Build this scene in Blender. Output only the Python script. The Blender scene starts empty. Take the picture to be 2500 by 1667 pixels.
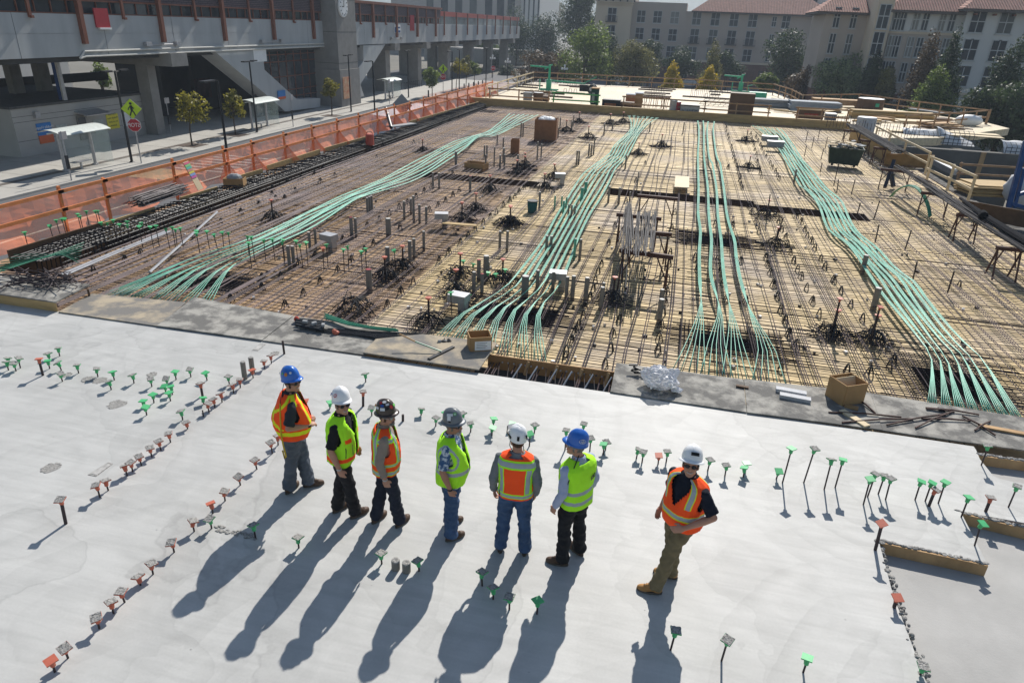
import bpy, math, random
import numpy as np
from mathutils import Vector, Matrix, noise
random.seed(7)
R_ = math.radians
SC = bpy.context.scene
COL = SC.collection

# ------------------------------------------------------------------ camera, world, sun, exposure
HC = 5.9
FPX = 1676.77
MROW = np.array([[0.97133653, 0.23449558, 0.03895084], [0.13293875, -0.40003927, -0.90680531], [-0.19705998, 0.8859912, -0.41974631]])
cam = bpy.data.cameras.new('Camera'); camo = bpy.data.objects.new('Camera', cam); COL.objects.link(camo)
cam.sensor_width = 36; cam.lens = FPX/2500*36; cam.clip_start = 0.1; cam.clip_end = 6000
rx_, dn_, fw_ = [Vector(r) for r in MROW]
rx_.normalize(); fw_.normalize(); up_ = rx_.cross(fw_)
camo.matrix_world = Matrix(((rx_.x, up_.x, -fw_.x, 0), (rx_.y, up_.y, -fw_.y, 0), (rx_.z, up_.z, -fw_.z, HC), (0, 0, 0, 1)))
SC.camera = camo
SUN_EL, SUN_AZ = 38.5, 4.0      # azimuth measured from +Y towards +X
w = bpy.data.worlds.new('World'); SC.world = w; w.use_nodes = True
nt = w.node_tree; bg = nt.nodes['Background']
sky = nt.nodes.new('ShaderNodeTexSky'); sky.sky_type = 'NISHITA'; sky.sun_disc = False
sky.sun_elevation = R_(SUN_EL); sky.sun_rotation = R_(SUN_AZ); sky.air_density = 1.2; sky.dust_density = .5; sky.ozone_density = 1.3
nt.links.new(sky.outputs[0], bg.inputs[0]); bg.inputs[1].default_value = 0.075
sl = bpy.data.lights.new('Sun', 'SUN'); sl.energy = 4.9; sl.angle = R_(0.5); sl.color = (1.0, 0.95, 0.88)
so = bpy.data.objects.new('Sun', sl); COL.objects.link(so)
sd = Vector((math.sin(R_(SUN_AZ))*math.cos(R_(SUN_EL)), math.cos(R_(SUN_AZ))*math.cos(R_(SUN_EL)), math.sin(R_(SUN_EL))))
so.rotation_euler = sd.to_track_quat('Z', 'Y').to_euler()
SC.view_settings.view_transform = 'Standard'; SC.view_settings.look = 'None'
SC.view_settings.exposure = 0.4; SC.view_settings.gamma = 1.0; SC.view_settings.use_curve_mapping = False
SC.cycles.max_bounces = 6; SC.cycles.volume_bounces = 0; SC.cycles.transparent_max_bounces = 16

# ------------------------------------------------------------------ survey helpers: photograph measurement -> place in the world
def ray(px, py):
    return MROW.T @ np.array([(px-1250)/FPX, (py-833.5)/FPX, 1.0])
def g(px, py, z=0.0):
    d = ray(px, py); t = (z-HC)/d[2]
    return Vector((d[0]*t, d[1]*t, z))
def gx(px, py, x):
    d = ray(px, py); t = x/d[0]
    return (d[1]*t, HC+d[2]*t)
def gy(px, py, y):
    d = ray(px, py); t = y/d[1]
    return (d[0]*t, HC+d[2]*t)
def hgt(q, py):
    # height of the point above q (vertical line) seen at image row py
    k = (py-833.5)/FPX
    c = np.array([q[0], q[1], q[2]-HC])
    a1, a2 = MROW[1] @ c, MROW[2] @ c
    return (k*a2-a1)/(MROW[1][2]-k*MROW[2][2])
def Z(ox, oy, pts):
    return [(ox+p[0]/3.357, oy+p[1]/3.357) for p in pts]

# ------------------------------------------------------------------ materials
MATS = {}
def mat(name, col, rough=.8, var=.12, scale=4.0, bump=0.0, bscale=None, metal=0.0, spec=.3, col2=None, thr=None, detail=6.0, stretch=None):
    if name in MATS: return MATS[name]
    m = bpy.data.materials.new(name); m.use_nodes = True; MATS[name] = m
    n, l = m.node_tree.nodes, m.node_tree.links
    p = n['Principled BSDF']; p.inputs['Roughness'].default_value = rough; p.inputs['Metallic'].default_value = metal
    p.inputs['Specular IOR Level'].default_value = spec
    tc = n.new('ShaderNodeTexCoord'); src = tc.outputs['Object']
    if stretch:
        mp = n.new('ShaderNodeMapping'); mp.inputs['Scale'].default_value = stretch; l.new(src, mp.inputs[0]); src = mp.outputs[0]
    t = n.new('ShaderNodeTexNoise'); t.inputs['Scale'].default_value = scale; t.inputs['Detail'].default_value = detail
    t.inputs['Roughness'].default_value = .6
    l.new(src, t.inputs['Vector'])
    r = n.new('ShaderNodeValToRGB')
    c = Vector(col[:3]); c2 = Vector(col2) if col2 else c*(1+var)
    c1 = c if col2 else c*(1-var)
    lo, hi = thr if thr else (.3, .7)
    r.color_ramp.elements[0].position = lo; r.color_ramp.elements[1].position = hi
    r.color_ramp.elements[0].color = (*c1, 1); r.color_ramp.elements[1].color = (*c2, 1)
    l.new(t.outputs['Fac'], r.inputs[0]); l.new(r.outputs[0], p.inputs['Base Color'])
    if bump:
        t2 = n.new('ShaderNodeTexNoise'); t2.inputs['Scale'].default_value = bscale or scale*6; t2.inputs['Detail'].default_value = 8
        l.new(src, t2.inputs['Vector'])
        b = n.new('ShaderNodeBump'); b.inputs['Strength'].default_value = bump; b.inputs['Distance'].default_value = .02
        l.new(t2.outputs['Fac'], b.inputs['Height']); l.new(b.outputs[0], p.inputs['Normal'])
    return m
def nodes_of(m): return m.node_tree.nodes, m.node_tree.links, m.node_tree.nodes['Principled BSDF']
def glassy(name, col, rough=.08, alpha=1.0):
    m = mat(name, col, rough=rough, var=.3, scale=.6, spec=.8)
    if alpha < 1: nodes_of(m)[2].inputs['Alpha'].default_value = alpha
    return m
def leafmat(name, dark, light, trans=.35):
    if name in MATS: return MATS[name]
    m = bpy.data.materials.new(name); m.use_nodes = True; MATS[name] = m
    n, l = m.node_tree.nodes, m.node_tree.links
    for x in list(n): n.remove(x)
    o = n.new('ShaderNodeOutputMaterial'); mx = n.new('ShaderNodeMixShader'); d = n.new('ShaderNodeBsdfPrincipled'); t = n.new('ShaderNodeBsdfTranslucent')
    d.inputs['Roughness'].default_value = .55; d.inputs['Specular IOR Level'].default_value = .3
    ge = n.new('ShaderNodeNewGeometry'); r = n.new('ShaderNodeValToRGB')
    r.color_ramp.elements[0].color = (*dark, 1); r.color_ramp.elements[1].color = (*light, 1)
    tc = n.new('ShaderNodeTexCoord'); ns = n.new('ShaderNodeTexNoise'); ns.inputs['Scale'].default_value = .9
    l.new(tc.outputs['Object'], ns.inputs['Vector'])
    ad = n.new('ShaderNodeMath'); ad.operation = 'MULTIPLY_ADD'; ad.inputs[1].default_value = .55; ad.use_clamp = True
    l.new(ge.outputs['Random Per Island'], ad.inputs[0])
    sb = n.new('ShaderNodeMath'); sb.operation = 'MULTIPLY_ADD'; sb.inputs[1].default_value = 2.0; sb.inputs[2].default_value = -.78
    l.new(ns.outputs['Fac'], sb.inputs[0]); l.new(sb.outputs[0], ad.inputs[2])
    l.new(ad.outputs[0], r.inputs[0]); l.new(r.outputs[0], d.inputs['Base Color']); l.new(r.outputs[0], t.inputs[0])
    mx.inputs[0].default_value = trans
    l.new(d.outputs[0], mx.inputs[1]); l.new(t.outputs[0], mx.inputs[2]); l.new(mx.outputs[0], o.inputs[0])
    return m

# ------------------------------------------------------------------ mesh builder
class MB:
    def __init__(s): s.v = []; s.f = []; s.mi = []
    def face(s, pts, m=0):
        b = len(s.v); s.v += [tuple(p) for p in pts]; s.f.append(tuple(range(b, b+len(pts)))); s.mi.append(m); return s
    def box(s, c, d, rz=0.0, m=0, rot=None):
        b = len(s.v); hx, hy, hz = d[0]/2, d[1]/2, d[2]/2
        M = rot if rot is not None else Matrix.Rotation(rz, 3, 'Z')
        c = Vector(c)
        for z in (-hz, hz):
            for x, y in ((-hx, -hy), (hx, -hy), (hx, hy), (-hx, hy)): s.v.append(tuple(c+M @ Vector((x, y, z))))
        for f in ((0, 3, 2, 1), (4, 5, 6, 7), (0, 1, 5, 4), (1, 2, 6, 5), (2, 3, 7, 6), (3, 0, 4, 7)):
            s.f.append(tuple(b+i for i in f)); s.mi.append(m)
        return s
    def bx(s, x0, x1, y0, y1, z0, z1, m=0):
        return s.box(((x0+x1)/2, (y0+y1)/2, (z0+z1)/2), (abs(x1-x0), abs(y1-y0), abs(z1-z0)), m=m)
    def bar(s, p, q, wd, ht, m=0, upv=(0, 0, 1)):
        p, q = Vector(p), Vector(q); d = q-p; L = d.length
        if L < 1e-6: return s
        d.normalize(); u = Vector(upv)
        if abs(d.dot(u)) > .98: u = Vector((0, 1, 0))
        a = d.cross(u).normalized(); u = a.cross(d)
        M = Matrix((a, d, u)).transposed()
        return s.box((p+q)/2, (wd, L, ht), m=m, rot=M)
    def tube(s, pts, r, n=6, m=0, caps=True, flat=None):
        pts = [Vector(p) for p in pts]; k = len(pts)
        rr = r if isinstance(r, (list, tuple)) else [r]*k
        b = len(s.v); prev = None
        for i, p in enumerate(pts):
            d = (pts[min(i+1, k-1)]-pts[max(i-1, 0)])
            if d.length < 1e-9: d = Vector((0, 0, 1))
            d.normalize()
            if prev is None:
                a = d.cross(Vector((0, 0, 1)));
                if a.length < .05: a = d.cross(Vector((0, 1, 0)))
            else: a = prev-d*prev.dot(d)
            a.normalize(); prev = a; c = d.cross(a)
            for j in range(n):
                t = 2*math.pi*j/n
                o = a*math.cos(t)*rr[i]+c*math.sin(t)*rr[i]
                if flat: o = Vector((o.x*flat[0], o.y*flat[1], o.z*flat[2]))
                s.v.append(tuple(p+o))
        for i in range(k-1):
            for j in range(n):
                j2 = (j+1) % n
                s.f.append((b+i*n+j, b+i*n+j2, b+(i+1)*n+j2, b+(i+1)*n+j)); s.mi.append(m)
        if caps:
            s.f.append(tuple(b+j for j in range(n))[::-1]); s.mi.append(m)
            s.f.append(tuple(b+(k-1)*n+j for j in range(n))); s.mi.append(m)
        return s
    def prism(s, poly, z0, z1, m=0, mside=None):
        # poly: list of (x, y); extruded along z
        n = len(poly); b = len(s.v)
        A = sum(poly[i][0]*poly[(i+1) % n][1]-poly[(i+1) % n][0]*poly[i][1] for i in range(n))
        if A < 0: poly = poly[::-1]
        s.v += [(p[0], p[1], z0) for p in poly]+[(p[0], p[1], z1) for p in poly]
        s.f.append(tuple(range(b, b+n))[::-1]); s.mi.append(m if mside is None else mside)
        s.f.append(tuple(range(b+n, b+2*n))); s.mi.append(m)
        for i in range(n):
            j = (i+1) % n
            s.f.append((b+i, b+j, b+n+j, b+n+i)); s.mi.append(m if mside is None else mside)
        return s
    def prismx(s, poly, x0, x1, m=0):
        # poly: list of (y, z); extruded along x
        n = len(poly); b = len(s.v)
        A = sum(poly[i][0]*poly[(i+1) % n][1]-poly[(i+1) % n][0]*poly[i][1] for i in range(n))
        if A < 0: poly = poly[::-1]
        lo, hi = min(x0, x1), max(x0, x1)
        s.v += [(lo, p[0], p[1]) for p in poly]+[(hi, p[0], p[1]) for p in poly]
        s.f.append(tuple(range(b, b+n))[::-1]); s.mi.append(m); s.f.append(tuple(range(b+n, b+2*n))); s.mi.append(m)
        for i in range(n):
            j = (i+1) % n
            s.f.append((b+i, b+j, b+n+j, b+n+i)); s.mi.append(m)
        return s
    def ell(s, c, r, nu=16, nv=10, m=0, rot=None):
        b = len(s.v); c = Vector(c)
        def P(a, e):
            q = Vector((math.cos(a)*math.cos(e)*r[0], math.sin(a)*math.cos(e)*r[1], math.sin(e)*r[2]))
            return tuple(c+(rot @ q if rot is not None else q))
        s.v.append(P(0, -math.pi/2))
        for i in range(1, nv):
            for j in range(nu): s.v.append(P(2*math.pi*j/nu, -math.pi/2+math.pi*i/nv))
        s.v.append(P(0, math.pi/2)); t = len(s.v)-1
        for j in range(nu):
            j2 = (j+1) % nu
            s.f.append((b, b+1+j2, b+1+j)); s.mi.append(m)
            s.f.append((t, t-nu+j, t-nu+j2)); s.mi.append(m)
            for i in range(nv-2):
                s.f.append((b+1+i*nu+j, b+1+i*nu+j2, b+1+(i+1)*nu+j2, b+1+(i+1)*nu+j)); s.mi.append(m)
        return s
    def lathe(s, prof, c=(0, 0, 0), n=16, m=0, sx=1, sy=1):
        b = len(s.v); k = len(prof)
        for r, z in prof:
            for j in range(n):
                t = 2*math.pi*j/n; s.v.append((c[0]+r*math.cos(t)*sx, c[1]+r*math.sin(t)*sy, c[2]+z))
        for i in range(k-1):
            for j in range(n):
                j2 = (j+1) % n
                s.f.append((b+i*n+j, b+i*n+j2, b+(i+1)*n+j2, b+(i+1)*n+j)); s.mi.append(m)
        if prof[0][0] > 1e-4: s.f.append(tuple(b+j for j in range(n))[::-1]); s.mi.append(m)
        if prof[-1][0] > 1e-4: s.f.append(tuple(b+(k-1)*n+j for j in range(n))); s.mi.append(m)
        return s
    def mesh(s, name, mats, smooth=False):
        me = bpy.data.meshes.new(name); me.from_pydata(s.v, [], s.f)
        for m in (mats if isinstance(mats, (list, tuple)) else [mats]): me.materials.append(m)
        me.polygons.foreach_set('material_index', s.mi)
        if smooth: me.polygons.foreach_set('use_smooth', [True]*len(s.f))
        me.update(); return me
    def build(s, name, mats, parent=None, smooth=False, label=None):
        o = bpy.data.objects.new(name, s.mesh(name, mats, smooth)); COL.objects.link(o)
        if parent: o.parent = parent
        if label: o['label'] = label
        return o
def tag(o, label=None, cat=None, group=None, kind=None):
    if label: o['label'] = label
    if cat: o['category'] = cat
    if group: o['group'] = group
    if kind: o['kind'] = kind
    return o
def thing(name, label, cat, loc=(0, 0, 0), rz=0.0, group=None):
    o = bpy.data.objects.new(name, None); COL.objects.link(o); o.empty_display_size = .2
    o.location = loc; o.rotation_euler = (0, 0, rz)
    return tag(o, label, cat, group)
def dup(root, loc, rz=0.0, label=None, group=None, cat=None, scale=None):
    r = root.copy(); COL.objects.link(r); r.location = loc; r.rotation_euler = (0, 0, rz)
    if scale: r.scale = scale
    tag(r, label, cat, group)
    for ch in list(root.children):
        c = ch.copy(); COL.objects.link(c); c.parent = r
        for gc in list(ch.children):
            d = gc.copy(); COL.objects.link(d); d.parent = c
    return r
def kill(root):
    for ch in list(root.children):
        for gc in list(ch.children): bpy.data.objects.remove(gc)
        bpy.data.objects.remove(ch)
    bpy.data.objects.remove(root)
ORDS = 'first second third fourth fifth sixth seventh eighth ninth tenth eleventh twelfth thirteenth fourteenth fifteenth sixteenth seventeenth eighteenth nineteenth twentieth'.split()
def nth(i):
    if i < 20: return ORDS[i]
    t = ['twenty', 'thirty', 'forty', 'fifty', 'sixty'][i//10-2+(1 if False else 0)] if (i+1) % 10 else None
    k = i+1
    tens = {2: 'twenty', 3: 'thirty', 4: 'forty', 5: 'fifty', 6: 'sixty'}[k//10]
    return (tens[:-1]+'ieth') if k % 10 == 0 else tens+'-'+ORDS[k % 10-1]
def text(name, body, m, size, mw, parent=None, mirror=True, depth=.002, align='CENTER', sx=1.0):
    # flat lettering; this picture shows every word reversed, so the letters are built reversed
    cu = bpy.data.curves.new(name, 'FONT'); cu.body = body; cu.size = size; cu.extrude = depth; cu.align_x = align; cu.align_y = 'CENTER'
    tmp = bpy.data.objects.new('lettering_tmp', cu); COL.objects.link(tmp)
    dg = bpy.context.evaluated_depsgraph_get(); me = bpy.data.meshes.new_from_object(tmp.evaluated_get(dg))
    bpy.data.objects.remove(tmp); bpy.data.curves.remove(cu)
    S = Matrix.Diagonal((-sx if mirror else sx, 1, 1, 1))
    me.transform(mw @ S)
    if mirror: me.flip_normals()
    me.materials.clear(); me.materials.append(m); me.name = name
    o = bpy.data.objects.new(name, me); COL.objects.link(o)
    if parent: o.parent = parent
    return o
def frame_mat(origin, xdir, updir):
    x = Vector(xdir).normalized(); u = Vector(updir).normalized(); n = x.cross(u)
    return Matrix(((x.x, u.x, n.x, origin[0]), (x.y, u.y, n.y, origin[1]), (x.z, u.z, n.z, origin[2]), (0, 0, 0, 1)))
# ------------------------------------------------------------------ setting: ground, street, slab, formwork deck
def concrete_slab_mat():
    m = mat('slab_concrete', (.452, .45, .432), rough=.6, var=.09, scale=.35, spec=.35)
    n, l, p = nodes_of(m)
    base = p.inputs['Base Color'].links[0].from_socket
    tc = [x for x in n if x.type == 'TEX_COORD'][0]
    def mulmix(sock, src, lo, hi, a, b):
        r = n.new('ShaderNodeMapRange'); r.inputs[1].default_value = lo; r.inputs[2].default_value = hi; r.inputs[3].default_value = a; r.inputs[4].default_value = b
        l.new(src, r.inputs[0])
        mx = n.new('ShaderNodeMix'); mx.data_type = 'RGBA'; mx.blend_type = 'MULTIPLY'; mx.inputs[0].default_value = 1
        l.new(sock, mx.inputs[6]); l.new(r.outputs[0], mx.inputs[7]); return mx.outputs[2]
    # trowel arcs: rings round several screed centres, broken up by noise
    for cx, cy, sc, amp in ((3.1, 8.6, 1.5, .90), (-1.2, 11.6, 1.05, .90), (7.2, 3.2, 1.3, .91), (-5.5, 4.2, .9, .94), (1.0, 3.4, 1.2, .92), (3.4, 5.2, 1.0, .90), (5.6, 9.4, 1.6, .90), (-3.0, 9.5, 1.3, .92)):
        mp = n.new('ShaderNodeMapping'); mp.inputs['Location'].default_value = (-cx*sc, -cy*sc, 0); mp.inputs['Scale'].default_value = (sc, sc, sc)
        l.new(tc.outputs['Object'], mp.inputs[0])
        wv = n.new('ShaderNodeTexWave'); wv.wave_type = 'RINGS'; wv.rings_direction = 'Z'; wv.wave_profile = 'SAW'
        wv.inputs['Scale'].default_value = .52; wv.inputs['Distortion'].default_value = 3.6; wv.inputs['Detail'].default_value = 5; wv.inputs['Detail Scale'].default_value = .9; wv.inputs['Detail Roughness'].default_value = .62
        l.new(mp.outputs[0], wv.inputs['Vector'])
        gr = n.new('ShaderNodeTexNoise'); gr.inputs['Scale'].default_value = .45; gr.inputs['Detail'].default_value = 2
        l.new(mp.outputs[0], gr.inputs['Vector'])
        # mask: only near its own centre and where the noise allows
        ln = n.new('ShaderNodeVectorMath'); ln.operation = 'LENGTH'; l.new(mp.outputs[0], ln.inputs[0])
        fa = n.new('ShaderNodeMapRange'); fa.inputs[1].default_value = 1.8; fa.inputs[2].default_value = 4.6; fa.inputs[3].default_value = 1; fa.inputs[4].default_value = 0
        l.new(ln.outputs['Value'], fa.inputs[0])
        nm = n.new('ShaderNodeMapRange'); nm.inputs[1].default_value = .38; nm.inputs[2].default_value = .56; l.new(gr.outputs['Fac'], nm.inputs[0])
        mk = n.new('ShaderNodeMath'); mk.operation = 'MULTIPLY'; l.new(fa.outputs[0], mk.inputs[0]); l.new(nm.outputs[0], mk.inputs[1])
        r = n.new('ShaderNodeMapRange'); r.inputs[1].default_value = .72; r.inputs[2].default_value = 1; r.inputs[3].default_value = 1; r.inputs[4].default_value = amp
        l.new(wv.outputs['Fac'], r.inputs[0])
        mx = n.new('ShaderNodeMix'); mx.data_type = 'RGBA'; mx.blend_type = 'MULTIPLY'
        l.new(mk.outputs[0], mx.inputs[0]); l.new(base, mx.inputs[6]); l.new(r.outputs[0], mx.inputs[7]); base = mx.outputs[2]
    f = n.new('ShaderNodeTexNoise'); f.inputs['Scale'].default_value = 38; f.inputs['Detail'].default_value = 4; l.new(tc.outputs['Object'], f.inputs['Vector'])
    base = mulmix(base, f.outputs['Fac'], .3, .7, .965, 1.03)
    f2 = n.new('ShaderNodeTexNoise'); f2.inputs['Scale'].default_value = 1.1; f2.inputs['Detail'].default_value = 5; f2.inputs['Distortion'].default_value = 1.4; l.new(tc.outputs['Object'], f2.inputs['Vector'])
    base = mulmix(base, f2.outputs['Fac'], .35, .65, .92, 1.04)
    # wandering cold joints: contour lines of slow noise, darker along one side
    for k, (sc, off, wd, dk) in enumerate(((.17, 3.1, .0022, .86), (.26, 11.7, .0018, .91), (.40, 27.3, .0016, .94))):
        mp = n.new('ShaderNodeMapping'); mp.inputs['Location'].default_value = (off, off*.7, 0); l.new(tc.outputs['Object'], mp.inputs[0])
        cn = n.new('ShaderNodeTexNoise'); cn.inputs['Scale'].default_value = sc; cn.inputs['Detail'].default_value = 9; cn.inputs['Roughness'].default_value = .46; cn.inputs['Distortion'].default_value = .3; l.new(mp.outputs[0], cn.inputs['Vector'])
        sb = n.new('ShaderNodeMath'); sb.operation = 'SUBTRACT'; sb.inputs[1].default_value = .5; l.new(cn.outputs['Fac'], sb.inputs[0])
        ab = n.new('ShaderNodeMath'); ab.operation = 'ABSOLUTE'; l.new(sb.outputs[0], ab.inputs[0])
        base = mulmix(base, ab.outputs[0], 0, wd, dk, 1)
        st = n.new('ShaderNodeMapRange'); st.inputs[1].default_value = 0; st.inputs[2].default_value = .001; l.new(sb.outputs[0], st.inputs[0])
        fd_ = n.new('ShaderNodeMapRange'); fd_.inputs[1].default_value = 0; fd_.inputs[2].default_value = .035; fd_.inputs[3].default_value = .07; fd_.inputs[4].default_value = 0; l.new(sb.outputs[0], fd_.inputs[0])
        mu = n.new('ShaderNodeMath'); mu.operation = 'MULTIPLY'; l.new(st.outputs[0], mu.inputs[0]); l.new(fd_.outputs[0], mu.inputs[1])
        base = mulmix(base, mu.outputs[0], 0, .1, 1, .9)
    # faint trowel drag marks
    for rot_, a_ in ((.5, .955), (2.2, .965)):
        mp = n.new('ShaderNodeMapping'); mp.inputs['Rotation'].default_value = (0, 0, rot_); mp.inputs['Scale'].default_value = (.7, 7, 1); l.new(tc.outputs['Object'], mp.inputs[0])
        tn = n.new('ShaderNodeTexNoise'); tn.inputs['Scale'].default_value = 1.3; tn.inputs['Detail'].default_value = 6; tn.inputs['Distortion'].default_value = .8; l.new(mp.outputs[0], tn.inputs['Vector'])
        base = mulmix(base, tn.outputs['Fac'], .36, .6, a_, 1.02)
    # dust specks
    sp = n.new('ShaderNodeTexVoronoi'); sp.inputs['Scale'].default_value = 2.6; l.new(tc.outputs['Object'], sp.inputs['Vector'])
    base = mulmix(base, sp.outputs['Distance'], .02, .035, .62, 1)
    l.new(base, p.inputs['Base Color'])
    b = n.new('ShaderNodeBump'); b.inputs['Strength'].default_value = .12; b.inputs['Distance'].default_value = .03
    l.new(f2.outputs['Fac'], b.inputs['Height']); l.new(b.outputs[0], p.inputs['Normal'])
    return m
def deck_mat(name, colA, colB, stain, size=(1.22, 2.44), lines=True):
    m = mat(name, colA, rough=.7, var=.1, scale=.25)
    n, l, p = nodes_of(m)
    tc = [x for x in n if x.type == 'TEX_COORD'][0]
    br = n.new('ShaderNodeTexBrick'); br.offset = .5; br.inputs['Scale'].default_value = 1
    br.inputs['Brick Width'].default_value = size[1]; br.inputs['Row Height'].default_value = size[0]
    br.inputs['Mortar Size'].default_value = .012; br.inputs['Mortar Smooth'].default_value = .2; br.inputs['Bias'].default_value = 0
    br.inputs['Color1'].default_value = (*colA, 1); br.inputs['Color2'].default_value = (*colB, 1); br.inputs['Mortar'].default_value = (colA[0]*.35, colA[1]*.33, colA[2]*.3, 1)
    l.new(tc.outputs['Object'], br.inputs['Vector'])
    ns = n.new('ShaderNodeTexNoise'); ns.inputs['Scale'].default_value = .28; ns.inputs['Detail'].default_value = 7; ns.inputs['Roughness'].default_value = .62
    l.new(tc.outputs['Object'], ns.inputs['Vector'])
    mr = n.new('ShaderNodeMapRange'); mr.inputs[1].default_value = .47; mr.inputs[2].default_value = .66; mr.inputs[3].default_value = 0; mr.inputs[4].default_value = .85
    l.new(ns.outputs['Fac'], mr.inputs[0])
    mx = n.new('ShaderNodeMix'); mx.data_type = 'RGBA'; l.new(mr.outputs[0], mx.inputs[0]); l.new(br.outputs['Color'], mx.inputs[6]); mx.inputs[7].default_value = (*stain, 1)
    n2 = n.new('ShaderNodeTexNoise'); n2.inputs['Scale'].default_value = 5; n2.inputs['Detail'].default_value = 6; l.new(tc.outputs['Object'], n2.inputs['Vector'])
    m2 = n.new('ShaderNodeMapRange'); m2.inputs[1].default_value = .3; m2.inputs[2].default_value = .7; m2.inputs[3].default_value = .8; m2.inputs[4].default_value = 1.15; l.new(n2.outputs['Fac'], m2.inputs[0])
    mm = n.new('ShaderNodeMix'); mm.data_type = 'RGBA'; mm.blend_type = 'MULTIPLY'; mm.inputs[0].default_value = 1
    l.new(mx.outputs[2], mm.inputs[6]); l.new(m2.outputs[0], mm.inputs[7]); l.new(mm.outputs[2], p.inputs['Base Color'])
    return m
SLAB = concrete_slab_mat()
PLY = mat('plywood', (.42, .29, .13), rough=.75, var=.22, scale=1.5, stretch=(1, 6, 6))
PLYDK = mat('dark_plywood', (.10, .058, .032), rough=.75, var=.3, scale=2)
PLYPALE = mat('pale_plywood', (.62, .50, .32), rough=.7, var=.12, scale=.8)
WOOD = mat('lumber', (.44, .28, .14), rough=.8, var=.25, scale=3, stretch=(1, 1, .3))
WOODRED = mat('orange_lumber', (.70, .25, .09), rough=.7, var=.2, scale=3)
REBAR = mat('rebar_steel', (.050, .037, .040), rough=.65, var=.5, scale=2.5, metal=.2, spec=.4)
REBARLT = mat('pale_rebar', (.13, .115, .115), rough=.5, var=.4, scale=3, metal=.4)
REBARMID = mat('rebar_brown', (.085, .062, .066), rough=.6, var=.6, scale=1.2, metal=.25)
BLACK = mat('black_plastic', (.016, .018, .022), rough=.5, var=.3, scale=5)
MINT = mat('mint_sheath', (.12, .42, .30), rough=.42, var=.28, scale=1.6, spec=.4)
GREENDK = mat('green_sheath', (.03, .21, .12), rough=.35, var=.2, scale=2, spec=.5)
CAPG = mat('green_cap', (.07, .42, .16), rough=.45, var=.15, scale=8)
CAPO = mat('orange_cap', (.48, .13, .08), rough=.5, var=.15, scale=8)
DIRT = mat('concrete_crust', (.17, .165, .155), rough=.95, scale=48, col2=(.38, .37, .35), thr=(.40, .60), bump=.5, bscale=70)
TIN = mat('galvanised_steel', (.42, .42, .43), rough=.45, var=.15, scale=6, metal=.55)
GREY = mat('mid_grey', (.28, .29, .30), rough=.8, var=.12, scale=3)
WHITE = mat('white_paint', (.78, .78, .77), rough=.5, var=.05, scale=2)
CARD = mat('cardboard', (.36, .22, .10), rough=.85, var=.12, scale=3)
ASPH = mat('asphalt', (.115, .115, .12), rough=.9, var=.12, scale=.5, bump=.2, bscale=40)
PAVE = mat('pavement_concrete', (.40, .385, .35), rough=.85, var=.1, scale=.6, bump=.1, bscale=25)

ZS = -4.0       # street level
gm = MB().face([(-1000, -150, ZS-.1), (1000, -150, ZS-.1), (1000, 1850, ZS-.1), (-1000, 1850, ZS-.1)])
tag(gm.build('ground', mat('dry_ground', (.16, .15, .125), rough=.95, var=.25, scale=.05)), kind='structure')
tag(MB().bx(-35.5, -17.5, -40, 175, ZS-.3, ZS).build('road', ASPH), kind='structure')
tag(MB().bx(-60, 140, 130, 149, ZS-.3, ZS+.004).bx(60, 70, 40, 130, ZS-.3, ZS+.004).build('road', ASPH), kind='structure')
tag(MB().bx(-64, -35.5, -40, 95, ZS-.3, ZS+.13).bx(-64, -29, 104, 129.9, ZS-.3, ZS+.13).bx(-64, -35.5, 95, 104, ZS-.3, ZS+.13).build('pavement', PAVE), kind='structure')
bm = MB()
for y in range(-10, 95, 3): bm.bx(-43.9, -35.9, y, y+.03, ZS+.13, ZS+.134)
bm.bx(-38.6, -38.1, -40, 95, ZS+.131, ZS+.137, m=0)
bm.build('pavement_band', mat('paving_band', (.13, .115, .10), rough=.9, var=.2, scale=1)).__setitem__('kind', 'structure')
tag(MB().bx(-29.2, -29.05, 20, 52, ZS, ZS+.005).bx(-34.6, -34.45, 38, 52, ZS, ZS+.005).build('road_marking', mat('worn_line', (.45, .43, .36), var=.3, scale=3)), kind='structure')
bp = MB()
for k in range(7): bp.bx(-33.6, -29.6, 41.0+k*.9, 41.35+k*.9, ZS, ZS+.006)
tag(bp.build('crosswalk', mat('worn_line2', (.38, .38, .36), var=.4, scale=2)), kind='structure')
tag(MB().bx(-34.6, -31.2, 37.6, 40.6, ZS, ZS+.006).build('ramp_pavement', mat('tan_ramp', (.36, .31, .20), var=.15, scale=2)), kind='structure')
pv = MB().bx(-36, -29, 96, 129, ZS+.131, ZS+.136)
tag(pv.build('brick_pavement', mat('pinkish_pavers', (.34, .26, .235), rough=.9, var=.15, scale=1.2)), kind='structure')

# concrete slab: upper pour with a stepped right edge, lower pour beside it
E0 = g(2181, 1062)
YE = 10.9
qs = [g(*p) for p in ((2383, 1098), (2392, 1120), (2424, 1160), (2440, 1168), (2470, 1175))]
p1, p2, p3 = g(2145, 1318), g(2410, 1375), g(2345, 1248)
p4 = g(2520, 1290)
upper = [(-17, -12), (-17, YE), (qs[0].x, YE)]+[(q.x, q.y) for q in qs]+[(9.5, qs[-1].y-.1), (9.5, p4.y), (p3.x, p3.y), (p2.x, p2.y), (p1.x, p1.y)]
b1, b2 = g(2262, 1667), g(2180, 1450)
upper += [(b2.x, b2.y), (b1.x, b1.y), (b1.x+.25, -12)]
tag(MB().prism(upper, -.5, 0).build('concrete_slab', SLAB), kind='structure')
tag(MB().bx(-17, 13, -12, YE-.02, -.6, -.17).build('lower_slab', mat('slab_grey', (.37, .362, .345), rough=.75, var=.14, scale=1.1, bump=.1, bscale=30)), kind='structure')
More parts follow.
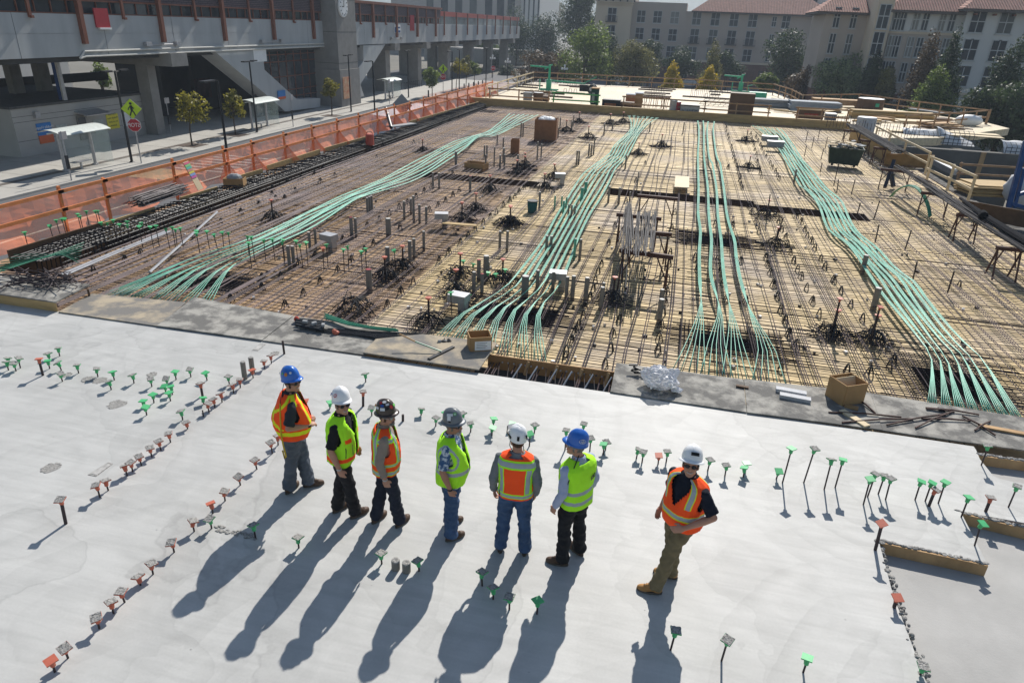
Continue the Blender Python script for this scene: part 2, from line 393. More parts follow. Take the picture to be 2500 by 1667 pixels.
tag(MB().bx(-17, 12.6, -12, 88, ZS-.2, -1.7).build('podium', GREY), kind='structure')

# formwork deck with dropped beam pits
ZD = -.30
def rect(px1, py1, px2, py2):
    a, b = g(px1, py1, ZD), g(px2, py2, ZD); return (min(a.x, b.x), max(a.x, b.x), min(a.y, b.y), max(a.y, b.y))
PITS = [(-16.55, -15.0, 13.2, 56), (-11.0, -5.6, 28.3, 29.5), (-2.6, 3.3, 28.2, 29.5), (3.3, 7.4, 27.7, 28.9), rect(1692, 812, 1880, 868), rect(2222, 893, 2440, 985), rect(1700, 577, 1800, 606),
        rect(1180, 735, 1345, 800), rect(470, 672, 560, 712), (-16.9, -13.9, 52.6, 54.4)]
XR = 12.4
xs = sorted({-17.0, -6.2, XR, *[v for p in PITS for v in p[:2] if -17 < v < XR]})
ys = sorted({10.92, 56.6, *[v for p in PITS for v in p[2:] if 10.92 < v < 56.6]})
def inpit(x, y): return any(p[0] < x < p[1] and p[2] < y < p[3] for p in PITS)
dk = MB()
for i in range(len(xs)-1):
    for j in range(len(ys)-1):
        cx, cy = (xs[i]+xs[i+1])/2, (ys[j]+ys[j+1])/2
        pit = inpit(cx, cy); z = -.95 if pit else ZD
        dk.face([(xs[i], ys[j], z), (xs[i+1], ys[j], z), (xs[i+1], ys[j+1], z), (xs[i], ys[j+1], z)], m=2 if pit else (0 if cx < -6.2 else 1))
        if pit:
            for (dx, dy, e) in ((0, 1, ((xs[i+1], ys[j+1]), (xs[i], ys[j+1]))), (0, -1, ((xs[i], ys[j]), (xs[i+1], ys[j]))), (1, 0, ((xs[i+1], ys[j]), (xs[i+1], ys[j+1]))), (-1, 0, ((xs[i], ys[j+1]), (xs[i], ys[j])))):
                ni, nj = i+dx, j+dy
                ok = 0 <= ni < len(xs)-1 and 0 <= nj < len(ys)-1 and inpit((xs[ni]+xs[ni+1])/2, (ys[nj]+ys[nj+1])/2)
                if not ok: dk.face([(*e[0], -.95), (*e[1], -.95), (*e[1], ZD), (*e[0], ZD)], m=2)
DECKL = deck_mat('deck_brown', (.43, .275, .14), (.37, .245, .145), (.28, .215, .205))
DECKR = deck_mat('deck_tan', (.68, .51, .255), (.62, .465, .24), (.50, .41, .33))
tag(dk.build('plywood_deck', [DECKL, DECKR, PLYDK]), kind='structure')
DECKF = deck_mat('deck_pale', (.66, .55, .36), (.60, .50, .345), (.54, .48, .40))
fd = MB().prism([(-17, 56.9), (12.4, 56.9)]+[tuple(g(*p)[:2]) for p in ((2150, 336), (2290, 336), (2363, 327), (2465, 313), (2410, 299), (2142, 261), (1960, 256), (1890, 227))]+[(-17, 81)], -.55, -.03)
tag(fd.build('far_plywood_deck', DECKF), kind='structure')
tag(MB().bx(-17, 12.0, 56.6, 56.9, -.4, .32).build('edge_beam_form', PLY), kind='structure')

# ------------------------------------------------------------------ reinforcing mats
def mat_bars(x0, x1, xspace, yspans, seed, r=.0095):
    rnd = random.Random(seed); lo, cr = MB(), MB()
    x = x0+.1
    while x < x1:
        y0 = 11.0; ph = rnd.uniform(0, 6.3); am = rnd.uniform(.02, .10)
        pts = []; ya = y0+rnd.uniform(0, .4)
        yb = 56.4
        k = int((yb-ya)/2.4)
        for i in range(k+1):
            yy = ya+(yb-ya)*i/k
            pts.append((x+am*math.sin(yy*.35+ph)+rnd.uniform(-.02, .02), yy, -.165+.012*math.sin(yy*1.7+ph)))
        ok = []
        lo.tube(pts, r*1.15, n=4, caps=False)
        for e in range(rnd.choice((0, 0, 1, 1, 2))): lo.tube([(p[0]+.05*(e+1)+rnd.uniform(-.012, .012), p[1], p[2]) for p in pts[:rnd.randint(5, len(pts))]], r*1.1, n=4, caps=False)
        if rnd.random() < .3:
            ya2 = rnd.uniform(11, 30); L = rnd.uniform(4, 9)
            lo.tube([(x+.045+am*math.sin((ya2+L*t)*.35+ph), ya2+L*t, -.16) for t in (0, .25, .5, .75, 1)], r, n=4, caps=False)
        x += xspace*rnd.choice((.55, .8, 1, 1, 1.2, 1.7))
    for (ya, yb, sp) in yspans:
        y = ya
        while y < yb:
            xa = x0-rnd.uniform(0, .6); xb = x1+rnd.uniform(0, .6); sk = rnd.uniform(-.05, .05); k = 6
            cr.tube([(xa+(xb-xa)*i/k, y+sk*(i/k-.5)*2+rnd.uniform(-.012, .012), -.185+.006*math.sin(i+y)) for i in range(k+1)], r*.78, n=4, caps=False)
            if rnd.random() < .22:
                xc = rnd.uniform(x0, x1-1.5); cr.tube([(xc, y+.05, -.182), (xc+rnd.uniform(1.5, 4), y+.05+rnd.uniform(-.04, .04), -.182)], r, n=4, caps=False)
            y += sp*rnd.choice((.7, .9, 1, 1, 1.1, 1.5))
    return lo, cr
for nm, a in (('dense square grid of dark bars on brown boards beside the black beam cage', (-14.9, -6.6, .17, ((11.2, 22, .14), (22, 35, .19), (35, 56.3, .30)), 1)),
              ('grid of purplish bars in the middle bay between two fans of mint cables', (-6.4, 1.2, .28, ((11.9, 22, .13), (22, 35, .21), (35, 56.3, .36)), 2)),
              ('wide spaced bars over tan boards on the right side of the four mint cables', (1.3, 12.3, .30, ((12.2, 22, .125), (22, 35, .21), (35, 56.3, .38)), 3))):
    t = thing('rebar_mat', nm, 'rebar mat', (0, 0, 0), 0, 'tied mats of reinforcing bar')
    lo, cr = mat_bars(*a)
    tag(lo.build('long_bars', REBARMID, t), kind='stuff'); tag(cr.build('cross_bars', REBAR, t), kind='stuff')
pg = thing('pit_bars', 'dense dark bar cages filling the dropped beams of the deck', 'bar cage'); pb_, pc_ = MB(), MB()
for (xa, xb, ya, yb) in PITS[4:9]:
    x = xa-.3
    while x < xb+.3: pb_.tube([(x, ya-.5, -.2), (x, ya, -.24), (x, yb, -.24), (x, yb+.5, -.2)], .010, n=4, caps=False); pb_.tube([(x+.03, ya, -.5), (x+.03, yb, -.5)], .012, n=4, caps=False); x += random.uniform(.08, .16)
    y = ya-.4
    while y < yb+.4: pc_.tube([(xa-random.uniform(.3, 1), y, -.22), (xb+random.uniform(.3, 1), y+random.uniform(-.03, .03), -.22)], .010, n=4, caps=False); y += random.uniform(.06, .12)
tag(pb_.build('long_bars', REBAR, pg), kind='stuff'); tag(pc_.build('cross_bars', REBAR, pg), kind='stuff')
# beam cage on the left
bc = thing('beam_cage', 'long black cage of close stirrups along the left edge of the deck', 'rebar cage')
mh, mlg = MB(), MB()
y = 14.2
while y < 55.5:
    x0, x1, z0, z1 = -16.35, -15.3, -.75, -.02
    zz = z1+random.uniform(-.03, .03)
    mh.tube([(x0, y, z0), (x0+.02, y+.03, zz), ((x0+x1)/2, y+.07, zz+.04), (x1, y+.03, zz), (x1, y, z0)], .016, n=4, caps=False)
    y += .15
for k in range(9):
    xx = -16.3+k*.125
    mlg.tube([(xx+random.uniform(-.03, .03), yy, -.06+random.uniform(-.03, .03)) for yy in np.linspace(13.5, 55.8, 18)], .017, n=4, caps=False)
for k in range(4): mlg.tube([(-15.25, 14+i*2.4, -.1-.14*k) for i in range(18)], .014, n=4, caps=False)
tag(mh.build('stirrups', BLACK, bc), kind='stuff'); mlg.build('long_bars', BLACK, bc)
gc_ = thing('tendon_bundle', 'short dark green strands coming out of the black beam cage', 'cable bundle', (0, 0, 0), 0, 'green post-tension cables')
for k in range(8):
    a, b = g(15+k*14, 655-k*9+14), g(205-k*2, 592+k*7)
    m_ = MB().tube([a+Vector((-.3, -.7, 0)), (a+b)/2+Vector((0, 0, .03)), b], .012, n=5); m_.build('strand', GREENDK, gc_)

# ------------------------------------------------------------------ mint post-tension cables
def resample(pts, n):
    P = [Vector(p) for p in pts]; out = []
    P = [P[0]*2-P[1]]+P+[P[-1]*2-P[-2]]
    seg = [(P[i+1]-P[i]).length for i in range(1, len(P)-2)]; tot = sum(seg)
    for k in range(n):
        s = tot*k/(n-1); i = 0
        while i < len(seg)-1 and s > seg[i]: s -= seg[i]; i += 1
        t = min(1, s/seg[i]) if seg[i] else 0
        p0, p1, p2, p3 = P[i], P[i+1], P[i+2], P[i+3]
        out.append(.5*((2*p1)+(-p0+p2)*t+(2*p0-5*p1+4*p2-p3)*t*t+(-p0+3*p1-3*p2+p3)*t**3))
    return out
def lerp(a, b, t): return a+(b-a)*t
def bundles(Lp, Rp, nb, ns, labelf, spread=None, zt=-.06, farfan=.0):
    L = [g(*p, zt) for p in Lp]; Rr = [g(*p, zt) for p in Rp]
    for i in range(nb):
        tt = (i+.5)/nb if nb > 1 else .5
        th = thing('tendon_bundle', labelf(i), 'cable bundle', (0, 0, 0), 0, 'mint green post-tension cables')
        wob = random.uniform(0, 6)
        for j in range(ns):
            o = (j-(ns-1)/2)
            c0 = [lerp(a, b, tt+(.006*math.sin(k*1.7+wob)+.003*math.sin(k*3.1+2*wob) if nb > 1 else .01*math.sin(k*1.7+wob))) for k, (a, b) in enumerate(zip(L, Rr))]
            if spread is None: c1 = [lerp(a, b, tt+o/(ns*nb)*.95) for a, b in zip(L, Rr)]
            else: c1 = [c+Vector((o*spread/ns*2, 0, 0)) for c in c0]
            A, B = resample(c0, 60), resample(c1, 60)
            pts = []
            for k in range(60):
                q = A[k]; d = (A[min(k+1, 59)]-A[max(k-1, 0)]); d.z = 0; d.normalize(); lat = Vector((-d.y, d.x, 0))*-1
                s = k/59
                near = max(0, (YE+6.6-q.y)/5.2); near = min(1, near)**1.5
                far = max(0, min(1, (q.y-52.5)/2.5))*farfan
                mixv = max(near, far)
                p = q+lat*(o*.0185*(1 if lat.x*1 > -9 else 1)); p = p.lerp(B[k], mixv)
                rib = lat*(o*.0185)
                p.z = zt+.05*math.sin(q.y*.42)+.022*math.sin(i*2.1+q.y*.9)+.004*math.sin(j*1.9+q.y*2.3)-.05*near
                pts.append(p)
            MB().tube(pts, .0094, n=5).build('strand', MINT, th, smooth=True)
A_L = [(1239, 280), (1200, 313), (1166, 326), (1121, 340), (996, 401), (859, 465), (779, 504), (600, 588), (491, 620), (343, 671), (214, 716)]
A_R = [(1319, 283), (1215, 328), (1170, 333), (1136, 366), (1041, 426), (898, 477), (853, 501), (767, 558), (600, 638), (566, 662), (518, 735)]
B_L = [(1531, 280), (1537, 316), (1498, 351), (1483, 378), (1429, 417), (1402, 445), (1370, 495), (1349, 534), (1325, 579), (1283, 635), (1230, 698), (1180, 728), (1106, 766), (1047, 818)]
B_R = [(1611, 286), (1569, 319), (1551, 348), (1534, 384), (1510, 410), (1493, 445), (1468, 486), (1453, 510), (1420, 579), (1405, 620), (1385, 677), (1367, 713), (1331, 760), (1342, 878)]
D_L = [(1833, 305), (1898, 362), (1925, 411), (1949, 456), (1961, 463), (1994, 498), (2020, 558), (2059, 590), (2086, 626), (2116, 674), (2152, 728), (2223, 814), (2259, 858), (2265, 870), (2267, 920), (2262, 982)]
D_R = [(1912, 316), (1937, 352), (1979, 408), (2020, 459), (2059, 492), (2080, 531), (2104, 567), (2143, 603), (2193, 659), (2238, 689), (2277, 743), (2318, 796), (2366, 841), (2399, 867), (2425, 895), (2520, 1028)]
C1 = Z(1200, 0, [(1690, 985), (1698, 1100), (1690, 1300)])+Z(1200, 400, [(1690, 0), (1695, 200), (1695, 400), (1710, 550), (1700, 750), (1705, 1000), (1715, 1150), (1700, 1300), (1655, 1520)])+[(1683, 895)]
C2 = Z(1200, 0, [(1735, 985), (1738, 1100), (1742, 1300)])+Z(1200, 400, [(1745, 0), (1770, 200), (1785, 450), (1800, 640), (1790, 850), (1805, 980), (1850, 1130), (1870, 1250), (1845, 1440)])+[(1752, 908)]
C3 = Z(1200, 0, [(1775, 990), (1765, 1080), (1785, 1300)])+Z(1200, 400, [(1805, 0), (1840, 200), (1860, 450), (1880, 640), (1890, 800), (1905, 950), (1935, 1120), (1975, 1300), (2000, 1480)])+[(1806, 917)]
C4 = Z(1200, 0, [(1825, 990), (1815, 1080), (1850, 1300)])+Z(1200, 400, [(1870, 0), (1900, 200), (1940, 450), (1990, 640), (2000, 750), (2030, 930), (2090, 1150), (2170, 1330), (2255, 1490)])+[(1880, 928)]
OW = ['leftmost', 'second', 'third', 'fourth', 'fifth', 'sixth', 'rightmost']
bundles(A_L, A_R, 7, 4, lambda i: f'mint cable ribbon, {OW[i]} of the seven snaking down the left bay', farfan=.6)
bundles(B_L, B_R, 7, 4, lambda i: f'mint cable ribbon, {OW[i]} of the seven fanning out beside the near cardboard box', farfan=.8)
for k, cpath in enumerate((C1, C2, C3, C4)):
    bundles(cpath, [(x+1, y) for x, y in cpath], 1, 5, lambda i: f'mint cable ribbon, {["leftmost", "second", "third", "rightmost"][k]} of the four nearly straight ones right of the bar rack', spread=.42)
bundles(D_L, D_R, 7, 5, lambda i: f'mint cable ribbon, {OW[i]} of the seven sweeping to the right corner', farfan=.8)
# ------------------------------------------------------------------ elevated station
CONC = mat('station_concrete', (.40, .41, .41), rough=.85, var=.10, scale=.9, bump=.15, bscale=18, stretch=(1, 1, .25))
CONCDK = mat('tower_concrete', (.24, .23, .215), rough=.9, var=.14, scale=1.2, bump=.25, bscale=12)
KIOSK = mat('kiosk_render', (.40, .385, .36), rough=.9, var=.06, scale=1, bump=.15, bscale=30)
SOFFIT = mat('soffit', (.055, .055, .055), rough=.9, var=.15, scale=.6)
BROWN = mat('brown_post', (.20, .075, .045), rough=.6, var=.15, scale=2)
GLASSDK = glassy('dark_glass', (.030, .040, .048), rough=.12)
GLASSBL = mat('window_glass', (.030, .042, .052), rough=.25, var=.35, scale=.35, spec=.15)
REDP = mat('red_panel', (.36, .025, .035), rough=.6, var=.08)
REDRAIL = mat('red_rail', (.40, .09, .07), rough=.6, var=.1)
def louvre_mat():
    m = mat('louvre_screen', (.13, .085, .095), rough=.8, var=.1)
    n, l, p = nodes_of(m); tc = [x for x in n if x.type == 'TEX_COORD'][0]
    mp = n.new('ShaderNodeMapping'); mp.inputs['Rotation'].default_value = (0, R_(90), R_(90)); l.new(tc.outputs['Object'], mp.inputs[0])
    br = n.new('ShaderNodeTexBrick'); br.inputs['Scale'].default_value = 1; br.inputs['Brick Width'].default_value = .62; br.inputs['Row Height'].default_value = .16
    br.inputs['Mortar Size'].default_value = .03; br.inputs['Color1'].default_value = (.13, .09, .10, 1); br.inputs['Color2'].default_value = (.10, .075, .085, 1); br.inputs['Mortar'].default_value = (.035, .03, .035, 1)
    sx = n.new('ShaderNodeSeparateXYZ'); l.new(tc.outputs['Object'], sx.inputs[0]); cb = n.new('ShaderNodeCombineXYZ')
    l.new(sx.outputs['Y'], cb.inputs[0]); l.new(sx.outputs['Z'], cb.inputs[1]); l.new(cb.outputs[0], br.inputs['Vector'])
    l.new(br.outputs['Color'], p.inputs['Base Color']); return m
LOUV = louvre_mat()
st = thing('elevated_station', 'long grey concrete elevated station with brown posts and dark window band', 'station', (-41, 60, ZS))
def P(mb, name, m, smooth=False, label=None):
    o = mb.build(name, m, st, smooth, label); o.matrix_parent_inverse = Matrix.Translation(st.location).inverted(); return o
XF = -41.0
YT0, YT1 = 78.3, 83.3          # clock tower extent along the street
Y0, YE1, YFAR = 28.0, 119.5, 178.0
gw = MB()
for a, b in ((Y0, YT0), (YT1, YFAR)):
    gw.bx(XF-.5, XF, a, b, 2.66, 4.08).bx(XF-.5, XF, a, b, 4.11, 5.3).bx(XF-.5, XF-.03, a, b, 4.08, 4.11)
P(gw, 'parapet_wall', CONC)
gv = MB(); yy = Y0+3
while yy < YFAR:
    if not YT0-.5 < yy < YT1+.5: gv.bx(XF+.001, XF+.006, yy, yy+.025, 2.66, 5.3)
    yy += 7.3
P(gv, 'panel_joint', SOFFIT)
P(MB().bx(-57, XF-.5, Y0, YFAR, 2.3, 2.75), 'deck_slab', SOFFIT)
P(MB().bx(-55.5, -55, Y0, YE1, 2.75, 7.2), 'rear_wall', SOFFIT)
P(MB().bx(-57, XF+.25, Y0, YT0, 7.45, 7.75).bx(-57, XF+.25, YT1, YE1, 7.45, 7.75), 'roof', BROWN)
wg, wm, lv = MB(), MB(), MB()
for a, b in ((Y0, YT0), (YT1, YE1)):
    wg.bx(XF-.35, XF-.3, a, b, 5.3, 6.2); lv.bx(XF-.15, XF-.05, a, b, 6.2, 7.45)
    yy = a+.6
    while yy < b: wm.bx(XF-.3, XF-.2, yy, yy+.07, 5.3, 6.2); yy += 1.3
    wm.bx(XF-.3, XF-.12, a, b, 5.3, 5.38).bx(XF-.2, XF-.03, a, b, 6.12, 6.24).bx(XF-.2, XF-.02, a, b, 7.4, 7.46)
P(wg, 'window_band', GLASSDK); P(wm, 'mullions', BROWN); P(lv, 'louvre_screen', LOUV)
for px, top in ((195, 1), (390, 1), (543, 1), (664, 1), (762, 1), (909, 1), (966, 1), (1017, 1), (1062, 1)):
    yy = gx(px, 60, XF)[0]; P(MB().bx(XF, XF+.3, yy-.16, yy+.16, 3.45, 7.45), 'post', BROWN)
for px in (72, 300, 476, 608, 715, 878, 940, 995, 1040):
    yy = gx(px, 45, XF)[0]; P(MB().bx(XF, XF+.15, yy-.1, yy+.1, 5.05, 7.4).bx(XF+.15, XF+.3, yy-.1, yy+.1, 5.02, 5.18), 'bracket', BROWN)
for k in range(9):
    yy = 121+k*6.7
    P(MB().bx(XF, XF+.2, yy-.12, yy+.12, 3.6, 7.2), 'post', BROWN)
P(MB().bx(XF-.3, XF-.2, YE1+.3, YFAR, 6.5, 7.25), 'red_rail', REDRAIL)
P(MB().bx(XF-.28, XF-.24, YE1+.3, YFAR, 5.3, 6.5), 'glass_rail', glassy('pale_glass', (.16, .19, .20), rough=.2))
# red banner, lamps and pipes on the parapet
yb0, zb1 = gx(224, 20, XF); yb1, zb0 = gx(267, 68, XF)
P(MB().bx(XF+.02, XF+.12, yb0, yb1, zb0, zb1).bx(XF+.02, XF+.2, yb0+.2, yb1, zb0-.12, zb0, 1), 'red_panel', [REDP, WHITE])
yb0, zb1 = gx(1000, 47, XF); P(MB().bx(XF+.02, XF+.12, yb0, yb0+1.6, 4.3, 6.4), 'red_panel', REDP)
sgn = P(MB().bx(XF+.02, XF+.08, 99.3, 101.5, 4.0, 5.1), 'emblem_sign', WHITE)
lg = MB().bx(XF+.082, XF+.1, 99.4, 100.2, 4.05, 4.75).bx(XF+.082, XF+.1, 100.4, 101.4, 4.05, 4.35).bx(XF+.082, XF+.1, 100.5, 101.3, 4.6, 4.8)
lg.build('emblem', mat('emblem_blue', (.03, .09, .24)), sgn)
pp = MB()
ya = gx(190, 132, XF)[0]
for dz in (0, -.32): pp.tube([(XF+.12, ya, 2.55), (XF+.12, ya+.5, 2.98+dz), (XF+.12, 60, 2.98+dz), (XF+.12, YT0-.2, 2.98+dz)], .075, n=6)
P(pp, 'white_pipe', mat('pale_pipe', (.55, .54, .50), var=.1))
for a, b in ((357, 430), (638, 685), (955, 978)):
    ya, yb = gx(a, 112, XF)[0], gx(b, 110, XF)[0]
    m_ = MB().box((XF+.2, ya, 3.35), (.25, .6, .3)).box((XF+.2, yb, 3.35), (.25, .6, .3)).tube([(XF+.1, ya, 3.3), (XF+.1, yb, 3.3)], .035)
    P(m_, 'floodlight', TIN)
zk_ = gx(24, 268, -44.05)[1]
# sloping wall pylons, glazing between them, piers and rear wall of the undercroft
def poly_x(px, x): return [gx(p[0], p[1], x) for p in px]
py1 = poly_x([(520, 123), (640, 121), (646, 171), (725, 243), (782, 240), (782, 262), (697, 273), (660, 240)], XF-.02)
P(MB().prismx(py1, XF-2.0, XF-.02), 'sloping_wall', CONC)
py2 = poly_x([(887, 112), (941, 109), (880, 206), (889, 235), (862, 243), (858, 190), (887, 150)], XF-.02)
P(MB().prismx(py2, XF-2.0, XF-.02), 'sloping_wall', CONC)
y0g = gx(640, 120, XF)[0]
P(MB().bx(XF-1.4, XF-1.3, y0g, YT0, ZS, 2.66).bx(XF-1.4, XF-1.3, YT1, gx(887, 112, XF)[0]+1, ZS, 2.66), 'glazed_wall', GLASSDK)
mm_ = MB()
for k in range(1, 8): mm_.bx(XF-1.3, XF-1.22, y0g+k*(YT0-y0g)/8, y0g+k*(YT0-y0g)/8+.07, ZS, 2.66)
for z in (1.9, 1.2, -.3, -1.7, -2.4): mm_.bx(XF-1.3, XF-1.2, y0g, YT0, z, z+.08)
P(mm_, 'glazing_bars', BROWN)
P(MB().bx(XF-.08, XF+.02, 64.0, 66.2, 1.5, 2.6), 'white_box', WHITE)
yq = gx(345, 200, XF-3)[0]
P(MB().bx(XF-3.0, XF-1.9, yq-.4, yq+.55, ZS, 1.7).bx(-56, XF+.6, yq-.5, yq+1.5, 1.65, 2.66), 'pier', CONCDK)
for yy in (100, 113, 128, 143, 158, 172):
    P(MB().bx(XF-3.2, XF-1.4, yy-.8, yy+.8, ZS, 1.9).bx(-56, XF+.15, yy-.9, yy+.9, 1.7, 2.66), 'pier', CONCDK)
for yy in (106, 121, 136, 152): P(MB().bx(-55, -53.2, yy-.8, yy+.8, ZS, 2.5), 'pier', CONCDK)
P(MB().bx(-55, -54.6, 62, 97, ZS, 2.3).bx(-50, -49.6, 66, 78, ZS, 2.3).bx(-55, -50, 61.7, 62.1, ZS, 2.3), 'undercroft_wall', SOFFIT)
for k, yy in enumerate((62.5, 66.0)): P(MB().bx(-49.55 if yy > 65.9 else -54.55, -49.5 if yy > 65.9 else -54.5, yy, yy+2.6, -2.6, -.6), 'dark_poster', mat('dark_poster', (.07, .035, .03), var=.5, scale=1.5))
xa_, za_ = gy(126, 150, 44); xb_, zb_ = gy(163, 246, 44)
P(MB().bx(xa_-.1, xb_-.25, 44, 44.15, max(zb_, zk_+.2), 2.3).bx(xb_-.25, xb_-.1, 43.9, 44.2, max(zb_, zk_+.2), 2.3, 1), 'blue_panel', [mat('blue_panel', (.02, .06, .20), var=.1), TIN])
for pa_, pb_ in ((28, 55), (97, 124)):
    ya_, yb_ = gx(pa_, 190, -50)[0], gx(pb_, 190, -50)[0]; P(MB().bx(-50.6, -50, ya_, yb_, zk_+.17, 2.3), 'pier', CONCDK)
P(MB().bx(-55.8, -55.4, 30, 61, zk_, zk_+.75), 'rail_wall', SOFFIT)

# clock tower
ct = thing('clock_tower', 'tall square concrete clock tower rising past the station girder', 'clock tower', (-40.4, 80.8, ZS))
def PT(mb, name, m, parent=ct):
    o = mb.build(name, m, parent); o.matrix_parent_inverse = Matrix.Translation(parent.location).inverted() if parent is ct else Matrix(); return o
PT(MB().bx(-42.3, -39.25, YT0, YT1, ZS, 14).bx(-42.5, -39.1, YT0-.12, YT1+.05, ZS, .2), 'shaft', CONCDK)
gro = MB()
for z in (4.2, .9, 7.6): gro.bx(-42.32, -39.24, YT0-.005, YT1+.005, z, z+.04)
PT(gro, 'joint_line', SOFFIT)
yc, zc = gx(836, 17, -39.2)
ck = PT(MB().lathe([(0, 0), (1.1, 0), (1.1, .16), (1.0, .2), (0, .2)], n=32), 'clock', WHITE)
ck.matrix_basis = frame_mat((-39.24, yc, zc), (0, 1, 0), (0, 0, 1)); ck.matrix_parent_inverse = Matrix.Translation(ct.location).inverted()
fc = MB()
for k in range(12):
    a = 2*math.pi*k/12; fc.box((.84*math.sin(a), .84*math.cos(a), .215), (.08, .2, .02), rz=-a)
fc.build('numerals', BLACK, ck)
MB().box((0, .35, .235), (.08, .72, .02)).build('hand', BLACK, ck); MB().box((-.22, 0, .24), (.48, .09, .02)).build('hand', BLACK, ck)

# kiosk in front of the station
ki = thing('ticket_kiosk', 'low grey rendered kiosk with notice boards facing the pavement', 'kiosk', (-44.05, 45.5, ZS))
def PK(mb, name, m, label=None):
    o = mb.build(name, m, ki, label=label); o.matrix_parent_inverse = Matrix.Translation(ki.location).inverted(); return o
XK = -44.05
yk0, yk1 = 39.3, gx(1165/3.357, 775/3.357, XK)[0]
zk = gx(24, 268, XK)[1]
PK(MB().bx(-56, XK, yk0, yk1, ZS, zk), 'wall', KIOSK)
PK(MB().bx(-56.2, XK+.12, yk0-.12, yk1+.1, zk, zk+.16), 'roof', mat('kiosk_roof', (.09, .088, .085), rough=.95, var=.2))
gj = MB()
for z in (zk-.55, -1.6, -2.85): gj.bx(XK+.001, XK+.006, yk0, yk1, z, z+.025)
PK(gj, 'joint_line', SOFFIT)
def board(pa, pb, name, m, proud=.06):
    ya, za = gx(*pa, XK); yb, zb = gx(*pb, XK)
    o = PK(MB().bx(XK+.01, XK+proud, ya, yb, zb, za), name, m); return o, (ya+yb)/2, (za+zb)/2, yb-ya, za-zb
BLUEP = mat('poster_blue', (.05, .20, .50), var=.06); ORP = mat('poster_orange', (.62, .14, .05), var=.06); YELP = mat('poster_yellow', (.72, .62, .06), var=.06)
NOTE = mat('notice_paper', (.42, .45, .42), var=.25, scale=6)
INK = mat('ink', (.05, .05, .05))
def fm(y, z, x=XK+.066): return frame_mat((x, y, z), (0, 1, 0), (0, 0, 1))
o, y_, z_, w_, h_ = board((86, 303), (128, 327), 'poster', BLUEP)
PK(MB().bx(XK+.012, XK+.062, y_-w_/2, y_+w_/2, z_-h_/2-.55, z_-h_/2), 'poster_footer', ORP)
tx = text('lettering', 'Huddle Happy.', WHITE, .26, fm(y_, z_+.12)); tx.parent = ki; tx.matrix_parent_inverse = Matrix.Translation(ki.location).inverted()
board((135, 307), (167, 330), 'notice_board', NOTE); board((225, 295), (256, 324), 'notice_board', NOTE)
o, y_, z_, w_, h_ = board((257, 281), (292, 312), 'poster', YELP)
for k, s_ in enumerate(('One Suite', 'Multiple ways', 'to run your', 'business')):
    tx = text('lettering', s_, INK, .2, fm(y_, z_+.55-k*.28)); tx.parent = ki; tx.matrix_parent_inverse = Matrix.Translation(ki.location).inverted()
board((294, 276), (319, 306), 'poster', WHITE)
board((184, 284), (214, 340), 'ticket_hatch', mat('hatch_frame', (.20, .19, .17)), .10); 
ya, za = gx(187, 288, XK); yb, zb = gx(210, 310, XK); PK(MB().bx(XK+.1, XK+.12, ya, yb, zb, za), 'hatch_window', GLASSDK)
ya, za = gx(180, 272, XK); yb, zb = gx(240, 270, XK)
cn = MB().box((XK+.55, (ya+yb)/2, za-.15), (1.2, yb-ya, .07), rot=Matrix.Rotation(R_(12), 3, 'Y')); PK(cn, 'canopy', TIN)
for p in ((86, 280), (314, 251)): 
    yy, zz = gx(*p, XK); PK(MB().bx(XK, XK+.25, yy-.2, yy+.2, zz-.2, zz+.2), 'wall_lamp', TIN)
# posters fixed to the station walls
for nm, (a, b), m1 in (('blue poster on the sloping station wall', ((677, 223), (697, 241)), BLUEP), ('colourful poster low on the clock tower', ((839, 216), (852, 240)), mat('poster_mix', (.55, .45, .28), var=.7, scale=2, col2=(.5, .12, .06))), ('pale blue poster on the wall right of the clock tower', ((861, 197), (874, 217)), mat('poster_pale', (.25, .45, .5), var=.5, scale=2))):
    ya, za = gx(*a, XF+.05); yb, zb = gx(*b, XF+.05)
    if 'clock' in nm and 'right' not in nm:
        o = MB().bx(-39.08, -39.0, YT0+.3, YT0+2.2, ZS+1, ZS+3.4).build('poster', m1)
    else:
        o = MB().bx(XF+.02, XF+.1, ya, yb, zb, za).build('poster', m1)
    tag(o, nm, 'poster')
    if 'sloping' in nm:
        MB().bx(XF+.102, XF+.105, ya, yb, zb, zb+(za-zb)*.3).build('poster_footer', ORP, o)
# bright plaza behind the undercroft
tag(MB().bx(-75, -74.5, 46, 76, ZS, -.2).build('plaza_wall', mat('sunlit_wall', (.72, .71, .68), var=.1, scale=.5)), 'pale low wall beyond the dark undercroft of the station', 'wall')

# ------------------------------------------------------------------ street furniture
LAMPBK = mat('lamp_black', (.014, .014, .016), rough=.5)
def lamp_double(h):
    t = thing('street_lamp', '', 'street lamp')
    MB().tube([(0, 0, 0), (0, 0, h)], [.09, .065], n=8).lathe([(.2, 0), (.2, .12), (.11, .2)], n=10).build('pole', LAMPBK, t)
    MB().tube([(0, -.9, h-.05), (0, .9, h-.05)], .035, n=6).build('arm', LAMPBK, t)
    for s in (-1, 1): MB().box((0, s*.85, h), (.34, .8, .10)).build('lamp_head', LAMPBK, t)
    return t
def lamp_single(h):
    t = thing('street_lamp', '', 'street lamp')
    MB().tube([(0, 0, 0), (0, 0, h)], [.09, .07], n=8).build('pole', LAMPBK, t)
    MB().box((-.2, -.75, h), (.36, 1.3, .10)).build('lamp_head', LAMPBK, t)
    return t
l2 = lamp_double(6.05); ls = lamp_single(5.9)
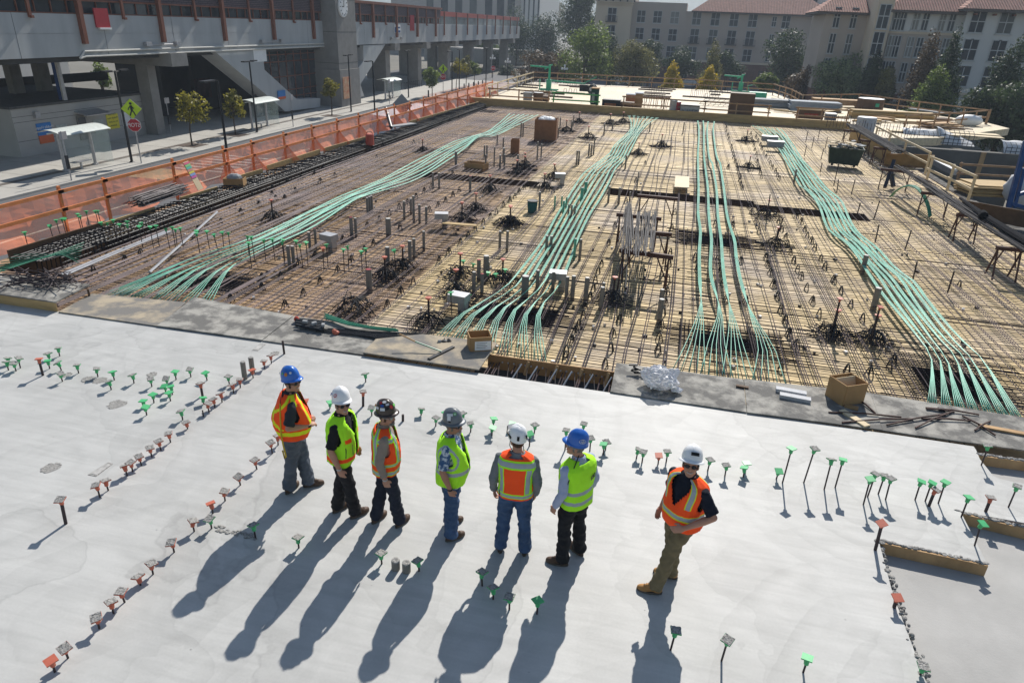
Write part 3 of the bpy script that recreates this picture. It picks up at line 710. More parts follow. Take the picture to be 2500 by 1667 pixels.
for px, py, kind, lb in ((323, 401, 2, 'black double armed street lamp beside the near stop sign'), (628.5, 327, 2, 'black double armed street lamp beside the second bus shelter'), (857.7, 276, 2, 'black double armed street lamp in front of the clock tower'),
                         (997.5, 241, 2, 'black double armed street lamp beyond the third bus shelter'), (561.5, 428, 1, 'black single armed street lamp rising behind the orange fence by the young trees'), (916, 298, 1, 'black single armed street lamp rising behind the fence by the white trailer'),
                         (1103.5, 232, 1, 'black single armed street lamp beside the far stop sign'), (1121, 226, 2, 'black street lamp left of the far bollards'), (1186, 213, 2, 'farthest black street lamp near the end of the station bridge')):
    q = g(px, py, ZS); dup(l2 if kind == 2 else ls, (q.x, q.y, ZS), R_(8) if kind == 2 else R_(4), lb, 'black street lamps')
kill(l2); kill(ls)
# globe lamps by the far corner
gl = thing('globe_lamp', '', 'street lamp')
MB().tube([(0, 0, 0), (0, 0, 3.4)], [.09, .06], n=8).build('pole', LAMPBK, gl)
for a in range(4): MB().ell((.42*math.cos(a*1.57), .42*math.sin(a*1.57), 3.55), (.17, .17, .2), 8, 6).build('globe', WHITE, gl)
MB().ell((0, 0, 4.0), (.17, .17, .2), 8, 6).tube([(0, 0, 3.4), (0, 0, 3.9)], .03).build('top_globe', WHITE, gl)
for px, py, Y_, lb in ((1201, 205, 140, 'globe street lamp left of the brown bush'), (1238, 200, 130, 'cluster of white globes on a post by the far railing corner'), (1377, 190, 118, 'globe lamp seen through the far railing near the green hoist'), (1752, 180, 118, 'globe lamp beside the right yellow tree'), (1858, 195, 116, 'globe lamp left of the large pale green tree'), (2192, 245, 92, 'globe lamp in front of the dark shop door on the right')):
    x_, z_ = gy(px, py, Y_); dup(gl, (x_, Y_, ZS), 0.3, lb, 'globe street lamps')
kill(gl)
# bus shelters
SHGL = glassy('shelter_glass', (.5, .6, .58), rough=.05, alpha=.18)
SHRF = mat('shelter_roof', (.62, .66, .62), rough=.4, var=.1)
def shelter():
    t = thing('bus_shelter', '', 'bus shelter')
    for y_ in (-1.25, 1.25): MB().tube([(0, y_, 0), (0, y_, 2.35)], .1, n=8).lathe([(.2, 0), (.2, .08), (.1, .1)], (0, y_, 0), n=10).build('post', TIN, t)
    rf = MB(); ps = [(1.1-2.0*k/8, 2.62-.22*(k/8*2-1.1)**2) for k in range(9)]
    for k in range(8):
        (xa, za), (xb, zb) = ps[k], ps[k+1]
        rf.face([(xa, -2, za), (xa, 2, za), (xb, 2, zb), (xb, -2, zb)]).face([(xa, -2, za-.04), (xb, -2, zb-.04), (xb, 2, zb-.04), (xa, 2, za-.04)])
    rf.bx(-.05, .05, -2, 2, 2.36, 2.44)
    rf.build('roof', SHRF, t)
    MB().bx(-.08, -.06, -1.15, 1.9, .15, 2.2).bx(-.06, .9, 1.9, 1.92, .15, 2.2).build('glass_panel', SHGL, t)
    MB().bx(.1, .5, -.9, .5, .45, .5).bx(.25, .35, -.3, -.2, 0, .45).build('bench', TIN, t)
    return t
s0 = shelter()
for px, py, lb in ((200, 416, 'glass bus shelter with curved white roof in front of the kiosk'), (628, 318, 'glass bus shelter with curved white roof by the sloping station wall'), (946, 244, 'glass bus shelter with curved white roof right of the clock tower')):
    q = Vector((0, {200: 38.2, 628: 59.4, 946: 90.1}[px], 0)); dup(s0, (-38.2, q.y, ZS+.13), 0, lb, 'curved roof bus shelters')
kill(s0)
bs = thing('bus_stop_sign', '', 'bus stop sign')
MB().tube([(0, 0, 0), (0, 0, 2.9)], .04, n=6).build('pole', TIN, bs); MB().box((0, .1, 2.65), (.03, .55, .45)).build('sign_plate', mat('sign_pale', (.5, .46, .44)), bs); MB().box((0, 0, 1.1), (.08, .2, .8)).build('timetable', BLACK, bs)
for px, py, lb in ((175, 441, 'thin bus stop pole with small plate at the near shelter'), (716, 310, 'thin bus stop pole standing left of the clock tower'), (951, 254, 'thin bus stop pole at the third shelter'), (418, 325, 'plain pale pole on the pavement left of the young trees')):
    q = g(px, py, ZS+.13); dup(bs, q, 0, lb, 'poles along the pavement')
kill(bs)
# stop and crossing signs
SRED = mat('sign_red', (.42, .02, .03), rough=.5); SYEL = mat('sign_yellowgreen', (.50, .68, .03), rough=.5)
def walk_fig(par):
    f = MB().lathe([(0, -.011), (.085, -.011), (.085, .011), (0, .011)], n=12)
    for v in range(len(f.v)): x, y_, z_ = f.v[v]; f.v[v] = (z_, x, y_+.36)
    for a, b, wd in (((0, .24), (.02, -.05), .15), ((.02, -.05), (-.14, -.42), .08), ((.02, -.05), (.14, -.22), .08), ((.14, -.22), (.2, -.42), .07), ((0, .22), (-.16, .06), .06), ((-.16, .06), (-.2, -.06), .055), ((.02, .2), (.17, .03), .06)):
        f.bar((0, a[0], a[1]), (0, b[0], b[1]), wd, .02, upv=(1, 0, 0))
    return f
def stop_sign(px, py, lb, hs, ped):
    q = g(px, py, ZS+.05); t = thing('stop_sign', lb, 'stop sign', q, R_(-66), 'stop signs')
    MB().tube([(0, 0, 0), (0, 0, hs+(1.45 if ped else .3))], .04, n=6).build('pole', TIN, t)
    poly = [(.42*math.cos(R_(22.5+45*k)), hs+.42*math.sin(R_(22.5+45*k))) for k in range(8)]
    sp = MB().prismx([(p[0]*1.06, hs+(p[1]-hs)*1.06) for p in poly], .03, .045).build('octagon_border', WHITE, t)
    oc = MB().prismx(poly, .045, .055).build('octagon_plate', SRED, t)
    text('lettering', 'STOP', WHITE, .36, frame_mat((.058, 0, hs), (0, 1, 0), (0, 0, 1)), oc, sx=.85)
    if ped:
        r = .64
        MB().prismx([(0, hs+1.05-r), (r, hs+1.05), (0, hs+1.05+r), (-r, hs+1.05)], .03, .05).build('diamond_plate', SYEL, t)
        w_ = walk_fig(t); w_.v = [(x+.055, y_*1.0, z_+hs+1.03) for x, y_, z_ in w_.v]; w_.build('walking_figure', BLACK, t)
stop_sign(346, 402, 'red stop sign under a yellow walking figure diamond by the kiosk', 2.62, True)
stop_sign(1082, 236, 'red stop sign under a yellow walking figure diamond by the far young tree', 2.62, True)
stop_sign(1203, 202, 'small red stop sign at the far street corner', 2.4, False)
q = g(955, 330, -2); ds = thing('road_sign', 'back of a grey diamond road sign behind the orange fence', 'road sign', (-19.2, 47.6, ZS+1))
MB().tube([(0, 0, 0), (0, 0, 3.2)], .035).build('pole', TIN, ds); MB().prism([(0, -.75), (.75, 0), (0, .75), (-.75, 0)], -.01, .01).build('diamond_plate', GREY, ds).matrix_local = Matrix.Translation((0, -.05, 3.4)) @ Matrix.Rotation(R_(90), 4, 'X') @ Matrix.Rotation(R_(0), 4, 'Z')
bo = thing('bollard', '', 'bollard'); MB().tube([(0, 0, 0), (0, 0, .9), (0, 0, 1.0)], [.11, .1, .05], n=8).build('post', LAMPBK, bo); MB().lathe([(.16, 0), (.16, .1), (.11, .15)], n=8).build('base', LAMPBK, bo)
for k, (px, py) in enumerate(((1046, 239), (1133, 221), (1144.5, 219), (1156, 216.5), (1167.5, 214), (1178, 212))):
    dup(bo, g(px, py, ZS+.13), 0, f'black bollard, {nth(k)} from the left along the brick pavement', 'black bollards')
kill(bo)
br_ = thing('bike_rack', 'row of black hoops for bicycles under the station', 'bike rack', (-42, 104, ZS+.13))
for k in range(8): MB().tube([(0, k*1.0, 0), (0, k*1.0, .9), (.6, k*1.0, .9), (.6, k*1.0, 0)], .04, n=5).build('hoop', LAMPBK, br_)
# white trailer parked behind the fence
wq = [g(*p, -1.5) for p in ((901, 279), (1017, 252), (1057, 257), (958, 287))]
tr = thing('box_trailer', 'long white roofed trailer parked behind the orange fence', 'trailer', (wq[0].x, wq[0].y, ZS))
o = MB().prism([(p.x, p.y) for p in wq], -3.3, -1.5).build('body', mat('trailer_white', (.7, .72, .76), rough=.4, var=.04), tr); o.matrix_parent_inverse = Matrix.Translation(tr.location).inverted()
for k in (0, 1, 2, 3):
    c_ = wq[k].lerp((wq[0]+wq[2])/2, .25); o = MB().tube([(c_.x-.15, c_.y, ZS+.42), (c_.x+.15, c_.y, ZS+.42)], .42, n=14).build('wheel', BLACK, tr); o.matrix_parent_inverse = Matrix.Translation(tr.location).inverted()

# ------------------------------------------------------------------ trees
BARK = mat('bark', (.07, .05, .035), rough=.95, var=.3, scale=4)
LEAF = {'dark': leafmat('leaf_dark', (.014, .026, .014), (.075, .11, .045), .35), 'green': leafmat('leaf_green', (.035, .06, .016), (.25, .32, .08), .5), 'olive': leafmat('leaf_olive', (.05, .052, .018), (.26, .25, .09), .45),
        'pale': leafmat('leaf_pale', (.07, .10, .05), (.34, .40, .20), .5), 'yellow': leafmat('leaf_yellow', (.22, .17, .012), (.80, .58, .03), .45), 'brown': leafmat('leaf_brown', (.05, .035, .02), (.16, .11, .055), .3),
        'lime': leafmat('leaf_lime', (.07, .075, .012), (.34, .30, .035), .45), 'haze': leafmat('leaf_haze', (.12, .13, .09), (.28, .25, .16), .3)}
def tree(name, label, base, crown, rad, kind, n, size, group='trees round the site', cone=False, seed=0, nb=9, trunk=.16, sparse=1.0, bs=1.0):
    rnd = random.Random(seed); base = Vector(base); crown = Vector(crown); t = thing(name, label, 'tree', base, 0, group)
    c = crown-base; rx, ry, rz = rad
    tk = MB(); tk.tube([(0, 0, -.2), (rnd.uniform(-.1, .1), 0, c.z*.4), (c.x*.6, c.y*.6, max(.5, c.z*.8)), (c.x, c.y, c.z+rz*.35)], [trunk, trunk*.8, trunk*.55, trunk*.15], n=7)
    blobs = []
    for i in range(nb):
        if cone:
            h = -1+1.85*i/nb; k = (1-((h+1)/2.0)**1.4)*.9+.12; a = rnd.uniform(0, 6.28); d = rnd.uniform(0, .6)*k
            blobs.append((c+Vector((rx*d*math.cos(a), ry*d*math.sin(a), rz*h)), k*.75+.08, .26))
        else:
            while True:
                v = Vector((rnd.uniform(-1, 1), rnd.uniform(-1, 1), rnd.uniform(-1, 1)))
                if v.length < 1: break
            v *= .74; s_ = rnd.uniform(.36, .58)*bs
            blobs.append((c+Vector((v.x*rx, v.y*ry, v.z*rz)), s_, s_*.85))
    for b, s_, _ in blobs[:6]:
        st_ = Vector((c.x*.5, c.y*.5, max(.4, c.z*.65))); tk.tube([st_, st_.lerp(b, .55)+Vector((0, 0, rz*.05)), b], [trunk*.45, trunk*.28, trunk*.08], n=5)
    tk.build('trunk', BARK, t)
    lf = MB()
    tot = sum(b[1]**2 for b in blobs)
    for b, s_, sz in blobs:
        for k in range(int(n*s_**2/tot)):
            u = Vector((rnd.gauss(0, 1), rnd.gauss(0, 1), rnd.gauss(0, 1))).normalized(); r_ = rnd.uniform(.35, 1.0)**.5*rnd.uniform(.85, 1.12)*sparse
            p = b+Vector((u.x*rx*s_*r_, u.y*ry*s_*r_, u.z*rz*sz*r_*(1.4 if cone else 1)))
            a = Vector((rnd.gauss(0, 1), rnd.gauss(0, 1), rnd.gauss(0, 1))).normalized(); bb = a.cross(u+Vector((.01, 0, 0)))
            if bb.length < .1: bb = Vector((1, 0, 0))
            bb.normalize(); z = size*rnd.uniform(.5, 1.3); w2 = z*rnd.uniform(.45, .8)
            lf.face([p-a*z*.5, p+bb*w2*.4, p+a*z*.5, p-bb*w2*.4])
    lf.build('crown', LEAF[kind], t)
    return t
def bgtree(label, px, py, rpx, rpy, Y, kind, seed, n=2600, size=None, cone=False, name='tree', nb=11):
    x, z = gy(px, py, Y); s = math.hypot(x, Y)/FPX; rx, rz = rpx*s*1.18, rpy*s*1.12
    tree(name, label, (x, Y, ZS), (x, Y, z), (rx, rx*.9, rz), kind, n, size or max(.28, .011*rx*6+.12), cone=cone, seed=seed, nb=nb, trunk=.22)
bg_ = [('dark oak tree at the end of the station bridge', 1263, 88, 34, 58, 185, 'dark', 0), ('dark oak tree right of the bridge end', 1330, 92, 42, 58, 190, 'dark', 0), ('tall dark oak tree against the apartment tower', 1415, 62, 52, 55, 180, 'dark', 0), ('thin topped dark tree crown against the sky', 1415, 8, 28, 24, 182, 'dark', 0),
       ('pale hazy tree far behind the dark oaks', 1352, 48, 42, 32, 330, 'haze', 0), ('bare brownish bush behind the far railing', 1325, 168, 62, 42, 128, 'brown', 0), ('large bright green tree by the apartment tower', 1428, 132, 58, 68, 122, 'green', 0),
       ('dark tree between the two green trees', 1492, 148, 22, 48, 135, 'dark', 0), ('loose olive green tree in front of the left apartments', 1552, 152, 46, 46, 124, 'olive', 0), ('dark crown behind the loose olive tree', 1590, 125, 26, 26, 140, 'dark', 0), ('dark round tree above the left yellow tree', 1665, 152, 38, 30, 138, 'dark', 0),
       ('left of two small yellow trees by the far railing', 1640, 192, 22, 30, 106, 'yellow', 1), ('right of two small yellow trees by the far railing', 1730, 198, 22, 27, 104, 'yellow', 1), ('olive brown conical tree above the right yellow tree', 1738, 165, 26, 48, 118, 'olive', 1), ('dark round tree right of the conical olive tree', 1780, 160, 32, 32, 138, 'dark', 0),
       ('broad dark tree in front of the balcony wing', 1930, 150, 52, 55, 126, 'dark', 0), ('olive and brown tree in front of the broad dark tree', 1978, 195, 46, 46, 108, 'brown', 0), ('pale green feathery tree below the long balcony', 2072, 150, 60, 60, 112, 'pale', 0), ('grey green bushy tree behind the plywood stacks', 2068, 195, 62, 52, 100, 'pale', 0),
       ('dark conical evergreen left of the brick shopfront', 2128, 195, 26, 50, 94, 'dark', 1), ('small olive shrub right of the dark evergreen', 2162, 215, 16, 32, 92, 'olive', 0), ('russet conical tree in front of the beige wall', 2252, 185, 34, 72, 88, 'brown', 1), ('tall dark cypress beside the white wall', 2310, 180, 28, 72, 86, 'dark', 1),
       ('green pointed tree in front of the cypress', 2284, 228, 40, 46, 82, 'green', 1), ('dark pointed tree against the white wall', 2455, 190, 40, 60, 84, 'dark', 1), ('big nearest green tree at the right edge', 2455, 275, 66, 66, 72, 'dark', 0),
       ('low green bush left of the orange lamp tree', 1870, 200, 22, 18, 104, 'green', 0), ('dark bush at the bridge end', 1235, 185, 18, 22, 150, 'dark', 0), ('dark tree seen under the station bridge', 1100, 150, 28, 32, 215, 'green', 0), ('green tree seen between the bridge piers', 1190, 128, 30, 28, 220, 'green', 0), ('dark tree at the right under the bridge', 1205, 160, 20, 34, 175, 'dark', 0)]
for i, (lb, px, py, rx, ry, Y, kd, cn) in enumerate(bg_):
    bgtree(lb, px, py, rx, ry, Y, kd, i, cone=bool(cn), nb=20, n=10000 if Y < 110 else 7500, name='tree' if 'bush' not in lb and 'shrub' not in lb else 'bush')
for i, (bx_, by_, cxp, cyp, rp, rq, kd, lb, nb) in enumerate(((469, 355, 463, 268, 44, 46, 'lime', 'young yellow green tree, nearest on the pavement', 15), (576, 330, 568, 256, 34, 36, 'lime', 'young yellow green tree, second on the pavement beside the lamp', 13),
        (810, 283, 808, 216, 26, 28, 'lime', 'young yellow green tree in front of the clock tower', 12), (1055, 237, 1052, 190, 26, 28, 'green', 'bushy street tree beside the far stop sign', 10), (1113, 221, 1122, 165, 24, 28, 'lime', 'yellowish street tree, left of the far pair', 10), (1159, 213, 1158, 165, 22, 25, 'green', 'green street tree, right of the far pair', 10), (1137, 217, 1140, 158, 22, 26, 'olive', 'olive street tree between the far pair', 9))):
    q = g(bx_, by_, ZS+.13); s = q.length/FPX; x, z = gy(cxp, cyp, q.y)
    tree('street_tree', lb, q, (x, q.y, z), (rp*s*.92, rp*s*.92, rq*s*.95), kd, 760 if kd == 'lime' else 1800, .34 if kd == 'lime' else .3, 'young street trees', seed=50+i, nb=nb+5, bs=.62, trunk=.07, sparse=1.1)
    if i < 3:
        tag(MB().box((q.x, q.y, ZS+.139), (1.8, 1.8, .008)).build('planting_bed', mat('soil', (.09, .065, .05), var=.3)), kind='structure')
for k, (px, py, Y_) in enumerate(((12, 185, 75), (75, 175, 80), (245, 185, 72))):
    bgtree(f'green tree beyond the undercroft, {nth(k)} from the left', px, py, 16, 22, Y_, 'green', 80+k, n=900, size=.4)
# ------------------------------------------------------------------ apartment houses and office block
STUC = mat('stucco_taupe', (.40, .345, .30), rough=.9, var=.05, scale=.4); STUCB = mat('stucco_beige', (.54, .455, .35), rough=.9, var=.05, scale=.4); STUCW = mat('stucco_white', (.53, .53, .52), rough=.9, var=.04, scale=.4)
BRICK = mat('shopfront_brick', (.14, .075, .06), rough=.9, var=.2, scale=2); TRIM = mat('window_trim', (.42, .43, .43), rough=.7, var=.05); IRON = mat('balcony_iron', (.04, .045, .05), rough=.6)
def tile_mat(nm, ax):
    m = mat(nm, (.42, .20, .15), rough=.85, var=.25, scale=1.5)
    n, l, p = nodes_of(m); tc = [x for x in n if x.type == 'TEX_COORD'][0]; base = p.inputs['Base Color'].links[0].from_socket
    def wave(d, sc):
        wv = n.new('ShaderNodeTexWave'); wv.bands_direction = d; wv.inputs['Scale'].default_value = sc; wv.inputs['Distortion'].default_value = .6; l.new(tc.outputs['Object'], wv.inputs['Vector']); return wv.outputs['Fac']
    b = n.new('ShaderNodeBump'); b.inputs['Strength'].default_value = .9; b.inputs['Distance'].default_value = .2; l.new(wave(ax, 1.05), b.inputs['Height']); l.new(b.outputs[0], p.inputs['Normal'])
    r = n.new('ShaderNodeMapRange'); r.inputs[1].default_value = .0; r.inputs[2].default_value = .35; r.inputs[3].default_value = .55; r.inputs[4].default_value = 1.1; l.new(wave('Y', 1.3), r.inputs[0])
    r2 = n.new('ShaderNodeMapRange'); r2.inputs[1].default_value = .0; r2.inputs[2].default_value = .4; r2.inputs[3].default_value = .5; r2.inputs[4].default_value = 1.1; l.new(wave(ax, 1.05), r2.inputs[0])
    mu = n.new('ShaderNodeMath'); mu.operation = 'MULTIPLY'; l.new(r.outputs[0], mu.inputs[0]); l.new(r2.outputs[0], mu.inputs[1])
    mx = n.new('ShaderNodeMix'); mx.data_type = 'RGBA'; mx.blend_type = 'MULTIPLY'; mx.inputs[0].default_value = 1; l.new(base, mx.inputs[6]); l.new(mu.outputs[0], mx.inputs[7]); l.new(mx.outputs[2], p.inputs['Base Color'])
    return m
TILE = tile_mat('roof_tiles', 'X')
n_, l_, p_ = nodes_of(GLASSBL); oi = n_.new('ShaderNodeObjectInfo'); rr = n_.new('ShaderNodeValToRGB'); rr.color_ramp.interpolation = 'CONSTANT'
for e_, c_ in ((0, (.022, .032, .042)), (.45, (.04, .052, .06)), (.72, (.085, .095, .095)), (.9, (.19, .19, .175))):
    el = rr.color_ramp.elements[0] if e_ == 0 else rr.color_ramp.elements.new(e_); el.position = e_; el.color = (*c_, 1)
rr.color_ramp.elements.remove(rr.color_ramp.elements[-1]); l_.new(oi.outputs['Random'], rr.inputs[0]); l_.new(rr.outputs[0], p_.inputs['Base Color'])
WPROTO = {}
def window(par, x, y, z, w, h, style=0):
    key = (round(w, 2), round(h, 2), style)
    if key not in WPROTO:
        f = MB(); t_ = .075
        f.bx(-w/2, w/2, -.09, 0, h/2-t_, h/2).bx(-w/2, w/2, -.09, 0, -h/2, -h/2+t_).bx(-w/2, -w/2+t_, -.09, 0, -h/2, h/2).bx(w/2-t_, w/2, -.09, 0, -h/2, h/2)
        f.bx(-.045, .045, -.08, 0, -h/2, h/2).bx(-w/2, w/2, -.075, 0, -.05+h*.02, .05+h*.02)
        f.bx(-w/2-.08, w/2+.08, -.16, .0, -h/2-.1, -h/2)
        WPROTO[key] = (f.mesh('window', TRIM), MB().bx(-w/2+.04, w/2-.04, -.05, -.02, -h/2+.04, h/2-.04).mesh('pane', GLASSBL), None)
    a, b, _ = WPROTO[key]
    o = bpy.data.objects.new('window', a); COL.objects.link(o); o.parent = par; o.location = (x, y, z)
    p_ = bpy.data.objects.new('pane', b); COL.objects.link(p_); p_.parent = o
    if style == 1:
        bl = MB().bx(-w/2-.3, w/2+.3, -.65, -.6, -h/2+.0, -h/2+.06).bx(-w/2-.3, w/2+.3, -.65, -.6, -h/2+.95, -h/2+1.0).bx(-w/2-.3, w/2+.3, -.65, 0, -h/2-.1, -h/2)
        for k in range(15): bl.bx(-w/2-.3+k*(w+.58)/14, -w/2-.27+k*(w+.58)/14, -.64, -.61, -h/2, -h/2+.98)
        bl.build('balcony', IRON, o)
def gxy(p, Y): return gy(p[0], p[1], Y)
YA = 158.0
ap = thing('apartment_building', 'long taupe apartment block with red tiled roof beyond the far deck', 'building')
AX = lambda px, py=45, Y=YA: gy(px, py, Y)[0]
x0, x1, x2, x3 = AX(1455), AX(1542), AX(1674), AX(1946)
x4, x5 = AX(2012), AX(2140)
MB().bx(x1, x2, YA, YA+14, ZS, 10.9).bx(x2, x4, YA+.3, YA+14, .3, 9.5).build('wall', STUC, ap)
MB().bx(x0, x1, YA-1.2, YA+13, .3, 10.6).build('tower_wall', STUCB, ap)
tw = MB().bx(x0-.15, x1+.15, YA-1.4, YA+13, 10.6, 14.5)
tw.build('tower_top', STUC, ap)
for k in range(3): window(ap, x0+(x1-x0)*(.28+.22*k), YA-1.41, 12.2, 1.6, 1.7)
for z in (10.2, 10.6): MB().bx(x0-.3, x1+.3, YA-1.6, YA-1.39, z, z+.15).build('cornice', STUCB, ap)
for k in range(6): MB().bx(x0+.5+k*1.45-.15, x0+.5+k*1.45+.15, YA-1.55, YA-1.38, 10.75, 14).build('pilaster', IRON, ap)
MB().bx(x0-.2, x5, YA-1.5, YA+10, ZS, .3).build('shop_base', BRICK, ap)
MB().bx(x0-.3, x5, YA-1.75, YA-1.45, .2, .6).build('cornice', STUCB, ap)
for k in range(10):
    xx = x0+2+k*(x5-x0-4)/9; MB().bx(xx-1.3, xx+1.3, YA-1.56, YA-1.5, ZS+.3, -.9).build('shop_window', GLASSDK, ap)
MB().bx(x4, x5+2, YA-3.0, YA+14, .3, 9.5).build('bay_wall', STUCB, ap)
rows = (8.2, 4.98, 1.76)
for zi, z in enumerate(rows):
    for px in (1565, 1605, 1647): window(ap, AX(px), YA-.0, z, 1.75, 2.3)
    for k, px in enumerate((1701, 1747, 1793, 1839)): window(ap, AX(px), YA+.29, z, 1.75, 2.4 if zi != 1 else 2.7, 1 if zi == 1 else 0)
    window(ap, AX(1892), YA+.29, z, .9, 1.9); window(ap, AX(1921), YA+.29, z, 1.6, 2.3)
    window(ap, AX(1495), YA-1.21, z+.1, 1.8, 2.6, 1 if zi < 2 else 0)
for z in rows:
    window(ap, x4+2.2, YA-3.01, z+.1, 2.0, 2.6); window(ap, x4+4.9, YA-3.01, z+.1, 1.2, 2.6); window(ap, x4+6.7, YA-3.01, z+.1, 1.2, 2.6)
# tiled roofs: hip shapes with real thickness
def hip(par, xa, xb, ya, yb, ze, rise, hipl=True, hipr=True, name='roof', inset=3.0):
    ym = (ya+yb)/2; m_ = MB(); xl = xa+(inset if hipl else 0); xr = xb-(inset if hipr else 0)
    A, B_, C_, D_ = (xa, ya, ze), (xb, ya, ze), (xb, yb, ze), (xa, yb, ze); E_, F_ = (xl, ym, ze+rise), (xr, ym, ze+rise)
    m_.face([A, B_, F_, E_]).face([C_, D_, E_, F_]).face([D_, A, E_]).face([B_, C_, F_])
    m_.bx(xa+.05, xb-.05, ya+.05, yb-.05, ze-.3, ze-.02, m=1)
    return m_.build(name, [TILE, mat('eaves', (.10, .085, .075))], par)
hip(ap, x2+1, x4+2, YA-.9, YA+15, 9.6, 3.6, inset=5)
hip(ap, x4-.8, x4+9.5, YA-4.0, YA+15, 9.75, 4.2, inset=5)
hip(ap, x4+9, x5+12, YA-1.6, YA+15, 9.1, 3.2, False, True)
MB().bx(x4+9, x5+1.9, YA-5.0, YA-3.0, 5.6, 5.9).bx(x4+9, x5+1.9, YA-5.0, YA-4.95, 5.9, 7.0).build('long_balcony', IRON, ap)
for k in range(3): window(ap, x4+10.8+k*3.2, YA-3.01, 7.6, 1.3, 2.6)
MB().bx(AX(1940), AX(2230), YA+22, YA+34, ZS, 19).build('rear_wing', STUCW, ap)
for k in range(10): window(ap, AX(1955)+k*4.6, YA+21.98, 13.6, 2.0, 2.4)
YB = 100.0
ar = thing('apartment_house', 'near white and beige apartment house with red tiled eaves on the right', 'building')
BX = lambda px, py=60: gy(px, py, YB)[0]
c0, c1, c2, c3 = BX(2128, 60), BX(2168, 60), BX(2334, 100), BX(2560, 60)
MB().bx(c1, c2, YB, YB+14, -.3, 6.75).bx(c0-5.0, c0, YB+3, YB+14, -.3, 8.7).build('beige_wall', STUC, ar)
MB().bx(c1-.02, c2, YB-.06, YB+14, 6.75, 9.1).build('upper_wall', STUCW, ar)
MB().bx(c0, c1, YB-1.0, YB+12, 1.7, 11.6).build('corner_tower', STUCB, ar)
MB().bx(c0-.1, c1+.1, YB-1.1, YB+12, ZS, 1.7).bx(c0-5, c2, YB-.1, YB+13, ZS, -.3).build('brick_base', BRICK, ar)
MB().bx(c2-.0, c3+12, YB-1.2, YB+14, ZS, 9.4).build('white_wall', STUCW, ar)
MB().bx(c1, c2-.01, YB-.14, YB-.055, 6.6, 6.85).build('string_course', STUCB, ar); MB().bx(c2-.05, c3, YB-1.4, YB-1.19, .1, .4).build('string_course', STUCB, ar)
MB().bx(c1+1.6, c1+4.4, YB-.16, YB-.11, ZS, -1.2).build('shop_door', GLASSDK, ar)
W1 = lambda zx, zy: gy(1800+zx/3.357, zy/3.357, YB)[0]
for z, dx in ((8.15, 0), (5.15, 0), (2.25, 0)):
    for x in (W1(1500, 180), W1(1715, 185)):
        for e in (-.52, .52): window(ar, x+e, YB-.07, z, .78, 2.3)
    for x in (W1(1300, 180), W1(1350, 180)): window(ar, x, YB-.07, z, .8, 2.5)
    window(ar, (c0+c1)/2, YB-1.01, z+.2, 1.3, 2.7)
    for x in (c0-3.6, c0-1.6): window(ar, x, YB+2.99, z, .8, 2.4)
    xw = gy(1800+1970/3.357, 180/3.357, YB-1.2)[0]; step = gy(1800+2205/3.357, 180/3.357, YB-1.2)[0]-xw
    for k in range(3): window(ar, xw+k*step, YB-1.21, z, 1.62, 2.35)
    for k in range(2): MB().bx(xw+k*step-.15, xw+k*step+.15, YB-1.3, YB-1.2, z-1.95, z-1.8).build('vent', IRON, ar)
hip(ar, c1-.9, c2+3, YB-1.1, YB+15, 9.15, 4.0, True, False, inset=6)
hip(ar, c2-.9, c3+13, YB-2.4, YB+15, 9.5, 4.2, True, False, inset=6)
hip(ar, c0-6.2, c0-.05, YB+2, YB+13, 8.8, 2.2, True, False, inset=3)
for k in range(12): MB().bx(c1+.6+k*2.0, c1+.8+k*2.0, YB-2.0 if c1+k*2 > c2 else YB-.9, YB-.1, 8.85, 9.05).build('rafter_end', BROWN, ar)
# office tower far behind the station
of = thing('office_building', 'hazy pale office tower with tall window strips far behind the station', 'building')
OY = 262.0; OX = lambda px: gy(px, 20, OY)[0]
oa, ob, oc_ = OX(955), OX(1268), OX(1316)
MB().bx(oa, ob, OY, OY+40, ZS, 40).build('wall', mat('office_stone', (.42, .38, .35), rough=.9, var=.04), of)
MB().bx(ob, oc_, OY+1.5, OY+40, ZS, 40).build('side_wing', mat('office_pale', (.58, .57, .55), rough=.9, var=.04), of)
for px in (1050, 1085, 1120, 1155, 1193, 1222, 1248): MB().bx(OX(px)-1.3, OX(px)+1.3, OY-.1, OY-.02, ZS+6, 38).build('window_strip', GLASSBL, of)
for k in range(4): MB().bx(ob+1.2+k*1.7, ob+1.7+k*1.7, OY+1.42, OY+1.49, ZS+6, 38).build('slit_window', GLASSBL, of)
hl = MB(); rnd = random.Random(3); N_ = 90
top = [(-900+i*22, 1400, 20+38*noise.noise(Vector((i*.11, 1.7, 0)))+26*noise.noise(Vector((i*.31, 5, 0)))+45) for i in range(N_)]
for i in range(N_-1):
    a, b = top[i], top[i+1]; hl.face([(a[0], 1150, -6), (b[0], 1150, -6), b, a]).face([a, b, (b[0], 1800, -6), (a[0], 1800, -6)])
tag(hl.build('hills', mat('hill_green', (.08, .10, .06), var=.3, scale=.01)), kind='structure')
tag(MB().bx(-70, -42, 190, 197, ZS, ZS+3.5).build('low_building', mat('low_wall', (.3, .29, .27))), 'low pale building seen under the station bridge', 'building')
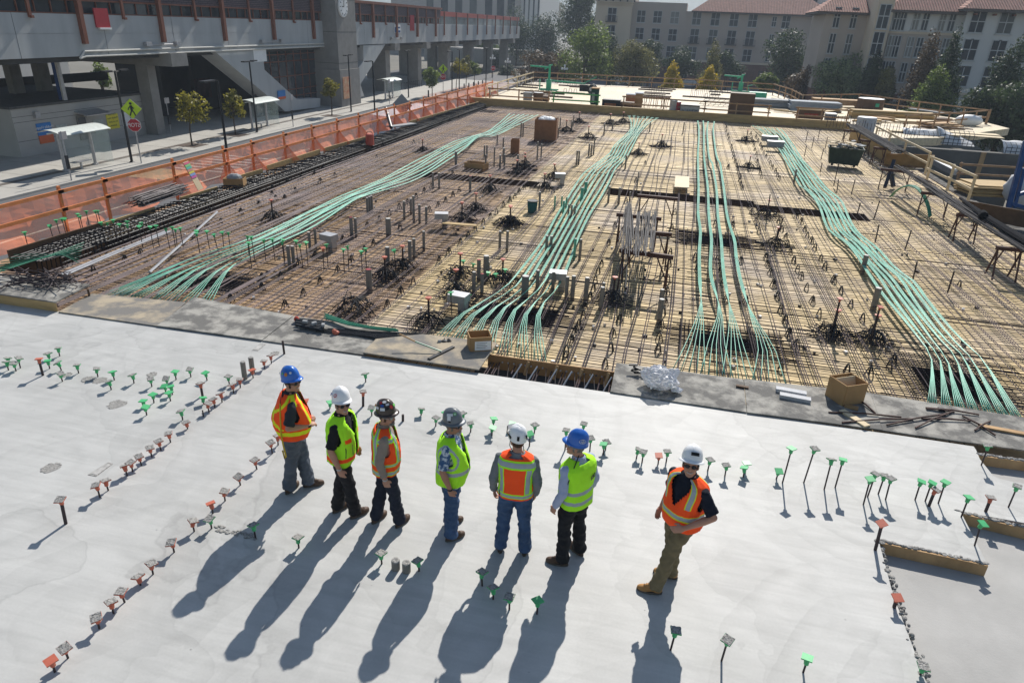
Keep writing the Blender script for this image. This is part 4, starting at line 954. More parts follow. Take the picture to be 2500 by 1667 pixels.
# parked cars
TYRE = mat('tyre', (.015, .015, .016), rough=.8); CARW = mat('car_white', (.62, .63, .64), rough=.25, var=.03, spec=.6)
def sedan(paint):
    t = thing('parked_car', '', 'car')
    prof = [(-2.3, .35), (-2.32, .75), (-1.6, .92), (-.95, 1.38), (-.1, 1.47), (.75, 1.36), (1.5, .95), (2.2, .82), (2.33, .55), (2.28, .33)]
    m_ = MB(); 
    ws = [.82, .86, .88, .66, .62, .66, .86, .82, .8, .8]; b = []
    for (x, z), w_ in zip(prof, ws): m_.v += [(x, -w_, z), (x, w_, z)]
    k = len(prof)
    for i in range(k): j = (i+1) % k; m_.f.append((2*i, 2*i+1, 2*j+1, 2*j)); m_.mi.append(0)
    m_.f.append(tuple(2*i for i in range(k))); m_.mi.append(0); m_.f.append(tuple(2*i+1 for i in range(k))[::-1]); m_.mi.append(0)
    m_.build('body', paint, t)
    for s in (-1, 1): MB().face([(-1.35, s*.83, .98), (1.2, s*.83, .98), (.65, s*.69, 1.33), (-.9, s*.69, 1.33)][::s]).build('side_window', GLASSDK, t)
    MB().face([(1.45, -.78, .985), (1.45, .78, .985), (.80, .6, 1.36), (.80, -.6, 1.36)]).build('windscreen', GLASSDK, t)
    for x in (-1.4, 1.4):
        for s in (-1, 1):
            wh = MB().tube([(x, s*.68, .33), (x, s*.9, .33)], .33, n=16).build('wheel', TYRE, t); MB().tube([(x, s*.9, .33), (x, s*.91, .33)], .2, n=12).build('rim', TIN, wh)
    return t
cw = sedan(CARW)
for px, py, rz, lb in ((1515, 207, 182, 'white parked sedan behind the far railing beside the loose olive tree'), (1680, 214, 182, 'pale parked car behind the far railing between the yellow trees'), (1078, 128, 160, 'white car parked under the station bridge'), (1055, 140, 160, 'white car parked behind the bridge pier')):
    q = g(px, py, ZS); dup(cw, (q.x, q.y, ZS), R_(rz), lb, 'cars parked beyond the site')
kill(cw)
# ------------------------------------------------------------------ orange guard rail with netting on the left edge
def net_mat():
    m = mat('orange_net', (.95, .26, .09), rough=.8, var=.12, scale=2)
    n, l, p = nodes_of(m); tr_ = n.new('ShaderNodeBsdfTransparent'); mx = n.new('ShaderNodeMixShader'); o = [x for x in n if x.type == 'OUTPUT_MATERIAL'][0]
    ns = n.new('ShaderNodeTexNoise'); ns.inputs['Scale'].default_value = 1.2; tc = [x for x in n if x.type == 'TEX_COORD'][0]; l.new(tc.outputs['Object'], ns.inputs['Vector'])
    mr = n.new('ShaderNodeMapRange'); mr.inputs[1].default_value = .3; mr.inputs[2].default_value = .7; mr.inputs[3].default_value = .44; mr.inputs[4].default_value = .6; l.new(ns.outputs['Fac'], mr.inputs[0])
    l.new(mr.outputs[0], mx.inputs[0]); l.new(tr_.outputs[0], mx.inputs[1]); l.new(p.outputs[0], mx.inputs[2]); l.new(mx.outputs[0], o.inputs[0]); return m
NET = net_mat()
gr = thing('guard_rail', 'orange painted timber guard rail with orange netting along the street edge', 'guard rail')
XG = -17.15
ypost = [11.4]+[g(px, py).y for px, py in ((146, 549), (298, 522), (415, 466), (523, 427), (609, 408))]
while ypost[-1] < 62: ypost.append(ypost[-1]+2.55)
ypost = sorted(set(round(y, 2) for y in ypost))
for y in ypost:
    MB().bar((XG, y, -.3), (XG+random.uniform(-.03, .03), y, 1.12+random.uniform(-.03, .06)), .075, .075).build('post', WOODRED, gr)
for a, b in zip([ypost[0]-3]+ypost[:-1], ypost):
    MB().bar((XG+.07, a-.1, 1.0+random.uniform(-.02, .02)), (XG+.07, b+.1, 1.0+random.uniform(-.02, .02)), .045, .10).build('rail', WOODRED, gr)
    MB().bar((XG+.07, a-.1, .5+random.uniform(-.02, .02)), (XG+.07, b+.1, .5+random.uniform(-.02, .02)), .045, .10).build('rail', WOODRED, gr)
nb_ = MB(); NY = 150; NZ = 7
for i in range(NY+1):
    y = 8+(63-8)*i/NY
    for j in range(NZ+1):
        t = j/NZ; z = .98-t*1.15
        nb_.v.append((XG-.08+.35*t*t*abs(math.sin(y*1.23))+.02*math.sin(y*5+t*4)+.04*noise.noise(Vector((y*.8, t*3, 0))), y, z-.10*math.sin(y*1.23)**2*(1-t)))
for i in range(NY):
    for j in range(NZ): b = i*(NZ+1)+j; nb_.f.append((b, b+NZ+1, b+NZ+2, b+1)); nb_.mi.append(0)
nb_.build('netting', NET, gr)
for y in ypost[3:]:
    MB().face([(XG+.04, y, .62), (XG+.75, y-.1, -.05), (XG+.03, y+.55, -.05)]).face([(XG+.04, y, .62), (XG+.04, y-.5, -.05), (XG+.75, y-.1, -.05)]).build('netting_flap', NET, gr)
# plywood edge panels beside it
for k, (pa, pb) in enumerate((((18, 612), (257, 540)), ((250, 545), (376, 506)), ((440, 482), (530, 456)), ((545, 440), (640, 412)), ((650, 405), (780, 365)), ((790, 362), (905, 330)), ((1000, 296), (1185, 244)))):
    a, b = g(*pa, .05), g(*pb, .05)
    m_ = MB().bar((a.x, a.y, -.22), (b.x, b.y, -.22), .05, .55)
    tag(m_.build('form_panel', PLY if k != 0 else PLYDK), f'plywood edge panel, {nth(k)} from the near end below the orange fence', 'form panel', 'edge panels below the orange fence')
# leaning measuring board, bundle of bars, tool boxes on the left edge
sb = thing('striped_board', 'plywood strip with rainbow spray stripes leaning on the orange fence', 'board')
a, b = g(490, 463, 0), gx(452, 395, XG+.15); b = Vector((XG+.15, b[0], b[1])); cols = [(.5, .1, .3), (.2, .3, .55), (.6, .5, .1), (.55, .25, .2), (.1, .45, .35), (.2, .5, .2), (.6, .12, .2)]
MB().bar(a, b, .30, .02, upv=(1, 0, .3)).build('board', PLYPALE, sb)
for k, c in enumerate(cols):
    t0, t1 = .42+k*.08, .49+k*.08; MB().bar(a.lerp(b, t0)+Vector((.02, -.006, .012)), a.lerp(b, t1)+Vector((.02, -.006, .012)), .29, .014, upv=(1, 0, .3)).build('stripe', mat('spray%d' % k, c), sb)
def bar_bundle(name, label, p, q, n, r, m, wid, ht, jit=.3, cat='bar bundle', group=None, sag=0):
    t = thing(name, label, cat, (0, 0, 0), 0, group); p, q = Vector(p), Vector(q); d = (q-p).normalized(); lat = d.cross(Vector((0, 0, 1))).normalized()
    for k in range(n):
        o = lat*random.uniform(-wid, wid)+Vector((0, 0, random.uniform(0, ht))); e = random.uniform(-jit, jit)
        pts = [p.lerp(q, s)+o+d*e+lat*random.uniform(-.03, .03)-Vector((0, 0, sag*math.sin(math.pi*s*2.0)**2)) for s in (0, .2, .4, .6, .8, 1)]
        MB().tube(pts, r, n=5).build('bar', m, t)
    return t
bar_bundle('bar_bundle', 'tied bundle of dark bars lying on the left edge by the orange fence', g(340, 505, .15), g(445, 470, .2), 60, .016, REBARLT, .28, .30, .15)
for px, py, w_, d_, h_, m1, lb in ((540, 447, .7, .45, .3, CARD, 'open carton with rags on the left edge by the striped board'), (877, 350, .5, .4, .55, mat('red_can', (.45, .1, .07)), 'reddish can on the black beam cage')):
    t = thing('carton' if 'carton' in lb else 'fuel_can', lb, 'carton' if 'carton' in lb else 'can', g(px, py, 0)+Vector((.6, 0, -.05)), .3)
    if 'carton' in lb:
        bx_ = MB()
        for s in (-1, 1): bx_.bx(s*w_/2-.01, s*w_/2+.01, -d_/2, d_/2, 0, h_).bx(-w_/2, w_/2, s*d_/2-.01, s*d_/2+.01, 0, h_)
        bx_.bx(-w_/2, w_/2, -d_/2, d_/2, 0, .02).build('box', m1, t); MB().ell((0, 0, h_), (.3, .22, .16), 8, 6).build('rag', GREY, t)
    else:
        MB().lathe([(0, 0), (.2, 0), (.21, .02), (.21, h_-.05), (.19, h_), (0, h_)], n=16).build('drum', m1, t); MB().tube([(-.15, 0, h_), (-.1, 0, h_+.12), (.1, 0, h_+.12), (.15, 0, h_)], .015).build('handle', BLACK, t)
qa, qb = g(858, 350, .2), g(982, 306, .3)
bb_ = thing('conveyor_boom', 'black tool with a tall handle leaning over the fence', 'tool'); MB().tube([g(955, 312, .1), g(942, 265, .9)], .10, n=8).build('handle', BLACK, bb_); MB().bar(g(950, 310, .1), g(1010, 302, .05), .5, .06).build('foot', GREY, bb_)

# ------------------------------------------------------------------ walk boards along the pour edge
BOARD = mat('dirty_board', (.15, .145, .135), rough=.95, scale=2.6, col2=(.36, .345, .31), thr=(.44, .6), bump=.5, bscale=45, detail=15)
BOARDT = mat('tan_board', (.19, .18, .165), rough=.95, scale=2.0, col2=(.41, .345, .25), thr=(.44, .62), bump=.35, bscale=40, detail=10)
for k, (poly, m1, lb, z0) in enumerate((([(143, 761), (225, 717), (455, 738), (385, 796)], BOARDT, 'tan stained walk board right of the raised platform', .0), ([(384, 796), (475, 727), (716, 772), (640, 831)], BOARD, 'grey crusted walk board between the tan board and the tool pile', .012), ([(641, 831), (717, 772), (1035, 818), (890, 866)], BOARD, 'grey walk board under the pile of hoses and bars', .0),
        ([(886, 866), (918, 833), (1032, 821), (1214, 842), (1169, 908)], BOARDT, 'walk board under the broom and the open carton', .05), ([(1490, 956), (1505, 886), (1815, 926), (1823, 1006)], BOARD, 'grey walk board under the plastic bag', .0), ([(1824, 1007), (1816, 926), (2125, 960), (2154, 1050)], BOARD, 'dark walk board under the foam blocks', .008), ([(2155, 1050), (2126, 960), (2520, 1022), (2580, 1110)], BOARD, 'dark walk board at the right corner under loose bars', .0))):
    pts = [g(*p, .025) for p in poly]; tag(MB().prism([(p.x, p.y) for p in pts], z0+.005, z0+.028).build('walk_board', m1), lb, 'walk board', 'walk boards along the pour edge')
q = g(140, 760); zt = hgt(q, 735); pl = thing('raised_platform', 'raised plywood platform at the left edge carrying a heap of bars', 'platform')
ptsT = [g(*p, zt) for p in ((-60, 660), (219, 694), (135, 737), (-80, 706))]; MB().prism([(p.x, p.y) for p in ptsT], zt-.03, zt).build('top', BOARD, pl)
a, b = ptsT[3], ptsT[2]; MB().bar((a.x, a.y+.02, zt/2-.02), (b.x-.02, b.y+.02, zt/2-.02), .025, zt-.03).build('front_panel', PLY, pl)
a = ptsT[1]; MB().bar((a.x-.04, a.y-.05, zt/2-.1), (b.x-.03, b.y+.9, zt/2-.1), .03, zt+.1).build('side_panel', PLYDK, pl)
hp = thing('bar_heap', 'tangled heap of short bent bars on the raised platform', 'bar heap')
rn = random.Random(5)
for k in range(46):
    c = g(rn.uniform(40, 165), rn.uniform(672, 704), zt); an = rn.gauss(0, .5); L = rn.uniform(.5, 1.3); d = Vector((math.cos(an), math.sin(an), 0)); z0 = zt+.02+rn.uniform(0, .12)
    MB().tube([(c-d*L/2)+Vector((0, 0, z0-zt)), c+Vector((0, 0, z0-zt+.03)), (c+d*L/2)+Vector((0, 0, z0-zt)), (c+d*L/2)+Vector((.05, -.12, z0-zt))], .011, n=5).build('bar', REBAR, hp)
# bulkhead with stakes in the gap
a, b = g(1200, 872, 0), g(1506, 908, 0); bh = thing('bulkhead', 'brown plywood bulkhead with a row of holes in the gap between the boards', 'bulkhead')
MB().bx(a.x-.1, b.x+.1, 11.72, 11.75, ZD, .0).build('panel', PLYDK if False else mat('bulkhead_ply', (.30, .17, .075), var=.2, scale=2), bh)
tag(MB().bx(a.x-.3, b.x+.3, YE+.0, 11.72, ZD, ZD+.004).build('gap_floor', SOFFIT), kind='structure')
hl_ = MB()
for k in range(24): hl_.tube([(a.x+.2+k*.115+(.12 if (k//8) % 2 else 0), 11.716, -.12), (a.x+.2+k*.115+(.12 if (k//8) % 2 else 0), 11.70, -.12)], .018, n=8)
hl_.build('hole_row', TIN, bh)
for px in (1276, 1353, 1418, 1487): x_ = g(px, 910, 0).x; MB().bar((x_, 11.70, -.02), (x_-.05, 11.63, -.29), .06, .04).build('stake', WOOD, bh)
for k in range(15):
    x_ = a.x+.15+k*.185; MB().tube([(x_, 11.70, -.12), (x_+.05, 11.4, -.16), (x_+.12, 11.0, -.22)], .007, n=4).build('wire_tail', REBARLT, bh)
for k, px in enumerate((1240, 1283, 1335, 1375, 1430, 1478)):
    x_ = g(px, 930, 0).x; tag(MB().tube([(x_-.08, 10.98, -.27), (x_+.1, 11.45, .03)], .014, n=5).build('rebar_dowel', TIN), f'pale dowel leaning on the brown bulkhead, {nth(k)} from the left', 'dowel', 'dowels in front of the bulkhead')
# form planks at the stepped edge of the slab
for k, (pa, pb, lb) in enumerate(((p1, p2, 'rough timber edge plank facing the lower slab, nearest'), (p3, p4, 'rough timber edge plank at the right picture edge above the nearest one'), (g(2388, 1108), g(2520, 1126), 'timber edge plank at the corner below the loose bars'))):
    A_, B_ = (pa.x-.02, pa.y-.03), (pb.x, pb.y-.03)
    t = thing('edge_plank', lb, 'plank', (0, 0, 0), 0, 'edge planks of the slab steps')
    MB().bar((*A_, -.085), (*B_, -.085), .03, .165).build('plank', WOOD, t)
    cr = MB(); rn = random.Random(k)
    for i in range(40):
        s = i/39; x_ = A_[0]+(B_[0]-A_[0])*s; y_ = A_[1]+(B_[1]-A_[1])*s; cr.ell((x_+rn.uniform(-.02, .02), y_+.03+rn.uniform(-.02, .02), .0), (rn.uniform(.02, .06), rn.uniform(.015, .035), rn.uniform(.006, .02)), 6, 4)
    tag(cr.build('crust', DIRT, t), kind='stuff')
cr = MB(); rn = random.Random(9)
for i in range(190):
    s = rn.random()**1.0; c = Vector((p1.x, p1.y, 0)).lerp(Vector((b1.x, b1.y, 0)), s*1.0); cr.ell((c.x+rn.gauss(0, .025), c.y+rn.gauss(0, .03), rn.uniform(-.1, .0)), (rn.uniform(.01, .045), rn.uniform(.01, .045), rn.uniform(.008, .03)), 7, 5)
tag(cr.build('broken_concrete', DIRT), 'crumbled concrete along the step down to the lower slab', 'rubble', kind='stuff')
# marks left in the slab
for k, (quad, lb) in enumerate(((((217, 1158), (263, 1130), (274, 1133), (236, 1162)), 'flush rectangular patch of rough mortar in the slab left of the diagonal stakes'), (((616, 855), (635, 840), (648, 841), (630, 856)), 'small flush patch by the walk boards'))):
    pts = [g(*p, .0) for p in quad]; c = sum(pts, Vector())/4
    t = thing('embed_patch', lb, 'patch', (0, 0, 0)); MB().prism([((p-c).x*1.08+c.x, (p-c).y*1.08+c.y) for p in pts], .0, .004).build('rim', DIRT, t); MB().prism([((p-c).x*.86+c.x, (p-c).y*.86+c.y) for p in pts], .003, .007).build('fill', WHITE if False else mat('mortar', (.42, .41, .39), var=.3, scale=12), t)
for k, (px, py, r_, lb) in enumerate(((286, 987, .17, 'round crusted hole cover alone in the left part of the slab'), (244, 929, .13, 'right ring of a pair of crusted rings in the slab'), (217, 926, .13, 'left ring of a pair of crusted rings in the slab'), (373, 914, .10, 'small crusted ring behind the green capped stakes'), (672, 863, .10, 'small crusted ring near the walk boards'), (165, 915, .09, 'small crusted ring at the far left stakes'), (125, 1142, .14, 'rough patch of three pits left of the rectangular patch'))):
    q = g(px, py); t = MB(); rn = random.Random(k)
    t.face([(q.x+r_*.8*(1+.12*math.sin(3*a+k))*math.cos(a), q.y+r_*.8*(1+.12*math.sin(3*a+k))*math.sin(a), .003) for a in np.linspace(0, 6.1, 22)])
    for i in range(11): an = rn.uniform(1.0, 5.0); t.ell((q.x+r_*.8*math.cos(an), q.y+r_*.8*math.sin(an), .002), (rn.uniform(.012, .03), rn.uniform(.012, .03), rn.uniform(.003, .007)), 6, 4)
    tag(t.build('crust_ring', DIRT), lb, 'mortar ring', 'crust rings on the slab')
cr = MB(); rn = random.Random(77)
for i in range(60):
    s = rn.random(); cr.ell(tuple(g(lerp(530, 625, s)+rn.uniform(-4, 4), lerp(1288, 1312, s)+rn.uniform(-8, 8), .002)), (rn.uniform(.01, .04), rn.uniform(.01, .03), rn.uniform(.004, .012)), 6, 4)
tag(cr.build('mortar_crumbs', DIRT), 'strip of mortar crumbs between two stakes by the long shadow', 'rubble', kind='stuff')

# ------------------------------------------------------------------ capped rebar stakes
CRUST = DIRT
_SC = {}
def stake_mesh(part, key, fn, m):
    k = (part,)+key
    if k not in _SC: _SC[k] = fn().mesh(part, m)
    return _SC[k]
def capmesh(): return MB().box((0, 0, .06), (.125, .125, .014)).lathe([(.028, -.03), (.033, .02), (.045, .055)], n=10)
def crustmesh(sd):
    m_ = MB(); rn = random.Random(sd)
    N = 6; hs = {}
    for i in range(N+1):
        for j in range(N+1):
            e = .061; x, y = -e+2*e*i/N, -e+2*e*j/N; m_.v.append((x+rn.uniform(-.006, .006), y+rn.uniform(-.006, .006), .067+rn.uniform(0, .009)))
    for i in range(N):
        for j in range(N): b = i*(N+1)+j; m_.f.append((b, b+N+1, b+N+2, b+1)); m_.mi.append(0)
    m_.box((0, 0, .066), (.120, .118, .008)); return m_
def stake(q, h, code, label, group, lean=(0, 0), sc=1.0):
    t = thing('rebar_stake', label, 'rebar stake', q, random.uniform(-.6, .6), group)
    thick = 't' in code; r = .021 if thick else .011
    h = max(.08, round(h/.04)*.04)
    me = stake_mesh('rod', (thick, h), lambda: MB().tube([(0, 0, -.02), (0, 0, h)], r, n=7), REBAR)
    o = bpy.data.objects.new('rod', me); COL.objects.link(o); o.parent = t
    if 'n' not in code:
        c = bpy.data.objects.new('cap', stake_mesh('cap', (code[0],), capmesh, CAPG if code[0] == 'g' else CAPO)); COL.objects.link(c); c.parent = t; c.location = (0, 0, h-.055)
        c.rotation_euler = (random.gauss(0, .13), random.gauss(0, .13), random.uniform(0, 1.5)); c.scale = (.86*sc, .86*sc, .9*sc)
        if 'd' in code:
            sd = random.randint(0, 3); d = bpy.data.objects.new('crust', stake_mesh('crust', (sd,), lambda: crustmesh(sd), CRUST)); COL.objects.link(d); d.parent = c
    t.rotation_euler = (random.gauss(0, .035), random.gauss(0, .035), t.rotation_euler[2])
def stake_group(lst, ox, oy, place, group, z=0.0):
    it = sorted((ox+b[0]/3.357, oy+b[1]/3.357, oy+b[2]/3.357, b[3]) for b in lst)
    for k, (bx_, by_, ty, code) in enumerate(it):
        q = g(bx_, by_, z); h = hgt(q, ty)-z
        if 'n' in code: lb = f'bare black rod, {nth(k)} from left {place}'
        else:
            lb = f"{'bright' if 'c' in code else 'crusted'} {'green' if code[0]=='g' else 'orange'} cap on {'thick' if 't' in code else 'thin'} rod, {nth(k)} from left {place}"
        stake(q, h, code, lb, group)
stake_group([(72, 300, 252, 'gd'), (70, 348, 282, 'gd'), (132, 355, 292, 'gd'), (168, 330, 255, 'gd'), (352, 390, 255, 'oct'), (405, 260, 210, 'gd'), (490, 233, 172, 'gd'), (408, 335, 270, 'gc'), (503, 350, 285, 'gd'), (512, 440, 368, 'gd'), (645, 372, 305, 'gd'), (803, 402, 335, 'gd')], 0, 800, 'in the back left cluster', 'stakes in the back left cluster')
stake_group([(937, 428, 362, 'gc'), (912, 508, 435, 'gd'), (1098, 455, 388, 'gd'), (1245, 482, 415, 'gd'), (1370, 460, 402, 'gd'), (1443, 425, 358, 'gc'), (1565, 403, 338, 'gd'), (1697, 432, 368, 'gc'), (1358, 525, 472, 'gc'), (1413, 548, 480, 'gc'), (1398, 600, 535, 'gc'), (1262, 615, 545, 'gc'), (1182, 652, 595, 'gc'), (1203, 715, 640, 'gc')], 0, 800, 'in the left green clump', 'stakes in the green clump')
stake_group([(1660, 560, 450, 'odt'), (1670, 625, 572, 'gc'), (1880, 465, 395, 'gd'), (1970, 492, 425, 'od'), (1915, 535, 470, 'od'), (1820, 610, 545, 'od'), (1762, 655, 582, 'od'), (1713, 690, 628, 'od'), (1668, 728, 668, 'n'), (1498, 755, 688, 'gd'), (1538, 828, 770, 'od'), (1398, 938, 858, 'od'), (1318, 1002, 920, 'od'), (1245, 1058, 982, 'od'), (1160, 1128, 1050, 'od'), (1088, 1178, 1095, 'od'), (1043, 1212, 1135, 'od'), (888, 1333, 1255, 'od'), (820, 1388, 1295, 'od'), (2075, 412, 345, 'oc'), (2170, 335, 275, 'od'), (2225, 293, 235, 'od')], 0, 800, 'of the upper diagonal line', 'stakes of the upper diagonal line')
stake_group([(2280, 960, 895, 'od'), (2233, 1030, 945, 'od'), (2105, 1158, 1080, 'od'), (1970, 1288, 1212, 'od'), (1845, 1418, 1340, 'od'), (1745, 1520, 1445, 'oc'), (1592, 1668, 1583, 'od'), (1735, 1643, 1563, 'gd'), (2095, 1723, 1628, 'gd'), (1428, 1838, 1758, 'od'), (1255, 2018, 1923, 'od'), (1152, 2108, 2033, 'od'), (1022, 2248, 2158, 'od'), (932, 2338, 2248, 'od'), (815, 2463, 2363, 'od'), (558, 2705, 2618, 'od'), (450, 2818, 2733, 'oc')], 0, 800, 'of the lower diagonal line', 'stakes of the lower diagonal line')
stake_group([(540, 1605, 1425, 'odt'), (2330, 215, 105, 'tn')], 0, 800, 'standing alone', 'stakes standing alone')
stake_group([(983, 445, 385, 'gd'), (962, 643, 515, 'odt'), (1033, 720, 655, 'gd'), (1437, 718, 660, 'gd'), (1557, 805, 740, 'gd'), (1843, 853, 785, 'gd'), (2018, 885, 820, 'gc'), (2028, 830, 750, 'gc'), (2175, 835, 775, 'gc'), (505, 720, 605, 'oct'), (690, 660, 600, 'gc'), (1288, 765, 720, 'tn'), (1640, 745, 690, 'gc'), (1780, 770, 700, 'gd'), (2324, 970, 865, 'gc'), (2364, 865, 800, 'gd'), (2616, 1003, 840, 'gd'), (2765, 875, 795, 'gd'), (2820, 1010, 910, 'gd'), (2931, 1042, 960, 'gc'), (2948, 1000, 930, 'gd')], 600, 800, 'of the row behind the workers', 'stakes of the row behind the workers')
stake_group([(1187, 1070, 990, 'gd'), (1233, 1105, 1018, 'gd'), (1365, 1115, 1035, 'oc'), (1430, 1105, 1022, 'gd'), (1643, 1140, 1080, 'gd'), (1772, 1170, 1070, 'gd'), (1912, 1215, 1120, 'gd'), (2063, 1222, 1140, 'gc'), (2080, 1180, 1100, 'gc'), (2334, 1240, 1165, 'gc')], 1200, 800, 'of the short row on the right', 'stakes of the short row on the right')
stake_group([(370, 1270, 985, 'gc'), (545, 1270, 990, 'gd'), (712, 1325, 1080, 'gd'), (802, 1308, 1085, 'gc'), (1033, 1448, 1240, 'gc'), (1068, 1385, 1190, 'gd'), (1155, 1362, 1205, 'gd'), (1215, 1408, 1235, 'gd'), (1457, 1410, 1250, 'gc'), (1540, 1420, 1262, 'gc'), (1570, 1460, 1335, 'odt'), (1647, 1438, 1270, 'gc'), (1835, 1550, 1400, 'gc'), (2035, 1505, 1385, 'odt'), (2222, 1470, 1305, 'gd'), (2000, 1125, 970, 'gd'), (1130, 1818, 1598, 'oct'), (1945, 1783, 1603, 'gc'), (1285, 2290, 2212, 'oct'), (1500, 2840, 2765, 'gd')], 1800, 800, 'near the right steps', 'tall rods near the right steps')
stake_group([(435, 460, 370, 'gd'), (1115, 590, 500, 'gd'), (1420, 650, 560, 'gd'), (1938, 770, 670, 'gd'), (2028, 880, 790, 'gd'), (2160, 965, 860, 'gd'), (2386, 1000, 900, 'gc'), (3482, 1295, 1130, 'gd'), (3899, 1385, 1210, 'gd'), (4568, 1478, 1375, 'gc')], 600, 1200, 'of the front row', 'stakes of the front row')
# stakes in the bar mat
ZM = -.2
stake_group([(240, 725, 620, 'gc'), (445, 640, 558, 'gc'), (508, 630, 516, 'gc'), (548, 605, 507, 'gc'), (560, 590, 500, 'gc'), (672, 565, 462, 'gc'), (690, 570, 488, 'gc'), (738, 540, 445, 'gc'), (808, 500, 438, 'gc'), (830, 500, 442, 'gc')], 0, 400, 'below the orange fence', 'green capped rods by the beam cage', ZM)
stake_group([(868, 655, 530, 'gc'), (918, 655, 537, 'gc'), (962, 640, 520, 'gc'), (1005, 640, 547, 'gc'), (1060, 640, 527, 'gc'), (1085, 670, 557, 'gc'), (1170, 680, 564, 'gc'), (1205, 650, 537, 'gc'), (1260, 700, 575, 'gc'), (1310, 690, 562, 'gc'), (1395, 705, 595, 'gc'), (1440, 690, 580, 'gc'), (1455, 710, 600, 'gc'), (1505, 695, 578, 'gc'), (1635, 720, 602, 'gc'), (1640, 740, 622, 'gc'), (1720, 710, 610, 'gc'), (1790, 725, 636, 'gc'), (1835, 705, 620, 'gc'), (1890, 710, 622, 'gc')], 0, 400, 'in the left bay row', 'green capped rods crossing the left bay', ZM)
stake_group([(30, 780, 648, 'gc'), (75, 800, 660, 'gc'), (165, 800, 684, 'gc'), (48, 850, 712, 'gc'), (240, 790, 672, 'gc'), (322, 800, 680, 'gc'), (318, 830, 702, 'gc'), (425, 780, 690, 'gc'), (470, 850, 722, 'gc'), (510, 830, 695, 'gc'), (675, 850, 720, 'gc'), (640, 865, 750, 'oc'), (808, 895, 760, 'gc'), (845, 870, 740, 'gc'), (955, 895, 778, 'gc'), (990, 870, 755, 'gc'), (1230, 880, 760, 'gc')], 600, 400, 'right of the mint snake', 'capped rods in the middle bay', ZM)
stake_group([(1780, 900, 850, 'gc'), (1857, 950, 880, 'gc'), (1985, 1000, 950, 'gc'), (2055, 1010, 960, 'gc'), (2125, 1000, 930, 'gc'), (1688, 1230, 1130, 'gc'), (1830, 1180, 1140, 'gc')], 600, 400, 'left of the cable fan', 'green capped rods by the cable fan', ZM)
# plain posts in the right bay
stake_group([(240, 460, 300, 'tn'), (300, 690, 490, 'tn'), (790, 180, 30, 'tn'), (815, 235, 170, 'tn'), (935, 250, 165, 'tn'), (1120, 450, 345, 'tn'), (975, 440, 360, 'tn'), (1130, 640, 540, 'tn'), (1375, 700, 590, 'tn'), (1440, 945, 855, 'tn'), (1725, 1050, 935, 'tn'), (770, 1400, 1165, 'oct'), (1085, 1460, 1235, 'oct')], 1800, 400, 'on the right bar mat', 'dark posts in the right bay', ZM)
stake_group([(560, 1165, 1100, 'tn'), (610, 1215, 1150, 'tn'), (660, 1150, 1085, 'tn'), (720, 1220, 1150, 'tn'), (550, 1280, 1225, 'tn'), (685, 1310, 1250, 'tn'), (680, 1410, 1370, 'tn')], 1800, 0, 'by the far scrap cart', 'far dark posts in the right bay', ZM)

# ------------------------------------------------------------------ pipe stubs, chairs, bar clusters
def stubs(lst, ox, oy, place):
    it = sorted((ox+b[0]/3.357, oy+b[1]/3.357, oy+b[2]/3.357, b[3] if len(b) > 3 else .055, b[4] if len(b) > 4 else 'p') for b in lst)
    for k, (bx_, by_, ty, r, kd) in enumerate(it):
        q = g(bx_, by_, ZD); h = max(.12, round((hgt(q, ty)-ZD)/.04)*.04)
        t = thing('pipe_stub', f"{'fat' if r > .07 else 'thin'} {'mint' if kd == 'm' else 'grey'} pipe stub{' with a red top' if kd == 'r' else ''}, {nth(k)} from left {place}", 'pipe stub', q, 0, 'grey pipe stubs '+place)
        r *= .76; o = bpy.data.objects.new('sleeve', stake_mesh('sleeve', (h, r, kd), lambda: MB().lathe([(r, 0), (r, h)], n=12), MINT if kd == 'm' else STUBM)); COL.objects.link(o); o.parent = t
        c = bpy.data.objects.new('top', stake_mesh('top', (r, kd), lambda: MB().lathe([(0, .004), (r*.92, .004), (r*1.0, -.004)], n=12), CAPRED if kd == 'r' else STUBT)); COL.objects.link(c); c.parent = t; c.location = (0, 0, h)
STUBM = mat('stub_grey', (.22, .205, .185), rough=.6, var=.15, scale=5, metal=.25); STUBT = mat('stub_top', (.52, .50, .46), rough=.6, var=.15, scale=9); CAPRED = mat('stub_red', (.30, .05, .06), var=.2, scale=6)
stubs([(1000, 420, 350), (1020, 410, 340), (1036, 402, 330), (1300, 460, 380), (1355, 415, 353), (1378, 487, 335), (1425, 490, 412), (1480, 497, 420), (870, 605, 515, .07, 'r'), (905, 600, 520, .06), (1172, 602, 520, .11), (528, 715, 640), (577, 692, 612, .05, 'r'), (362, 860, 760, .06), (398, 850, 760, .06), (1460, 715, 630), (1347, 800, 718, .07), (1380, 780, 692, .06), (1015, 1052, 960, .10, 'r'), (1165, 830, 765, .08), (2080, 712, 630), (2140, 722, 630), (1535, 205, 135), (1585, 207, 138), (1838, 232, 160, .07, 'r'), (1967, 955, 845, .10), (1908, 965, 880, .07, 'r'), (1985, 945, 890, .05), (1868, 1072, 980, .06), (1935, 1075, 990, .06, 'r'), (2285, 1105, 1010, .12)], 600, 400, 'in the middle bay')
